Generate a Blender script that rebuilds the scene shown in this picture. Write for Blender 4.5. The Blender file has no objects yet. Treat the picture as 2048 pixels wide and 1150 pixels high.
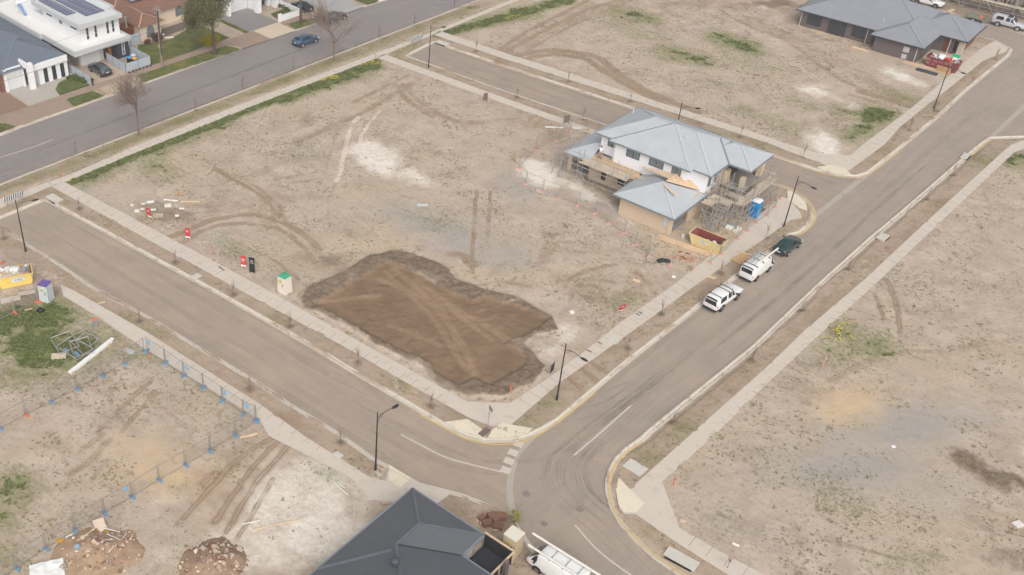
import bpy, math, random
import numpy as np
random.seed(7); RNG = np.random.default_rng(7)
R_ = math.radians
SC = bpy.context.scene
HAZE = 0.0006
COL = SC.collection
# ---------------------------------------------------------------- camera
CAMH = 66.0
FPX, CX, CY, PITCH, ROLL = 2107.95, 700.07, 575.0, R_(35.890), R_(-0.7798)
_f = np.array([0, math.cos(PITCH), -math.sin(PITCH)]); _r0 = np.array([1., 0, 0]); _d0 = np.cross(_f, _r0)
_R = math.cos(ROLL)*_r0 + math.sin(ROLL)*_d0
_D = -math.sin(ROLL)*_r0 + math.cos(ROLL)*_d0
cam = bpy.data.cameras.new('camera'); camo = bpy.data.objects.new('camera', cam); COL.objects.link(camo)
from mathutils import Matrix, Vector
camo.matrix_world = Matrix(((_R[0], -_D[0], -_f[0], 0), (_R[1], -_D[1], -_f[1], 0), (_R[2], -_D[2], -_f[2], CAMH), (0, 0, 0, 1)))
cam.sensor_fit = 'HORIZONTAL'; cam.sensor_width = 36.0; cam.lens = 36.0*FPX/2048
cam.shift_x = (1024-CX)/2048; cam.clip_start = 1.0; cam.clip_end = 4000
SC.camera = camo
# ---------------------------------------------------------------- light
SUN_EL, SUN_AZ = R_(43), R_(176)     # thin overcast: a high, very soft sun behind the camera's right shoulder
w = bpy.data.worlds.new('World'); SC.world = w; w.use_nodes = True
nt = w.node_tree; bg = nt.nodes['Background']
sky = nt.nodes.new('ShaderNodeTexSky'); sky.sky_type = 'NISHITA'; sky.sun_disc = False
sky.sun_elevation = SUN_EL; sky.sun_rotation = SUN_AZ; sky.dust_density = 4.0; sky.air_density = 0.7; sky.ozone_density = 0.6
hs = nt.nodes.new('ShaderNodeHueSaturation'); hs.inputs['Saturation'].default_value = .25; nt.links.new(sky.outputs[0], hs.inputs['Color']); nt.links.new(hs.outputs[0], bg.inputs[0]); bg.inputs[1].default_value = 0.15
sl = bpy.data.lights.new('sun', 'SUN'); sl.energy = 1.5; sl.angle = R_(70); sl.color = (1.0, 0.95, 0.88)
so = bpy.data.objects.new('sun', sl); COL.objects.link(so)
_sd = Vector((math.sin(SUN_AZ)*math.cos(SUN_EL), math.cos(SUN_AZ)*math.cos(SUN_EL), math.sin(SUN_EL)))
so.rotation_euler = _sd.to_track_quat('Z', 'Y').to_euler(); so.location = (60, 120, 90)
vs = SC.view_settings; vs.view_transform = 'Standard'; vs.look = 'None'; vs.gamma = 1.0; vs.use_curve_mapping = False
vs.exposure = 0.30
# ---------------------------------------------------------------- measuring: photo pixel -> place on the ground
def G(px, py, z=0.0):
    d = (px-CX)/FPX*_R + (py-CY)/FPX*_D + _f
    t = (z-CAMH)/d[2]
    return (float(t*d[0]), float(t*d[1]))
def GP(pts, z=0.0): return [G(x, y, z) for x, y in pts]
class Frame:                         # a street-aligned local frame
    def __init__(s, o, ang):
        s.o = np.array(o); s.a = R_(ang); s.x = np.array([math.cos(s.a), math.sin(s.a)]); s.y = np.array([-s.x[1], s.x[0]])
    def w(s, u, v): p = s.o + u*s.x + v*s.y; return (float(p[0]), float(p[1]))
FS = Frame(G(115, 153), 44)          # houses of the old street
FH = Frame(G(1340, 470), -43)        # house in scaffolding
FF = Frame(G(1826, 124.5), -42)      # finished brick house
FD = Frame(G(825, 977, 2.75), -42)   # dark roof house
# ---------------------------------------------------------------- materials
def S(r, g, b, k=0.86):
    f = lambda v: (v/12.92 if v <= .04045 else ((v+.055)/1.055)**2.4)
    return (f(r/255)*k, f(g/255)*k, f(b/255)*k)
MATS = {}
class NT:
    def __init__(s, name):
        s.m = bpy.data.materials.new(name); s.m.use_nodes = True; s.t = s.m.node_tree; s.b = s.t.nodes['Principled BSDF']
    def n(s, typ, **kw):
        nd = s.t.nodes.new(typ)
        for k, v in kw.items():
            if k in nd.inputs: nd.inputs[k].default_value = v
            else: setattr(nd, k, v)
        return nd
    def l(s, a, b): s.t.links.new(a, b)
    def pos(s, rot=0, scale=(1, 1, 1), obj=True):
        if obj: o = s.n('ShaderNodeTexCoord').outputs['Object']
        else: o = s.n('ShaderNodeNewGeometry').outputs['Position']
        if rot or scale != (1, 1, 1):
            mp = s.n('ShaderNodeMapping'); mp.vector_type = 'TEXTURE'; mp.inputs['Rotation'].default_value = (0, 0, rot); mp.inputs['Scale'].default_value = tuple(1/k for k in scale)
            s.l(o, mp.inputs['Vector']); o = mp.outputs[0]
        return o
    def noise(s, vec, scale, detail=5, rough=.6):
        nd = s.n('ShaderNodeTexNoise'); nd.inputs['Scale'].default_value = scale; nd.inputs['Detail'].default_value = detail; nd.inputs['Roughness'].default_value = rough
        s.l(vec, nd.inputs['Vector']); return nd.outputs['Fac']
    def rng(s, v, a, b, c=0., d=1.):
        nd = s.n('ShaderNodeMapRange'); nd.inputs[1].default_value = a; nd.inputs[2].default_value = b; nd.inputs[3].default_value = c; nd.inputs[4].default_value = d
        s.l(v, nd.inputs[0]); return nd.outputs[0]
    def math(s, op, a, b=None):
        nd = s.n('ShaderNodeMath'); nd.operation = op
        for i, v in enumerate((a, b)):
            if v is None: continue
            if isinstance(v, (int, float)): nd.inputs[i].default_value = v
            else: s.l(v, nd.inputs[i])
        return nd.outputs[0]
    def mix(s, fac, a, b, mode='MIX'):
        nd = s.n('ShaderNodeMix'); nd.data_type = 'RGBA'; nd.blend_type = mode
        for i, v in ((0, fac), (6, a), (7, b)):
            if isinstance(v, (int, float)): nd.inputs[i].default_value = v
            elif isinstance(v, tuple): nd.inputs[i].default_value = (*v[:3], 1)
            else: s.l(v, nd.inputs[i])
        return nd.outputs[2]
    def bump(s, h, dist=.02, st=.5):
        nd = s.n('ShaderNodeBump'); nd.inputs['Strength'].default_value = st; nd.inputs['Distance'].default_value = dist
        s.l(h, nd.inputs['Height']); s.l(nd.outputs[0], s.b.inputs['Normal'])
    def done(s, col, rough=.8, spec=.3, metal=0.):
        if isinstance(col, tuple): s.b.inputs['Base Color'].default_value = (*col, 1)
        else: s.l(col, s.b.inputs['Base Color'])
        if isinstance(rough, float): s.b.inputs['Roughness'].default_value = rough
        else: s.l(rough, s.b.inputs['Roughness'])
        s.b.inputs['Specular IOR Level'].default_value = spec; s.b.inputs['Metallic'].default_value = metal
        return s.m
def mul(c, k): return tuple(min(1, v*k) for v in c)
def M(name, col=None, rough=.75, var=.1, scale=1.5, col2=None, spec=.3, metal=0., bump=0., coat=0.):
    if name in MATS: return MATS[name]
    t = NT(name); v = t.pos()
    f = t.noise(v, scale, 6, .65)
    c = t.mix(t.rng(f, .3, .7), mul(col, 1-var), mul(col, 1+var))
    if col2 is not None: c = t.mix(t.rng(t.noise(v, scale*.37, 5, .7), .52, .68), c, col2)
    if bump: t.bump(t.noise(v, scale*6, 4), bump, .6)
    if coat: t.b.inputs['Coat Weight'].default_value = coat; t.b.inputs['Coat Roughness'].default_value = .08
    MATS[name] = t.done(c, float(rough), spec, metal); return MATS[name]
# ---------------------------------------------------------------- mesh building
class B:
    def __init__(s): s.v = []; s.f = []
    def add(s, vs, fs):
        o = len(s.v); s.v += [tuple(map(float, p)) for p in vs]; s.f += [tuple(i+o for i in f) for f in fs]; return s
    def hexa(s, b4, t4):
        return s.add(list(b4)+list(t4), [(3, 2, 1, 0), (4, 5, 6, 7), (0, 1, 5, 4), (1, 2, 6, 5), (2, 3, 7, 6), (3, 0, 4, 7)])
    def box(s, x0, x1, y0, y1, z0, z1):
        return s.hexa([(x0, y0, z0), (x1, y0, z0), (x1, y1, z0), (x0, y1, z0)], [(x0, y0, z1), (x1, y0, z1), (x1, y1, z1), (x0, y1, z1)])
    def obox(s, c, sx, sy, sz, ang=0., tilt=(0, 0)):
        m = Matrix.Rotation(ang, 3, 'Z') @ Matrix.Rotation(tilt[0], 3, 'X') @ Matrix.Rotation(tilt[1], 3, 'Y')
        P = [Vector(c) + m @ Vector((i*sx/2, j*sy/2, k*sz/2)) for k in (-1, 1) for i, j in ((-1, -1), (1, -1), (1, 1), (-1, 1))]
        return s.hexa(P[:4], P[4:])
    def prism(s, poly, z0, z1, base=True):
        a = sum(poly[i][0]*poly[(i+1) % len(poly)][1]-poly[(i+1) % len(poly)][0]*poly[i][1] for i in range(len(poly)))
        if a < 0: poly = poly[::-1]
        n = len(poly)
        fs = [tuple(range(n, 2*n))] + [(i, (i+1) % n, n+(i+1) % n, n+i) for i in range(n)]
        if base: fs.append(tuple(range(n-1, -1, -1)))
        return s.add([(x, y, z0) for x, y in poly]+[(x, y, z1) for x, y in poly], fs)
    def cyl(s, p, q, r, n=6, r2=None, cap=True):
        p = Vector(p); q = Vector(q); d = q-p
        if d.length < 1e-6: return s
        r2 = r if r2 is None else r2
        u = d.orthogonal().normalized(); v = d.normalized().cross(u)
        vs = []
        for c, rr in ((p, r), (q, r2)):
            for i in range(n):
                a = 2*math.pi*i/n; vs.append(c+rr*(math.cos(a)*u+math.sin(a)*v))
        fs = [(i, (i+1) % n, n+(i+1) % n, n+i) for i in range(n)]
        if cap: fs += [tuple(range(n-1, -1, -1)), tuple(range(n, 2*n))]
        return s.add(vs, fs)
    def bar(s, p, q, wd, h):          # rectangular bar
        p = Vector(p); q = Vector(q); d = (q-p).normalized()
        u = Vector((-d.y, d.x, 0)); u = u.normalized() if u.length > 1e-4 else Vector((1, 0, 0)); v = d.cross(u)
        u *= wd/2; v *= h/2
        return s.hexa([p-u-v, p+u-v, p+u+v, p-u+v], [q-u-v, q+u-v, q+u+v, q-u+v])
    def tube(s, pts, r, n=6):
        for a, b in zip(pts, pts[1:]): s.cyl(a, b, r, n)
        return s
    def face(s, *p): return s.add(p, [tuple(range(len(p)))])
    def blob(s, c, rx, ry, rz, n=8, jit=.25, seed=None):
        rr = random.Random(seed if seed is not None else random.random()); vs = []; m = n//2
        for j in range(m+1):
            th = math.pi*j/m
            for i in range(n):
                a = 2*math.pi*i/n; k = 1+jit*(rr.random()-.5)*2
                vs.append((c[0]+rx*k*math.sin(th)*math.cos(a), c[1]+ry*k*math.sin(th)*math.sin(a), c[2]+rz*k*math.cos(th)))
        fs = [(j*n+i, (j+1)*n+i, (j+1)*n+(i+1) % n, j*n+(i+1) % n) for j in range(m) for i in range(n)]
        return s.add(vs, fs)
    def obj(s, name, mat, parent=None, label=None, smooth=False):
        me = bpy.data.meshes.new(name); me.from_pydata(s.v, [], s.f); me.update()
        if smooth: me.shade_smooth()
        o = bpy.data.objects.new(name, me); COL.objects.link(o)
        me.materials.append(mat if not isinstance(mat, str) else MATS[mat])
        if parent is not None: o.parent = parent
        if label: o['label'] = label
        return o
def tag(o, label=None, cat=None, group=None, kind=None):
    if label: o['label'] = label
    if cat: o['category'] = cat
    if group: o['group'] = group
    if kind: o['kind'] = kind
    return o
def thing(name, label, cat, loc, rot=0., group=None):
    o = bpy.data.objects.new(name, None); COL.objects.link(o); o.empty_display_size = .3
    o.location = loc if len(loc) == 3 else (*loc, 0.1); o.rotation_euler = (0, 0, rot)
    return tag(o, label, cat, group)
def dup(root, loc, rot, label, group=None, scale=None):
    r = root.copy(); COL.objects.link(r); r.location = loc if len(loc) == 3 else (*loc, root.location.z); r.rotation_euler = (0, 0, rot); r['label'] = label
    if group: r['group'] = group
    if scale: r.scale = (scale,)*3
    for ch in list(root.children):
        c = ch.copy(); COL.objects.link(c); c.parent = r
        for g in list(ch.children):
            d = g.copy(); COL.objects.link(d); d.parent = c
    return r
def mesh_np(name, V, F, mat, parent=None, smooth=False):
    V = np.asarray(V, np.float32); F = np.asarray(F, np.int32); k = F.shape[1]
    me = bpy.data.meshes.new(name); me.vertices.add(len(V)); me.vertices.foreach_set('co', V.ravel())
    me.loops.add(F.size); me.loops.foreach_set('vertex_index', F.ravel()); me.polygons.add(len(F))
    me.polygons.foreach_set('loop_start', np.arange(0, F.size, k, dtype=np.int32))
    me.update(calc_edges=True)
    if smooth: me.shade_smooth()
    o = bpy.data.objects.new(name, me); COL.objects.link(o); me.materials.append(mat)
    if parent is not None: o.parent = parent
    return o
def text_mesh(txt, size, name, mat, parent, loc, rot):
    cu = bpy.data.curves.new(name, 'FONT'); cu.body = txt; cu.size = size; cu.align_x = 'CENTER'; cu.align_y = 'CENTER'; cu.extrude = .006
    tmp = bpy.data.objects.new(name, cu); COL.objects.link(tmp)
    dg = bpy.context.evaluated_depsgraph_get(); me = bpy.data.meshes.new_from_object(tmp.evaluated_get(dg))
    bpy.data.objects.remove(tmp); o = bpy.data.objects.new(name, me); COL.objects.link(o)
    me.materials.clear(); me.materials.append(mat); o.parent = parent; o.location = loc; o.rotation_euler = rot
    return o
ORD = ['first', 'second', 'third', 'fourth', 'fifth', 'sixth', 'seventh', 'eighth', 'ninth', 'tenth', 'eleventh', 'twelfth', 'thirteenth', 'fourteenth', 'fifteenth', 'sixteenth']
# ---------------------------------------------------------------- numpy fields
def vnoise(x, y, seed=0):
    xi = np.floor(x).astype(np.int64); yi = np.floor(y).astype(np.int64); fx = x-xi; fy = y-yi
    fx = fx*fx*(3-2*fx); fy = fy*fy*(3-2*fy)
    def h(a, b):
        n = (a*374761393 + b*668265263 + seed*1442695041) & 0xffffffff
        n = ((n ^ (n >> 13))*1274126177) & 0xffffffff
        return ((n ^ (n >> 16)) & 0xffff)/65535.
    return (h(xi, yi)*(1-fx)+h(xi+1, yi)*fx)*(1-fy)+(h(xi, yi+1)*(1-fx)+h(xi+1, yi+1)*fx)*fy
def fbm(x, y, sc, oct=4, seed=0, per=.55):
    s = 0; a = 1; t = 0
    for i in range(oct):
        s = s+a*vnoise(x*sc, y*sc, seed+i*17); t += a; a *= per; sc *= 2.03
    return s/t
def pdist(X, Y, poly, pad):
    """signed distance to polygon (negative inside), only within pad, else +big"""
    P = np.array(poly); out = np.full(X.shape, 1e3)
    m = (X > P[:, 0].min()-pad) & (X < P[:, 0].max()+pad) & (Y > P[:, 1].min()-pad) & (Y < P[:, 1].max()+pad)
    if not m.any(): return out
    x = X[m]; y = Y[m]; d = np.full(x.shape, 1e9); ins = np.zeros(x.shape, bool); n = len(P)
    for i in range(n):
        a = P[i]; b = P[(i+1) % n]; e = b-a; L = e@e+1e-12
        t = np.clip(((x-a[0])*e[0]+(y-a[1])*e[1])/L, 0, 1)
        d = np.minimum(d, (x-a[0]-t*e[0])**2+(y-a[1]-t*e[1])**2)
        c = (a[1] > y) != (b[1] > y)
        if abs(e[1]) > 1e-9: ins ^= c & (x < e[0]*(y-a[1])/e[1]+a[0])
    d = np.sqrt(d); out[m] = np.where(ins, -d, d); return out
def ldist(X, Y, line, pad):
    P = np.array(line); out = np.full(X.shape, 1e3)
    m = (X > P[:, 0].min()-pad) & (X < P[:, 0].max()+pad) & (Y > P[:, 1].min()-pad) & (Y < P[:, 1].max()+pad)
    if not m.any(): return out
    x = X[m]; y = Y[m]; d = np.full(x.shape, 1e9)
    for a, b in zip(P, P[1:]):
        e = b-a; L = e@e+1e-12; t = np.clip(((x-a[0])*e[0]+(y-a[1])*e[1])/L, 0, 1)
        d = np.minimum(d, (x-a[0]-t*e[0])**2+(y-a[1]-t*e[1])**2)
    out[m] = np.sqrt(d); return out
def smooth_line(P, n=6):
    P = [np.array(p, float) for p in P]; P = [2*P[0]-P[1]]+P+[2*P[-1]-P[-2]]; o = []
    for i in range(1, len(P)-2):
        for k in range(n):
            t = k/n; a, b, c, d = P[i-1:i+3]
            o.append(tuple(.5*((2*b)+(-a+c)*t+(2*a-5*b+4*c-d)*t*t+(-a+3*b-3*c+d)*t**3)))
    o.append(tuple(P[-2])); return o
# ================================================================ layout of roads and paths (traced, then placed on the ground)
E1 = [(90, 402), (416, 579), (500, 626), (642, 708), (723, 758), (822, 815), (896, 860), (932, 876), (970, 885), (1018, 885), (1050, 879), (1086, 863),
      (1119, 844), (1180, 792), (1238, 743), (1290, 701), (1350, 655), (1402, 613), (1480, 552), (1545, 500), (1584, 472), (1603, 467), (1619, 453), (1630, 435),
      (1627, 420), (1612, 399), (1579, 377), (1548, 367), (1400, 314), (1213, 249), (1010, 181), (817, 112)]
E3 = [(817, 112), (868, 86), (891, 94), (1018, 137), (1271, 220), (1548, 313), (1629, 341), (1675, 352), (1716, 355), (1739, 348), (1797, 303), (1883, 231), (1934, 183),
      (2020, 112), (2026, 99), (2010, 89), (1993, 81), (1955, 71), (1870, 42)]
E1L = [(90, 402), (-5, 440), (25, 465), (63, 491), (99, 514), (124, 529), (190, 575), (295, 630), (406, 697), (520, 764), (576, 803), (678, 864), (749, 915), (797, 940), (838, 964),
       (932, 989), (995, 1015), (1020, 1033), (1036, 1050), (1063, 1088), (1105, 1145), (1180, 1230)]
ER = [(2300, 300), (2048, 276), (1985, 278), (1967, 290), (1944, 309), (1922, 328), (1805, 430), (1744, 481), (1635, 580), (1513, 697), (1307, 864), (1287, 883), (1258, 903), (1239, 922), (1226, 946),
      (1221, 968), (1222, 987), (1231, 1017), (1246, 1043), (1277, 1078), (1315, 1111), (1373, 1150), (1520, 1240)]
MN = [(-90, 402), (0, 367.5), (200, 290), (518, 167.6), (954.5, 0), (1080, -49)]
MF = [(1010, -78), (774, 0), (688, 26.7), (599, 59.7), (503, 91.4), (292, 167.6), (178, 208), (41, 256.5), (0, 273), (-110, 312)]
BAND1 = [(1050, 880), (1026, 920), (1014, 960), (1012, 992), (1020, 1033)]
BAND1R = [(1078, 868), (1040, 910), (1029, 947), (1025, 982), (1031, 1018), (1037, 1050)]
road1 = E1[:11] + BAND1[1:] + E1L[::-1][5:-1]
road2 = [(1180, 1230), (1105, 1145), (1063, 1088), (1036, 1050), (1020, 1033), (1012, 992), (1014, 960), (1026, 920)] + E1[10:24] + [(1716, 356)] + E3[9:15] + [(2070, 90), (2200, 20), (2330, 150)] + ER + [(1400, 1330)]
road3 = E1[23:] + E3[1:9]
road4 = [(2050, 115), (2026, 99), (1993, 81), (1955, 71), (1870, 42), (1890, 24), (1990, 50), (2080, 80)]
mainr = MN + MF
WR = [GP(p) for p in (road1, road2, road3, road4, mainr)]
PATHS = {   # top surface z .13
 'footpath_block': [(101, 372), (129.5, 364), (520, 572), (934, 803), (1020, 806), (1094, 758), (1167, 704), (1246, 641), (1340, 575), (1420, 512), (1478, 470), (1520, 430), (1548, 405), (1565, 392), (1578, 398), (1600, 424), (1604, 436), (1581, 440), (1540, 470), (1470, 516), (1381, 578), (1315, 626), (1188, 717), (1122, 763), (1023, 849), (985, 853), (939, 836), (800, 758), (708, 704), (500, 591)],
 'footpath_main': [(-60, 422), (0, 398), (137, 350), (262, 296), (400, 240), (500, 202), (749, 107), (871, 61), (1005, 6), (1100, -32), (1125, -32), (1018, 8), (881, 64), (865, 70), (754, 116), (520, 206), (302, 293), (130, 364), (101, 373), (0, 417), (-60, 440)],
 'footpath_cross': [(754, 115), (769, 108), (1010, 196), (1193, 261), (1230, 275), (1222, 284), (1187, 270), (1010, 208)],
 'footpath_far': [(866, 69), (880, 62), (1018, 108), (1530, 272), (1580, 290), (1635, 306), (1700, 311), (1726, 289), (1820, 218), (1904, 147), (1960, 98), (1985, 84), (1993, 82), (2018, 96), (2010, 104), (1965, 122), (1896, 178), (1850, 213), (1800, 254), (1769, 289), (1698, 341), (1680, 346), (1660, 333), (1602, 312), (1530, 284), (1010, 118)],
 'footpath_right': [(2048, 280), (2022, 289), (1995, 313), (1856, 440), (1729, 559), (1609, 661), (1530, 737), (1391, 860), (1284, 956), (1261, 979), (1240, 957), (1232, 975), (1238, 1015), (1248, 1028), (1271, 1028), (1340, 1076), (1391, 1109), (1457, 1150), (1600, 1240), (1680, 1240), (1530, 1150), (1442, 1104), (1358, 1055), (1326, 968), (1381, 913), (1439, 860), (1528, 773), (1655, 654), (1741, 577), (1883, 442), (2028, 305), (2070, 290)],
 'footpath_near': [(120, 568), (152, 583), (220, 622), (292, 663), (520, 808), (612, 874), (739, 954), (772, 962), (775, 942), (800, 945), (838, 966), (880, 975), (905, 985), (870, 1010), (740, 1000), (711, 962), (665, 936), (538, 872), (520, 840), (292, 699), (190, 630), (127, 592)],
}
WP = {k: GP(v, .13) for k, v in PATHS.items()}
RAMPS = [   # cream kerb ramps, a few mm above the path
 [(887, 846), (935, 840), (966, 862), (962, 880), (935, 874), (905, 860)], [(974, 880), (985, 860), (1005, 848), (1066, 859), (1044, 876), (1015, 882)],
 [(1237, 958), (1289, 1009), (1272, 1027), (1248, 1027), (1236, 1010), (1231, 980)], [(1632, 336), (1662, 331), (1690, 338), (1702, 351), (1680, 351), (1655, 346)],
 [(777, 930), (800, 945), (822, 958), (800, 978), (779, 962)], [(1574, 382), (1590, 388), (1612, 408), (1614, 424), (1598, 418), (1575, 400)]]
# lawns, drives and gardens of the old street, in its own frame (u along the street, v away from it)
SQ = lambda *r: [FS.w(u, v) for u, v in r]
LAWNS = [SQ((8.1, -10.4), (26.0, -10.4), (25.0, -7.8), (8.6, -7.8)), SQ((12.5, -6.2), (13.3, -1.0), (15.2, 1.6), (16, 1.0), (20, 0), (27, 2.2), (27.5, -5.8), (15, -6.2)),
         SQ((-3.6, -10.4), (1.3, -10.4), (1.0, -7.9), (-3.2, -7.7)), SQ((-3.2, -6.0), (1.8, -6.0), (1.8, -1.6), (-1, -2.2), (-2.6, -3.9)), SQ((-16, -10.4), (-12.6, -10.4), (-13.6, -7.8), (-16.5, -7.7)),
         SQ((37.3, -10.2), (43.2, -10.3), (44.6, -8.2), (38.0, -7.7)), SQ((38.0, -5.6), (41.8, -5.8), (41.8, -2.2), (38.6, -2.4)), SQ((30.4, -6.0), (31.2, -6.0), (31.2, 1.0), (30.4, 1.0)), SQ((53.5, -10.2), (56.2, -10.3), (55.8, -6.5), (53.5, -6.4))]
DRIVES = [(SQ((2.15, -10.5), (7.9, -10.5), (7.9, 0.4), (3.9, 0.4), (2.15, -0.5)), 'drive_tan'), (SQ((-8.0, -6.1), (-3.3, -6.1), (-2.6, -3.8), (-1, -2.1), (1.9, -1.5), (1.9, -.6), (-8.0, 0.1)), 'drive_grey'),
          (SQ((-16, -6.1), (-8.2, -6.1), (-8.2, 3), (-16, 3)), 'drive_brown'), (SQ((31.3, -5.9), (37.4, -5.9), (37.4, 2.3), (31.3, 2.3)), 'drive_slate'), (SQ((32.0, -10.5), (37.1, -10.5), (37.2, -6.05), (32.0, -6.05)), 'drive_cream'),
          (SQ((46.5, -10.5), (52.4, -10.5), (52.4, 3), (46.5, 3)), 'drive_slate2'), (SQ((-20, -7.7), (31.9, -7.7), (31.9, -6.15), (-20, -6.15)), 'paver_path'), (SQ((-12.4, -10.5), (-3.7, -10.5), (-3.4, -7.72), (-13.4, -7.72)), 'paver_apron'),
          (SQ((37.3, -7.6), (46.4, -7.6), (46.4, -6.2), (37.3, -6.2)), 'paver_path2'), (SQ((26.2, -10.5), (31.9, -10.5), (31.9, -7.75), (26.5, -7.75)), 'paver_apron2'),
          (SQ((8.1, -5.8), (12.1, -5.8), (12.1, 0), (8.1, 0)), 'court_pave'), (SQ((20.2, 1.4), (28, 2.4), (28, 4.6), (20.2, 4.2)), 'drive_slate3')]
# ================================================================ ground: one sheet to the horizon, with soil masks for its material
def ell(cx, cy, rx, ry, rot=0):
    c, s = math.cos(R_(rot)), math.sin(R_(rot))
    return [G(cx+rx*math.cos(a)*c-ry*math.sin(a)*s, cy+rx*math.cos(a)*s+ry*math.sin(a)*c) for a in np.linspace(0, 2*math.pi, 18)[:-1]]
WHITE = [(600, 1000, 130, 85, -20, .78), (490, 1090, 120, 60, -20, .72), (650, 1080, 110, 60, 0, .9), (540, 950, 60, 50, -40, .45), (330, 1000, 90, 40, -20, .35), (720, 1010, 40, 40, 0, .6), (752, 318, 60, 34, 25, .95), (830, 356, 45, 16, 15, .9), (770, 350, 30, 12, 10, .7), (1080, 350, 52, 30, 18, 1.1), (1165, 382, 48, 18, 30, .8), (1215, 408, 35, 15, 30, .7), (1624, 182, 34, 12, 8, 1.), (1655, 193, 40, 6, 14, .8), (1702, 214, 16, 6, 5, 1.1),
         (1648, 290, 40, 26, 30, 1.05), (1660, 298, 22, 12, 20, 1.2), (1795, 150, 36, 11, 18, 1.1), (1830, 166, 32, 8, 20, .9), (1128, 672, 20, 17, -10, 1.), (1104, 700, 26, 14, -20, .9), (1084, 718, 18, 6, 0, .8), (748, 968, 9, 22, 10, 1.1), (735, 995, 22, 12, -20, .8), (620, 945, 28, 16, 30, .8),
         (600, 985, 45, 22, 30, .8), (570, 1015, 40, 15, -10, .9), (560, 1125, 55, 26, 0, .95), (640, 1060, 60, 42, 10, .75), (690, 1000, 40, 22, 0, .7), (310, 1120, 60, 22, -35, .6), (1528, 16, 18, 7, 0, .9), (1880, 1000, 18, 10, 15, .6), (120, 500, 20, 14, 0, .6), (75, 545, 40, 14, 20, .6), (110, 575, 30, 20, 20, .7), (50, 620, 40, 10, -15, .6),
         (2030, 900, 40, 25, 0, .5), (1340, 545, 25, 14, 0, .7), (1245, 440, 20, 10, 30, .7), (425, 385, 20, 8, 0, .3), (720, 245, 10, 25, 20, .5), (690, 640, 10, 4, 0, .5)]
YELL = [(720, 494, 70, 12, 10, .6), (775, 478, 45, 18, 25, .6), (940, 545, 70, 18, 20, .6), (850, 520, 50, 14, 10, .5), (1695, 812, 62, 38, -15, 1.1), (1740, 790, 60, 25, 0, .6), (335, 955, 110, 36, 10, 1.05), (300, 905, 85, 30, 10, .9), (430, 940, 60, 26, 10, .6), (240, 960, 90, 40, 0, .4), (130, 900, 100, 40, 0, .3), (390, 935, 50, 20, 0, .6), (1350, 505, 60, 24, 15, .7), (1480, 472, 55, 26, 10, .7), (1400, 470, 60, 16, 10, .6), (1060, 555, 70, 25, 0, .5),
        (1720, 880, 14, 7, 0, .6), (1400, 590, 50, 18, -35, .4), (470, 1075, 60, 25, 0, .5), (640, 70, 1, 1, 0, 0), (1640, 62, 45, 8, 17, .7), (1760, 95, 60, 8, 16, .6), (1840, 115, 40, 8, 16, .7), (1900, 140, 40, 14, -10, .5), (250, 470, 30, 12, 0, .25), (540, 1040, 50, 30, -40, .5), (690, 870, 1, 1, 0, 0)]
GREY = [(850, 448, 95, 30, 18, 1.1), (915, 480, 75, 38, 30, 1.1), (1030, 375, 50, 28, 20, .95), (1020, 515, 55, 30, 15, 1.05), (940, 440, 60, 20, 10, .6), (1790, 862, 160, 54, -8, 1.15), (1700, 940, 150, 54, 0, 1.1), (1900, 840, 110, 40, 0, .8), (1850, 980, 120, 44, 0, .7), (1560, 930, 90, 60, 0, .6), (175, 388, 30, 14, 25, .7), (455, 500, 45, 18, 20, .6), (330, 735, 62, 28, 25, .6), (470, 830, 40, 20, 25, .5), (1190, 395, 60, 20, 28, .6), (545, 1040, 22, 14, -20, .8), (1430, 980, 60, 40, 0, .4),
        (1480, 1050, 90, 40, 20, .45), (1420, 830, 60, 30, 0, .2), (930, 190, 60, 25, 15, .3), (1270, 655, 1, 1, 0, 0), (1580, 820, 60, 40, 0, .3), (760, 185, 40, 8, 0, .35), (1950, 930, 120, 40, 0, .35)]
PAD = [(627, 610), (665, 592), (703, 567), (745, 543), (774, 525), (802, 534), (853, 562), (876, 575), (947, 605), (967, 595), (1020, 607), (1060, 622), (1099, 638), (1071, 662), (1010, 689), (1035, 703), (1057, 717), (1048, 737), (1020, 750), (980, 772), (949, 757), (916, 772), (866, 745), (863, 727), (805, 704), (766, 685), (722, 660), (678, 636)]
DARKP = [(600, 600), (612, 578), (690, 545), (738, 515), (785, 502), (850, 515), (890, 535), (915, 560), (970, 580), (1040, 598), (1104, 636), (1114, 664), (1070, 672), (1050, 692), (1092, 735), (1066, 768), (1010, 795), (940, 795), (880, 778), (850, 752), (845, 737), (800, 716), (750, 690), (690, 656), (640, 630), (604, 618)]
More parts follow.
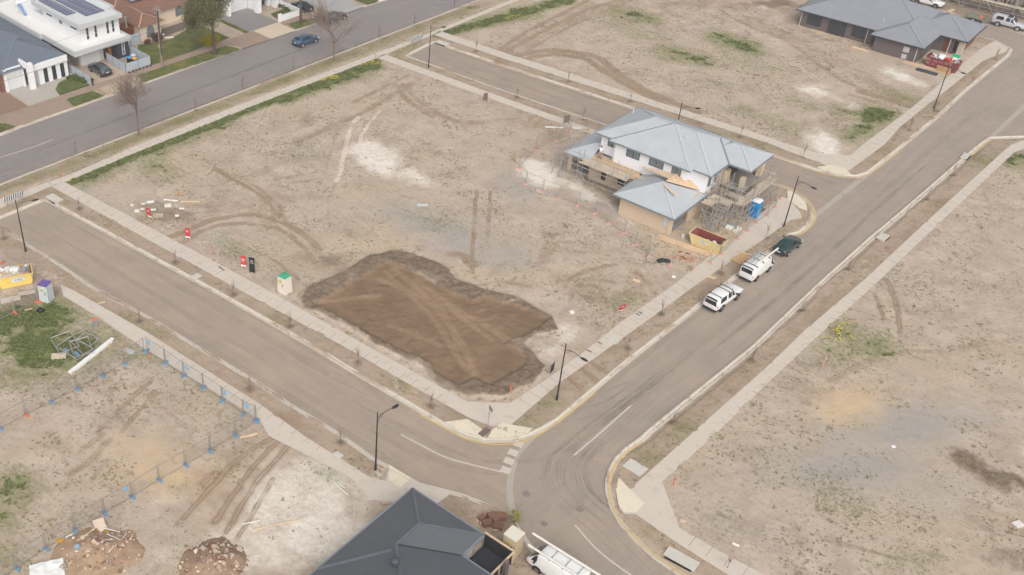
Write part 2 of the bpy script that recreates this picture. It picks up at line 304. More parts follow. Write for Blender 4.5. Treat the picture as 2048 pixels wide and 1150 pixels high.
DARK = [(665, 520, 36, 18, 10, .55), (650, 525, 20, 10, 0, .5), (1100, 468, 30, 12, 5, .6), (1095, 540, 12, 16, 0, .35), (1925, 918, 50, 14, 18, 1.0), (1965, 938, 40, 14, 24, 1.1), (2010, 962, 50, 14, 14, 1.1), (1890, 906, 30, 6, 10, .7), (2035, 985, 40, 8, 10, .7), (1965, 1060, 70, 26, 25, .5), (2030, 1115, 80, 36, 0, .55), (2000, 1010, 60, 14, 25, .35), (1960, 600, 90, 14, 18, .35), (2000, 640, 60, 10, 18, .4), (330, 425, 75, 26, 10, .5), (400, 410, 60, 20, 8, .4), (1690, 40, 1, 1, 0, 0), (1545, 8, 45, 10, 0, .7), (1640, 75, 60, 5, 16, .6), (1720, 95, 50, 5, 17, .5),
        (60, 600, 80, 25, -15, .6), (1230, 390, 90, 25, 25, .5), (700, 990, 35, 10, 20, .7), (1010, 1050, 60, 25, 20, .6), (900, 1010, 60, 16, 25, .6), (1040, 1110, 50, 30, 0, .5), (570, 830, 30, 25, 20, .5), (1850, 108, 40, 8, 17, .4), (1420, 420, 60, 25, 20, .4), (1190, 330, 60, 18, 15, .45), (1940, 20, 110, 16, 10, .6), (1350, 905, 40, 10, -20, .35), (1560, 640, 30, 12, -20, .3), (1170, 590, 30, 16, 20, .5), (1150, 600, 40, 10, 10, .4), (2040, 640, 50, 12, 0, .4), (400, 1050, 40, 8, -10, .3)]
GREEN = [(185, 350, 48, 14, -10, 1.25), (300, 335, 60, 22, 10, .75), (240, 320, 40, 14, -10, .7), (490, 352, 45, 18, 0, .5), (350, 358, 40, 12, 0, .4), (610, 310, 70, 28, 10, .35), (720, 142, 40, 14, -15, 1.1), (805, 97, 28, 9, -15, 1.), (1035, 30, 48, 14, -12, 1.), (930, 50, 50, 10, -20, .9), (1270, 32, 60, 15, 12, .75), (1225, 46, 35, 9, 10, .6), (1365, 112, 66, 16, 12, 1.0), (1470, 88, 66, 18, 18, 1.05), (1270, 34, 60, 14, 10, .9), (1300, 70, 90, 22, 10, .35), (1500, 130, 90, 25, 15, .4),
         (1755, 236, 46, 20, 8, 1.3), (1700, 225, 40, 10, 10, .9), (1722, 262, 36, 14, -15, 1.25), (1705, 275, 22, 10, 0, 1.1), (1800, 192, 45, 10, 15, .9), (1770, 186, 30, 8, 20, .8), (1560, 245, 55, 9, 18, .8), (1490, 222, 22, 8, 0, .8), (1610, 210, 60, 14, 12, .5), (1440, 165, 60, 10, 15, .5), (1580, 266, 30, 7, 20, .8),
         (60, 640, 110, 38, -8, 1.35), (100, 698, 110, 46, 0, 1.25), (190, 665, 60, 22, 15, .8), (50, 755, 80, 28, 0, .85), (150, 740, 60, 30, 0, .6), (30, 980, 40, 24, 20, 1.2), (12, 1030, 24, 32, 0, 1.1), (10, 1110, 34, 28, 0, .9), (225, 690, 60, 25, 25, .9), (290, 712, 26, 8, 10, 1.1), (265, 660, 40, 20, 20, .8), (200, 650, 35, 16, 0, .7), (400, 775, 40, 16, 20, .55), (420, 825, 45, 14, 20, .5), (55, 1060, 60, 40, -25, .4), (120, 1010, 20, 8, 0, .4), (150, 1045, 20, 8, 0, .6),
         (1690, 662, 42, 18, 15, 1.1), (1745, 690, 56, 22, 10, 1.0), (1650, 712, 44, 22, -30, .85), (1700, 710, 60, 20, 0, .6), (1590, 775, 26, 8, 0, .7), (1630, 728, 18, 12, 0, 1.), (1370, 862, 28, 9, -20, .9), (1300, 917, 32, 9, 0, .8), (1330, 930, 30, 8, 0, .7), (1690, 1020, 50, 22, 15, .75), (1810, 1120, 70, 22, 0, .65), (1780, 1080, 60, 20, 15, .4), (2035, 322, 40, 18, 0, 1.), (1975, 326, 18, 12, -20, .9), (1790, 600, 40, 10, 0, .4), (1820, 560, 30, 8, 0, .35), (1450, 1050, 60, 16, 20, .5), (1320, 1070, 25, 10, 25, .6),
         (560, 642, 20, 10, 0, .8), (1080, 832, 42, 14, -25, .75), (1120, 805, 20, 10, 0, .7), (800, 765, 12, 6, 0, .9), (830, 835, 45, 16, 28, .45), (900, 828, 30, 10, 20, .6), (620, 665, 40, 14, 28, .5), (300, 425, 36, 10, 10, .7), (530, 560, 30, 12, 0, .4), (700, 460, 60, 20, 10, .35), (820, 560, 40, 12, 0, .2), (870, 445, 80, 25, 15, .35), (665, 950, 12, 6, 0, 1.), (690, 935, 10, 5, 0, .6), (1110, 500, 50, 22, 20, .4), (1250, 600, 30, 14, -20, .8), (1220, 610, 40, 18, -20, .5), (1190, 560, 60, 25, 0, .3),
         (470, 500, 70, 26, 15, .5), (560, 480, 50, 16, 10, .3), (640, 500, 20, 8, 0, .4), (130, 395, 40, 8, -15, .6), (110, 410, 18, 6, 0, .7), (45, 405, 30, 8, -15, .7), (60, 340, 60, 12, -20, .5), (150, 320, 40, 8, -20, .7), (430, 225, 50, 8, -20, .5), (580, 160, 60, 8, -20, .5), (740, 92, 60, 8, -20, .8), (640, 130, 40, 6, -20, .6), (900, 40, 60, 6, -20, .5), (220, 295, 30, 6, -15, .5), (820, 60, 40, 8, -20, .6), (1880, 215, 30, 12, -30, .5), (1760, 305, 40, 10, -30, .5), (1410, 265, 60, 8, 15, .5), (1540, 290, 50, 8, 15, .7), (960, 150, 60, 8, 18, .35), (1130, 155, 60, 8, 16, .35), (840, 125, 50, 8, 18, .5)]
GLINES = [([(0, 384), (200, 306), (500, 190), (760, 86), (950, 14)], 1.0, .62), ([(900, 40), (1000, 14), (1080, -20)], 1.0, .5), ([(142, 367), (270, 314), (400, 261), (520, 212), (640, 167), (750, 125)], 1.25, 1.25), ([(560, 200), (660, 165), (745, 135)], 2.2, 1.05), ([(150, 372), (300, 312), (450, 250)], 2.0, .6), ([(880, 70), (1000, 40), (1130, 2)], 2.0, 1.1)]
LINES = [([(1000, 118), (1090, 62), (1180, 25), (1260, 0)], 2.4, .42, 't'), ([(1500, 40), (1640, 105), (1810, 200)], 1.8, .4, 't'), ([(1330, 6), (1600, 16)], 2.2, .5, 't'), ([(1040, 245), (1100, 265), (1180, 330)], 2.2, .4, 't'), ([(1130, 560), (1220, 600), (1330, 560)], 1.6, .35, 't'), ([(300, 440), (420, 420), (560, 400)], 1.6, .4, 't'), ([(620, 520), (700, 540)], 1.8, .5, 't'), ([(400, 1000), (500, 900), (560, 850)], 2.4, .35, 't'),
 # tyre marks: photo line, half width m, strength, channel  (t dark, l light)
 ([(330, 480), (375, 462), (430, 440), (500, 430), (560, 445), (600, 465), (640, 500)], .35, .9, 't'), ([(345, 500), (400, 465), (450, 450), (520, 450), (570, 465), (610, 500), (630, 525)], .3, .8, 't'), ([(430, 340), (490, 372), (530, 400), (560, 435)], .3, .7, 't'), ([(470, 350), (520, 380), (555, 410), (570, 440)], .3, .6, 't'), ([(500, 500), (560, 530), (600, 565)], .2, .6, 't'), ([(560, 372), (585, 380)], .3, .6, 't'), ([(545, 385), (585, 405)], .3, .6, 't'),
 ([(840, 158), (780, 195), (720, 228), (660, 255), (590, 285)], .5, .6, 't'), ([(820, 150), (760, 180), (710, 205)], .4, .6, 't'), ([(790, 172), (815, 200), (855, 225), (895, 236)], .35, .7, 't'), ([(805, 170), (840, 205), (900, 240), (960, 246), (1030, 238), (1090, 228)], .5, .5, 't'), ([(800, 190), (830, 215), (865, 235)], .3, .6, 't'),
 ([(760, 222), (738, 250), (722, 272), (720, 300)], .18, .9, 'l'), ([(716, 235), (700, 262), (690, 300), (680, 350), (672, 365)], .25, .8, 'l'), ([(690, 240), (672, 270), (660, 310), (648, 350)], .25, .4, 't'), ([(770, 245), (755, 268)], .15, .6, 'l'), ([(672, 365), (660, 400), (656, 440)], .2, .4, 't'),
 ([(953, 380), (950, 430), (946, 480), (944, 545)], .2, .8, 't'), ([(981, 385), (978, 430), (974, 485)], .2, .7, 't'), ([(900, 508), (925, 512), (945, 530)], .5, .8, 't'), ([(1010, 525), (990, 540), (975, 560)], .3, .4, 't'), ([(940, 575), (1000, 565), (1060, 575)], .3, .5, 't'),
 ([(985, 150), (1005, 110), (1060, 78), (1120, 45), (1190, 15), (1260, -5)], .45, 1., 't'), ([(990, 108), (1040, 72), (1100, 40), (1150, 15), (1175, 0)], .4, .9, 't'), ([(1030, 118), (1100, 75), (1180, 35), (1250, 8)], .3, .7, 't'), ([(1010, 130), (1050, 95), (1110, 60), (1170, 30)], .6, .5, 't'), ([(1030, 48), (1090, 35)], .4, .3, 't'),
 ([(1035, 112), (1080, 103), (1140, 104), (1180, 112), (1200, 118), (1225, 140), (1260, 163), (1300, 186), (1350, 206), (1395, 225)], .5, 1.25, 't'), ([(1040, 122), (1100, 110), (1160, 116), (1188, 128), (1205, 142), (1240, 164), (1275, 182), (1320, 205), (1350, 225), (1400, 250)], .5, 1.15, 't'), ([(1050, 105), (1110, 99), (1170, 108)], .3, .8, 't'),
 ([(1540, 65), (1600, 100), (1650, 140), (1700, 170), (1760, 192), (1830, 210)], .5, .6, 't'), ([(1560, 60), (1620, 95), (1665, 135)], .4, .5, 't'), ([(1720, 184), (1770, 198), (1830, 218)], .5, 1.1, 't'), ([(1700, 190), (1750, 205)], .4, .8, 't'), ([(1440, 20), (1480, 45), (1530, 65)], .4, .6, 't'), ([(1460, 15), (1500, 40)], .3, .5, 't'), ([(1400, 2), (1470, 8), (1590, 12)], .6, .7, 't'),
 ([(368, 1038), (420, 978), (470, 925), (540, 880), (580, 865)], .25, 1., 't'), ([(355, 1050), (400, 1000), (450, 950), (520, 890)], .2, .6, 't'), ([(430, 1045), (470, 985), (515, 925), (570, 875)], .25, 1., 't'), ([(452, 1065), (490, 1000), (530, 945), (590, 880)], .25, .9, 't'), ([(475, 1080), (510, 1020), (545, 960)], .2, .7, 't'), ([(405, 970), (420, 955), (435, 945), (410, 975)], .4, .6, 't'),
 ([(195, 865), (240, 818), (300, 765)], .2, .7, 't'), ([(245, 865), (285, 815), (315, 785)], .2, .7, 't'), ([(160, 905), (205, 870)], .3, .5, 't'), ([(140, 950), (170, 930), (220, 880)], .3, .6, 't'), ([(180, 965), (215, 920)], .25, .5, 't'), ([(300, 790), (340, 830), (380, 860)], .25, .5, 't'),
 ([(1772, 560), (1785, 590), (1797, 630), (1800, 665)], .25, .9, 't'), ([(1748, 590), (1760, 620), (1768, 640)], .25, .7, 't'), ([(1620, 790), (1680, 750), (1740, 720)], .4, .5, 't'), ([(1600, 800), (1660, 780)], .5, .4, 't'), ([(1800, 702), (1880, 704), (1960, 690), (2040, 680)], .4, .4, 't'), ([(1900, 470), (1980, 450), (2048, 420)], .5, .3, 't'), ([(1830, 720), (1930, 700), (2000, 660)], .4, .3, 't'),
 ([(1130, 575), (1145, 555), (1180, 540), (1230, 530)], .3, .6, 't'), ([(1140, 600), (1150, 575), (1185, 560), (1225, 565)], .3, .5, 't'), ([(1270, 545), (1300, 570), (1310, 590)], .4, .6, 't'), ([(1280, 530), (1310, 555), (1330, 575)], .3, .4, 't'), ([(1155, 585), (1180, 600), (1205, 590), (1195, 572), (1170, 572), (1155, 585)], .35, .6, 't'),
 ([(1160, 735), (1200, 770), (1215, 790)], .25, .8, 't'), ([(1140, 760), (1175, 795)], .25, .7, 't'), ([(1180, 725), (1225, 755)], .25, .7, 't'), ([(1050, 240), (1070, 250), (1090, 235)], .3, .4, 't'), ([(1065, 235), (1050, 250)], .3, .7, 't'), ([(1095, 225), (1070, 255)], .3, .7, 't'), ([(1110, 205), (1080, 232)], .6, .6, 't'),
 ([(560, 600), (600, 640), (640, 670)], .3, .3, 't'), ([(460, 100), (460, 101)], .1, 0, 't'), ([(1400, 520), (1450, 560), (1460, 580)], .5, .5, 't'), ([(1380, 590), (1440, 560), (1500, 520)], .7, .4, 't'), ([(1560, 700), (1620, 640), (1680, 590)], 1.0, .35, 't'), ([(1780, 500), (1840, 450), (1890, 395)], .8, .45, 't'), ([(1350, 850), (1440, 790), (1520, 720)], .9, .35, 't'), ([(250, 500), (330, 545), (420, 590)], 1.2, .45, 't'), ([(520, 640), (600, 690), (700, 740)], .9, .3, 't'), ([(1890, 180), (1930, 150), (1990, 105)], .8, .5, 't'), ([(1950, 1010), (2000, 1030), (2048, 1060)], .5, .5, 't'),
 ([(130, 330), (250, 285), (400, 222), (560, 160), (700, 105), (900, 25)], 1.0, .35, 't'), ([(80, 560), (150, 600), (240, 640)], .8, .4, 't')]
STREAKS_PAD = [([(790, 540), (850, 590), (900, 650), (930, 700), (950, 750)], .5), ([(770, 545), (820, 590), (870, 640), (900, 690), (935, 740)], .35), ([(830, 560), (900, 610), (970, 650), (1030, 690)], .5), ([(850, 575), (930, 640), (985, 680)], .4), ([(760, 560), (800, 575), (860, 605)], .4), ([(640, 605), (760, 590)], .3), ([(870, 590), (905, 660), (915, 700)], .3), ([(950, 640), (1040, 690)], .35), ([(780, 650), (830, 670), (880, 690)], .4)]
SAP_PX = {  # saplings in the verges: base pixels, per row
 'near the striped board on the left street': [(159, 418), (351, 526), (467, 592), (581, 654), (716, 728), (861, 812)],
 'on the fenced lot side of the left street': [(280, 643), (500, 780), (681, 887), (9, 478)],
 'on the near verge of the old street': [(152, 305), (392, 222), (486, 178), (586, 138), (759, 75), (829, 50), (908, 16)],
 'beside the far dead end street': [(952, 103), (1034, 196), (1166, 240), (1136, 165), (1260, 204), (1480, 276), (1606, 315)],
 'on the block verge of the right hand street': [(1255, 698), (1532, 476), (1322, 630), (1440, 548)],
 'on the far verge of the right hand street': [(1503, 722), (1602, 622), (1695, 540), (1852, 400), (1346, 846), (1905, 350), (1454, 1138)],
 'by the top footpath of the right hand street': [(1818, 262), (1990, 120), (1940, 172), (1870, 222)]}
def build_ground():
    x = np.concatenate([[-1600, -900, -500, -300, -180, -120, -90, -75, -67], np.arange(-62, 119, .19), [126, 135, 150, 180, 250, 400, 700, 1200, 1800]])
    y = np.concatenate([[-900, -400, -150, -40, 0, 20, 32, 40, 45], np.arange(48, 187, .19), [194, 202, 215, 240, 300, 450, 800, 1400, 2200]])
    X, Y = np.meshgrid(x, y); sh = X.shape; X = X.ravel(); Y = Y.ravel()
    dr = np.full(X.shape, 1e3)
    for p in WR: dr = np.minimum(dr, pdist(X, Y, p, 3))
    dp = np.full(X.shape, 1e3)
    for p in list(WP.values())+[d[0] for d in DRIVES]+LAWNS: dp = np.minimum(dp, pdist(X, Y, p, 2))
    n1 = fbm(X, Y, .9, 4, 3); n2 = fbm(X, Y, .12, 4, 9); n3 = fbm(X, Y, 2.3, 2, 31)
    jx = (fbm(X, Y, .7, 3, 51)-.5)*2.2; jy = (fbm(X, Y, .7, 3, 77)-.5)*2.2; Xj = X+jx; Yj = Y+jy
    def blobs(L, soft=1.0, jit=True):
        m = np.zeros(X.shape)
        for cx, cy, rx, ry, rot, st in L:
            if st == 0: continue
            d = pdist(Xj if jit else X, Yj if jit else Y, ell(cx, cy, rx, ry, rot), 4)
            m = np.maximum(m, st*np.clip(.5-d/(2*soft), 0, 1))
        return m
    wh = blobs(WHITE, 1.4); ye = blobs(YELL, 2.5); gy = blobs(GREY, 2.5); dk = blobs(DARK, 1.2)
    padd = pdist(X+jx*.12, Y+jy*.12, GP(PAD), 5); rim = pdist(X+jx*.22, Y+jy*.22, GP(DARKP), 5)
    # faint old wheel tracks and small stains all over the lots
    rr = random.Random(41); TRK = []
    for i in range(300):
        cx, cy = rr.uniform(-58, 112), rr.uniform(52, 182); a = rr.choice((R_(138), R_(44), rr.uniform(0, 3.14), rr.uniform(0, 3.14)))+rr.uniform(-.3, .3); kv = rr.uniform(-.09, .09)*rr.random(); n = rr.randint(6, 16); P1, P2 = [], []
        for j in range(n): cx += 1.6*math.cos(a); cy += 1.6*math.sin(a); a += kv*1.6; P1.append((cx, cy)); P2.append((cx-1.55*math.sin(a), cy+1.55*math.cos(a)))
        TRK.append((P1, P2 if rr.random() < .7 else None, rr.uniform(.14, .4), rr.uniform(.3, .8), rr.random() < .35))
    pad = np.clip(.5-padd/.25, 0, 1); rimm = np.clip(.5-rim/.5, 0, 1)
    uu = np.zeros(X.shape); tr = np.zeros(X.shape); lt = np.zeros(X.shape); rut = np.zeros(X.shape)
    for L, wd, st, ch in LINES:
        wl = smooth_line(GP(L), 5); d = ldist(X+jx*.13, Y+jy*.13, wl, 3); wd = wd*1.35
        m = 1.2*st*np.clip(1.25-d/(wd*1.2), 0, 1)*(.6+.9*fbm(X, Y, .5, 2, 5))
        uu = np.where(m > np.maximum(tr, lt), d, uu)
        if ch == 't': tr = np.maximum(tr, m)
        else: lt = np.maximum(lt, m)
        rut = np.maximum(rut, m)
    brk = fbm(X, Y, .35, 3, 15); brk2 = np.clip((fbm(X, Y, 1.1, 2, 25)-.25)*2.2, 0, 1)
    tr *= .62+.55*brk2; lt *= .4+.8*brk2; rut *= .5
    for P1, P2, wd, st, light in TRK:
        for Q in (P1, P2):
            if Q is None: continue
            d = ldist(X+jx*.15, Y+jy*.15, Q, 1.2); m = st*np.clip(1.3-d/(wd*1.3), 0, 1)*np.clip((brk-.36)*4, 0, 1)*brk2
            uu = np.where(m > np.maximum(tr, lt), d, uu)
            if light: lt = np.maximum(lt, m*.8)
            else: tr = np.maximum(tr, m)
    for i in range(230):
        c = (rr.uniform(-58, 114), rr.uniform(52, 184)); R1, R2, a = rr.uniform(.4, 3.2), rr.uniform(.3, 1.4), rr.uniform(0, 3.14); u, v = Xj-c[0], Yj-c[1]; q = ((u*math.cos(a)+v*math.sin(a))/R1)**2+((v*math.cos(a)-u*math.sin(a))/R2)**2; m = rr.uniform(.2, .62)*np.clip(1.5-q, 0, 1); k = i % 7
        if k < 2: tr = np.maximum(tr, m)
        elif k < 3: gy = np.maximum(gy, m)
        elif k < 4: ye = np.maximum(ye, m*.8)
        elif k < 6: wh = np.maximum(wh, m*.75)
        else: dk = np.maximum(dk, m*.7)
    for L, wd in STREAKS_PAD:
        d = ldist(X, Y, smooth_line(GP(L), 5), 3); q_ = .8*np.clip(1-d/(wd*1.3), 0, 1)*(pad > .4)*(.5+.8*n1); uu = np.where(q_ > lt, d*.8, uu); lt = np.maximum(lt, q_)
    gr = blobs(GREEN, 2.5)
    for L, wd, st in GLINES:
        d = ldist(X+jx*.3, Y+jy*.3, GP(L), 5); gr = np.maximum(gr, st*np.clip(1.4-d/wd, 0, 1))
    mulch = np.zeros(X.shape)
    for L in SAP_PX.values():
        for p in L:
            q = G(*p); d = np.hypot(X-q[0]+jx*.1, Y-q[1]+jy*.1); mulch = np.maximum(mulch, np.clip(1.3-d/.75, 0, 1)*.75)
    dk = np.maximum(dk, mulch)
    dk = np.where(rimm > 0, np.maximum(dk, rimm*(.25+1.3*fbm(X, Y, .28, 3, 61))), dk)
    gr = gr*(1-pad)*(1-rimm*.85)*(.62+.75*fbm(X, Y, .22, 4, 63))
    verge = ((dr > .3) & (dr < 3.2)).astype(float)
    fl = np.clip(dp/.8, 0, 1)*np.clip((dr-.5)/.8, 0, 1)
    z = .10+fl*((n1-.5)*.11+(n2-.5)*.15+(n3-.5)*.03-.06*np.clip(rut, 0, 1)+.02*gr+dk*(n3-.45)*.12)
    z += np.where(verge > 0, fl*(.09*(n1-.42)+.05*(n3-.5)), 0)
    z += fl*rimm*(1-pad)*(.12+.5*np.clip(n1-.38, 0, 1)+.12*(n3-.5)) - .12*pad*fl
    z += fl*np.clip(wh-.6, 0, 1)*(n3-.4)*.3
    dw = np.full(X.shape, 1e3)
    for p in WP.values(): dw = np.minimum(dw, pdist(X, Y, p, 2))
    sp1 = np.clip((fbm(X, Y, .55, 3, 401)-.5)*3.2, 0, 1); sp2 = np.clip((fbm(X, Y, .3, 3, 431)-.52)*4, 0, 1)
    z += np.where((dw > -.55) & (dw < .8), (.055*sp1)*np.clip(1-np.abs(dw)/.42, 0, 1)*(n3*.8+.5), 0)          # soil creeping over the slab edges
    ramp = np.clip((dr-.22+.34*sp2)/.30, 0, 1); z = np.where(dr < .9, -.10*(1-ramp)+(z+.07*sp2*np.clip(1-np.abs(dr-.35)/.5, 0, 1))*ramp, z)
    nx = len(x); ny = len(y); idx = np.arange(nx*ny).reshape(ny, nx)
    F = np.stack([idx[:-1, :-1], idx[:-1, 1:], idx[1:, 1:], idx[1:, :-1]], -1).reshape(-1, 4)
    o = mesh_np('ground', np.stack([X, Y, z], 1), F, ground_mat(), smooth=True); tag(o, kind='structure')
    for nm, (a, b, c) in {'soilA': (wh, ye, gy), 'soilB': (pad, dk, tr), 'soilC': (gr, lt, verge), 'soilD': (uu, uu*0, uu*0)}.items():
        at = o.data.attributes.new(nm, 'FLOAT_COLOR', 'POINT')
        at.data.foreach_set('color', np.stack([a, b, c, np.ones_like(a)], 1).astype(np.float32).ravel())
    return dict(x=x, y=y, z=z.reshape(sh), gr=gr.reshape(sh), dr=dr.reshape(sh), dp=dp.reshape(sh), dk=dk.reshape(sh), pad=pad.reshape(sh), tr=tr.reshape(sh), wh=wh.reshape(sh), rim=rimm.reshape(sh))
def ground_mat():
    t = NT('ground_soil'); P = t.pos(obj=False)
    def att(n):
        a = t.n('ShaderNodeAttribute'); a.attribute_name = n; s = t.n('ShaderNodeSeparateColor'); t.l(a.outputs['Color'], s.inputs[0]); return s.outputs
    U = t.n('ShaderNodeAttribute'); U.attribute_name = 'soilD'; su = t.n('ShaderNodeSeparateColor'); t.l(U.outputs['Color'], su.inputs[0])
    A, Bm, Cm = att('soilA'), att('soilB'), att('soilC')
    f1 = t.noise(P, 2.6, 9, .76); f2 = t.noise(P, .35, 6, .62); f3 = t.noise(P, .07, 4, .55); f4 = t.noise(P, 9, 4, .6)
    # wind and wheel drawn streaks along the two street directions
    sa = t.noise(t.pos(R_(138.5), (.25, 2.2, 1), False), 1.2, 6, .65); sb = t.noise(t.pos(R_(43.5), (.3, 2.2, 1), False), 1.0, 6, .65)
    col = t.mix(t.rng(f2, .3, .7), S(172, 154, 138), S(204, 187, 171))
    col = t.mix(t.rng(f3, .4, .62, 0, .55), col, S(190, 172, 150))
    col = t.mix(t.rng(sa, .55, .75, 0, .45), col, S(156, 140, 122))
    col = t.mix(t.rng(sb, .58, .75, 0, .35), col, S(212, 196, 178))
    col = t.mix(t.rng(f1, .55, .66, 0, .65), col, S(138, 122, 102))
    col = t.mix(t.rng(f1, .30, .43, .45, 0), col, S(216, 204, 190))
    fm = t.math('ADD', t.math('MULTIPLY', f1, .55), t.math('ADD', t.math('MULTIPLY', f2, .2), t.math('MULTIPLY', sa, .25)))
    def msk(o, k=.9, lo=.38, hi=.62):
        return t.rng(t.math('ADD', o, t.math('MULTIPLY', t.math('SUBTRACT', fm, .5), k)), lo, hi)
    rib = t.rng(t.math('SINE', t.math('ADD', t.math('MULTIPLY', su.outputs[0], 27.), t.math('MULTIPLY', f2, 7.))), -1., .6, .5, 1.)
    col = t.mix(t.math('MULTIPLY', Cm[2], t.rng(f2, .3, .6, .15, .85)), col, t.mix(t.rng(f1, .35, .65), S(138, 118, 98), S(186, 164, 142)))
    col = t.mix(t.math('MULTIPLY', msk(A[2], 2.4, .12, 1.25), .9), col, t.mix(f4, S(150, 147, 142), S(180, 174, 166)))
    col = t.mix(t.math('MULTIPLY', msk(A[1], 2.4, .15, 1.25), .9), col, t.mix(f1, S(204, 172, 128), S(226, 200, 160)))
    col = t.mix(t.math('MULTIPLY', msk(A[0], 2.6, .35, 1.0), .9), col, t.mix(f4, S(220, 209, 194), S(246, 240, 230)))
    col = t.mix(t.math('MULTIPLY', t.math('MULTIPLY', msk(Bm[2], 1.5, .2, .8), rib), .95), col, t.mix(f1, S(138, 116, 94), S(166, 142, 118)))
    col = t.mix(t.math('MULTIPLY', msk(Cm[0], 3.2, .22, 1.0), .85), col, t.mix(f4, S(98, 110, 58), S(134, 138, 84)))
    col = t.mix(msk(Bm[1], 1.2, .35, .75), col, t.mix(t.rng(f1, .35, .65), S(102, 88, 74), S(150, 132, 113)))
    pc = t.mix(t.rng(f2, .3, .7), S(124, 102, 82), S(145, 121, 98)); pc = t.mix(t.rng(f1, .55, .7, 0, .3), pc, S(112, 90, 73))
    pc = t.mix(t.math('MULTIPLY', t.math('MULTIPLY', Cm[1], rib), .8), pc, S(180, 154, 126))
    col = t.mix(t.math('MULTIPLY', t.math('MULTIPLY', t.math('MULTIPLY', msk(Cm[1], 1.4, .3, .8), rib), .85), t.math('SUBTRACT', 1., Bm[0])), col, S(226, 212, 196))
    col = t.mix(t.rng(Bm[0], .4, .6), col, pc)
    t.bump(t.math('ADD', f1, t.math('MULTIPLY', f4, .5)), .10, .7)
    return t.done(col, .95, .1)
# ================================================================ roads, kerbs, paths
def road_mat(name, base, dust, ang, amt):
    t = NT(name); P = t.pos(obj=False)
    st = t.noise(t.pos(ang, (.12, 1.6, 1), False), 1.0, 6, .65); f2 = t.noise(P, .16, 5, .6); f1 = t.noise(P, 12, 4, .7); f3 = t.noise(P, 1.3, 6, .7)
    c = t.mix(t.rng(f1, .3, .7), mul(base, .9), mul(base, 1.1))
    c = t.mix(t.math('MULTIPLY', t.rng(t.math('ADD', t.math('MULTIPLY', st, .6), t.math('MULTIPLY', f2, .5)), .42, .68), amt), c, dust)
    c = t.mix(t.rng(f3, .60, .74, 0, .35), c, mul(dust, 1.15)); c = t.mix(t.rng(f3, .26, .36, .3, 0), c, mul(base, .78))
    c = t.mix(t.rng(t.noise(P, .45, 7, .72), .52, .66, 0, .45), c, mul(dust, 1.06)); c = t.mix(t.rng(t.noise(P, .8, 3, .5), .66, .70, 0, .25), c, mul(base, .8))
    t.bump(f1, .01, .4); return t.done(c, .85, .25)
road_dust = S(176, 158, 140)
RM1 = road_mat('road_dusty', S(156, 143, 130), road_dust, R_(138.5), .95); RM2 = road_mat('road_worn', S(152, 141, 131), S(174, 157, 141), R_(43.5), .8)
RM3 = road_mat('road_far', S(150, 138, 127), road_dust, R_(138.5), .8); RMM = road_mat('road_main', S(136, 130, 128), S(152, 143, 138), R_(43.5), .6)
def conc(name, c, dirt, amt=.5, sc=1.0):
    t = NT(name); P = t.pos(obj=False); f = t.noise(P, 1.1*sc, 7, .7); g = t.noise(P, 8*sc, 4); h = t.noise(P, .25, 3)
    k = t.mix(t.rng(g, .3, .7), mul(c, .93), mul(c, 1.06))
    k = t.mix(t.rng(h, .35, .65, 0, .3), k, mul(c, .88))
    k = t.mix(t.math('MULTIPLY', t.rng(f, .54, .64), amt), k, dirt); MATS[name] = t.done(k, .85, .2); return MATS[name]
CP = conc('path_concrete', S(208, 197, 184), S(184, 166, 146), .45); CK = conc('kerb_concrete', S(204, 195, 182), S(168, 148, 128), .95, 1.0)
CB = conc('drain_concrete', S(180, 170, 158), S(160, 146, 130), .6); CR = conc('ramp_cream', S(226, 214, 192), S(192, 172, 148), .35); CC = conc('pit_concrete', S(206, 200, 190), S(176, 160, 142), .4)
WL = conc('paint_white', S(206, 196, 184), S(172, 158, 144), .6, 2); YL = conc('paint_yellow', S(214, 182, 118), S(190, 170, 142), .8, 2)
def sheet(name, px, z, m, world=False):
    P = px if world else GP(px); b = B(); n = len(P)
    a = sum(P[i][0]*P[(i+1) % n][1]-P[(i+1) % n][0]*P[i][1] for i in range(n))
    if a < 0: P = P[::-1]
    from mathutils.geometry import tessellate_polygon
    T = tessellate_polygon([[Vector((x, y, 0)) for x, y in P]])
    b.add([(x, y, z) for x, y in P], [tuple(t) for t in T])
    o = b.obj(name, m); bm_fix(o.data); return tag(o, kind='structure')
def bm_fix(me):
    import bmesh
    bm = bmesh.new(); bm.from_mesh(me); bmesh.ops.recalc_face_normals(bm, faces=bm.faces)
    if sum(f.normal.z for f in bm.faces) < 0: bmesh.ops.reverse_faces(bm, faces=bm.faces)
    bm.to_mesh(me); bm.free()
sheet('road_right', road2, 0.0, RM2); sheet('road_left', [p for p in road1], -.004, RM1); sheet('road_dead_end', road3, -.004, RM3); sheet('road_top', road4, -.008, RM3); sheet('road_old_street', mainr, 0.0, RMM)
for k, P in WP.items():
    sheet(k, P, .13, CP, True)
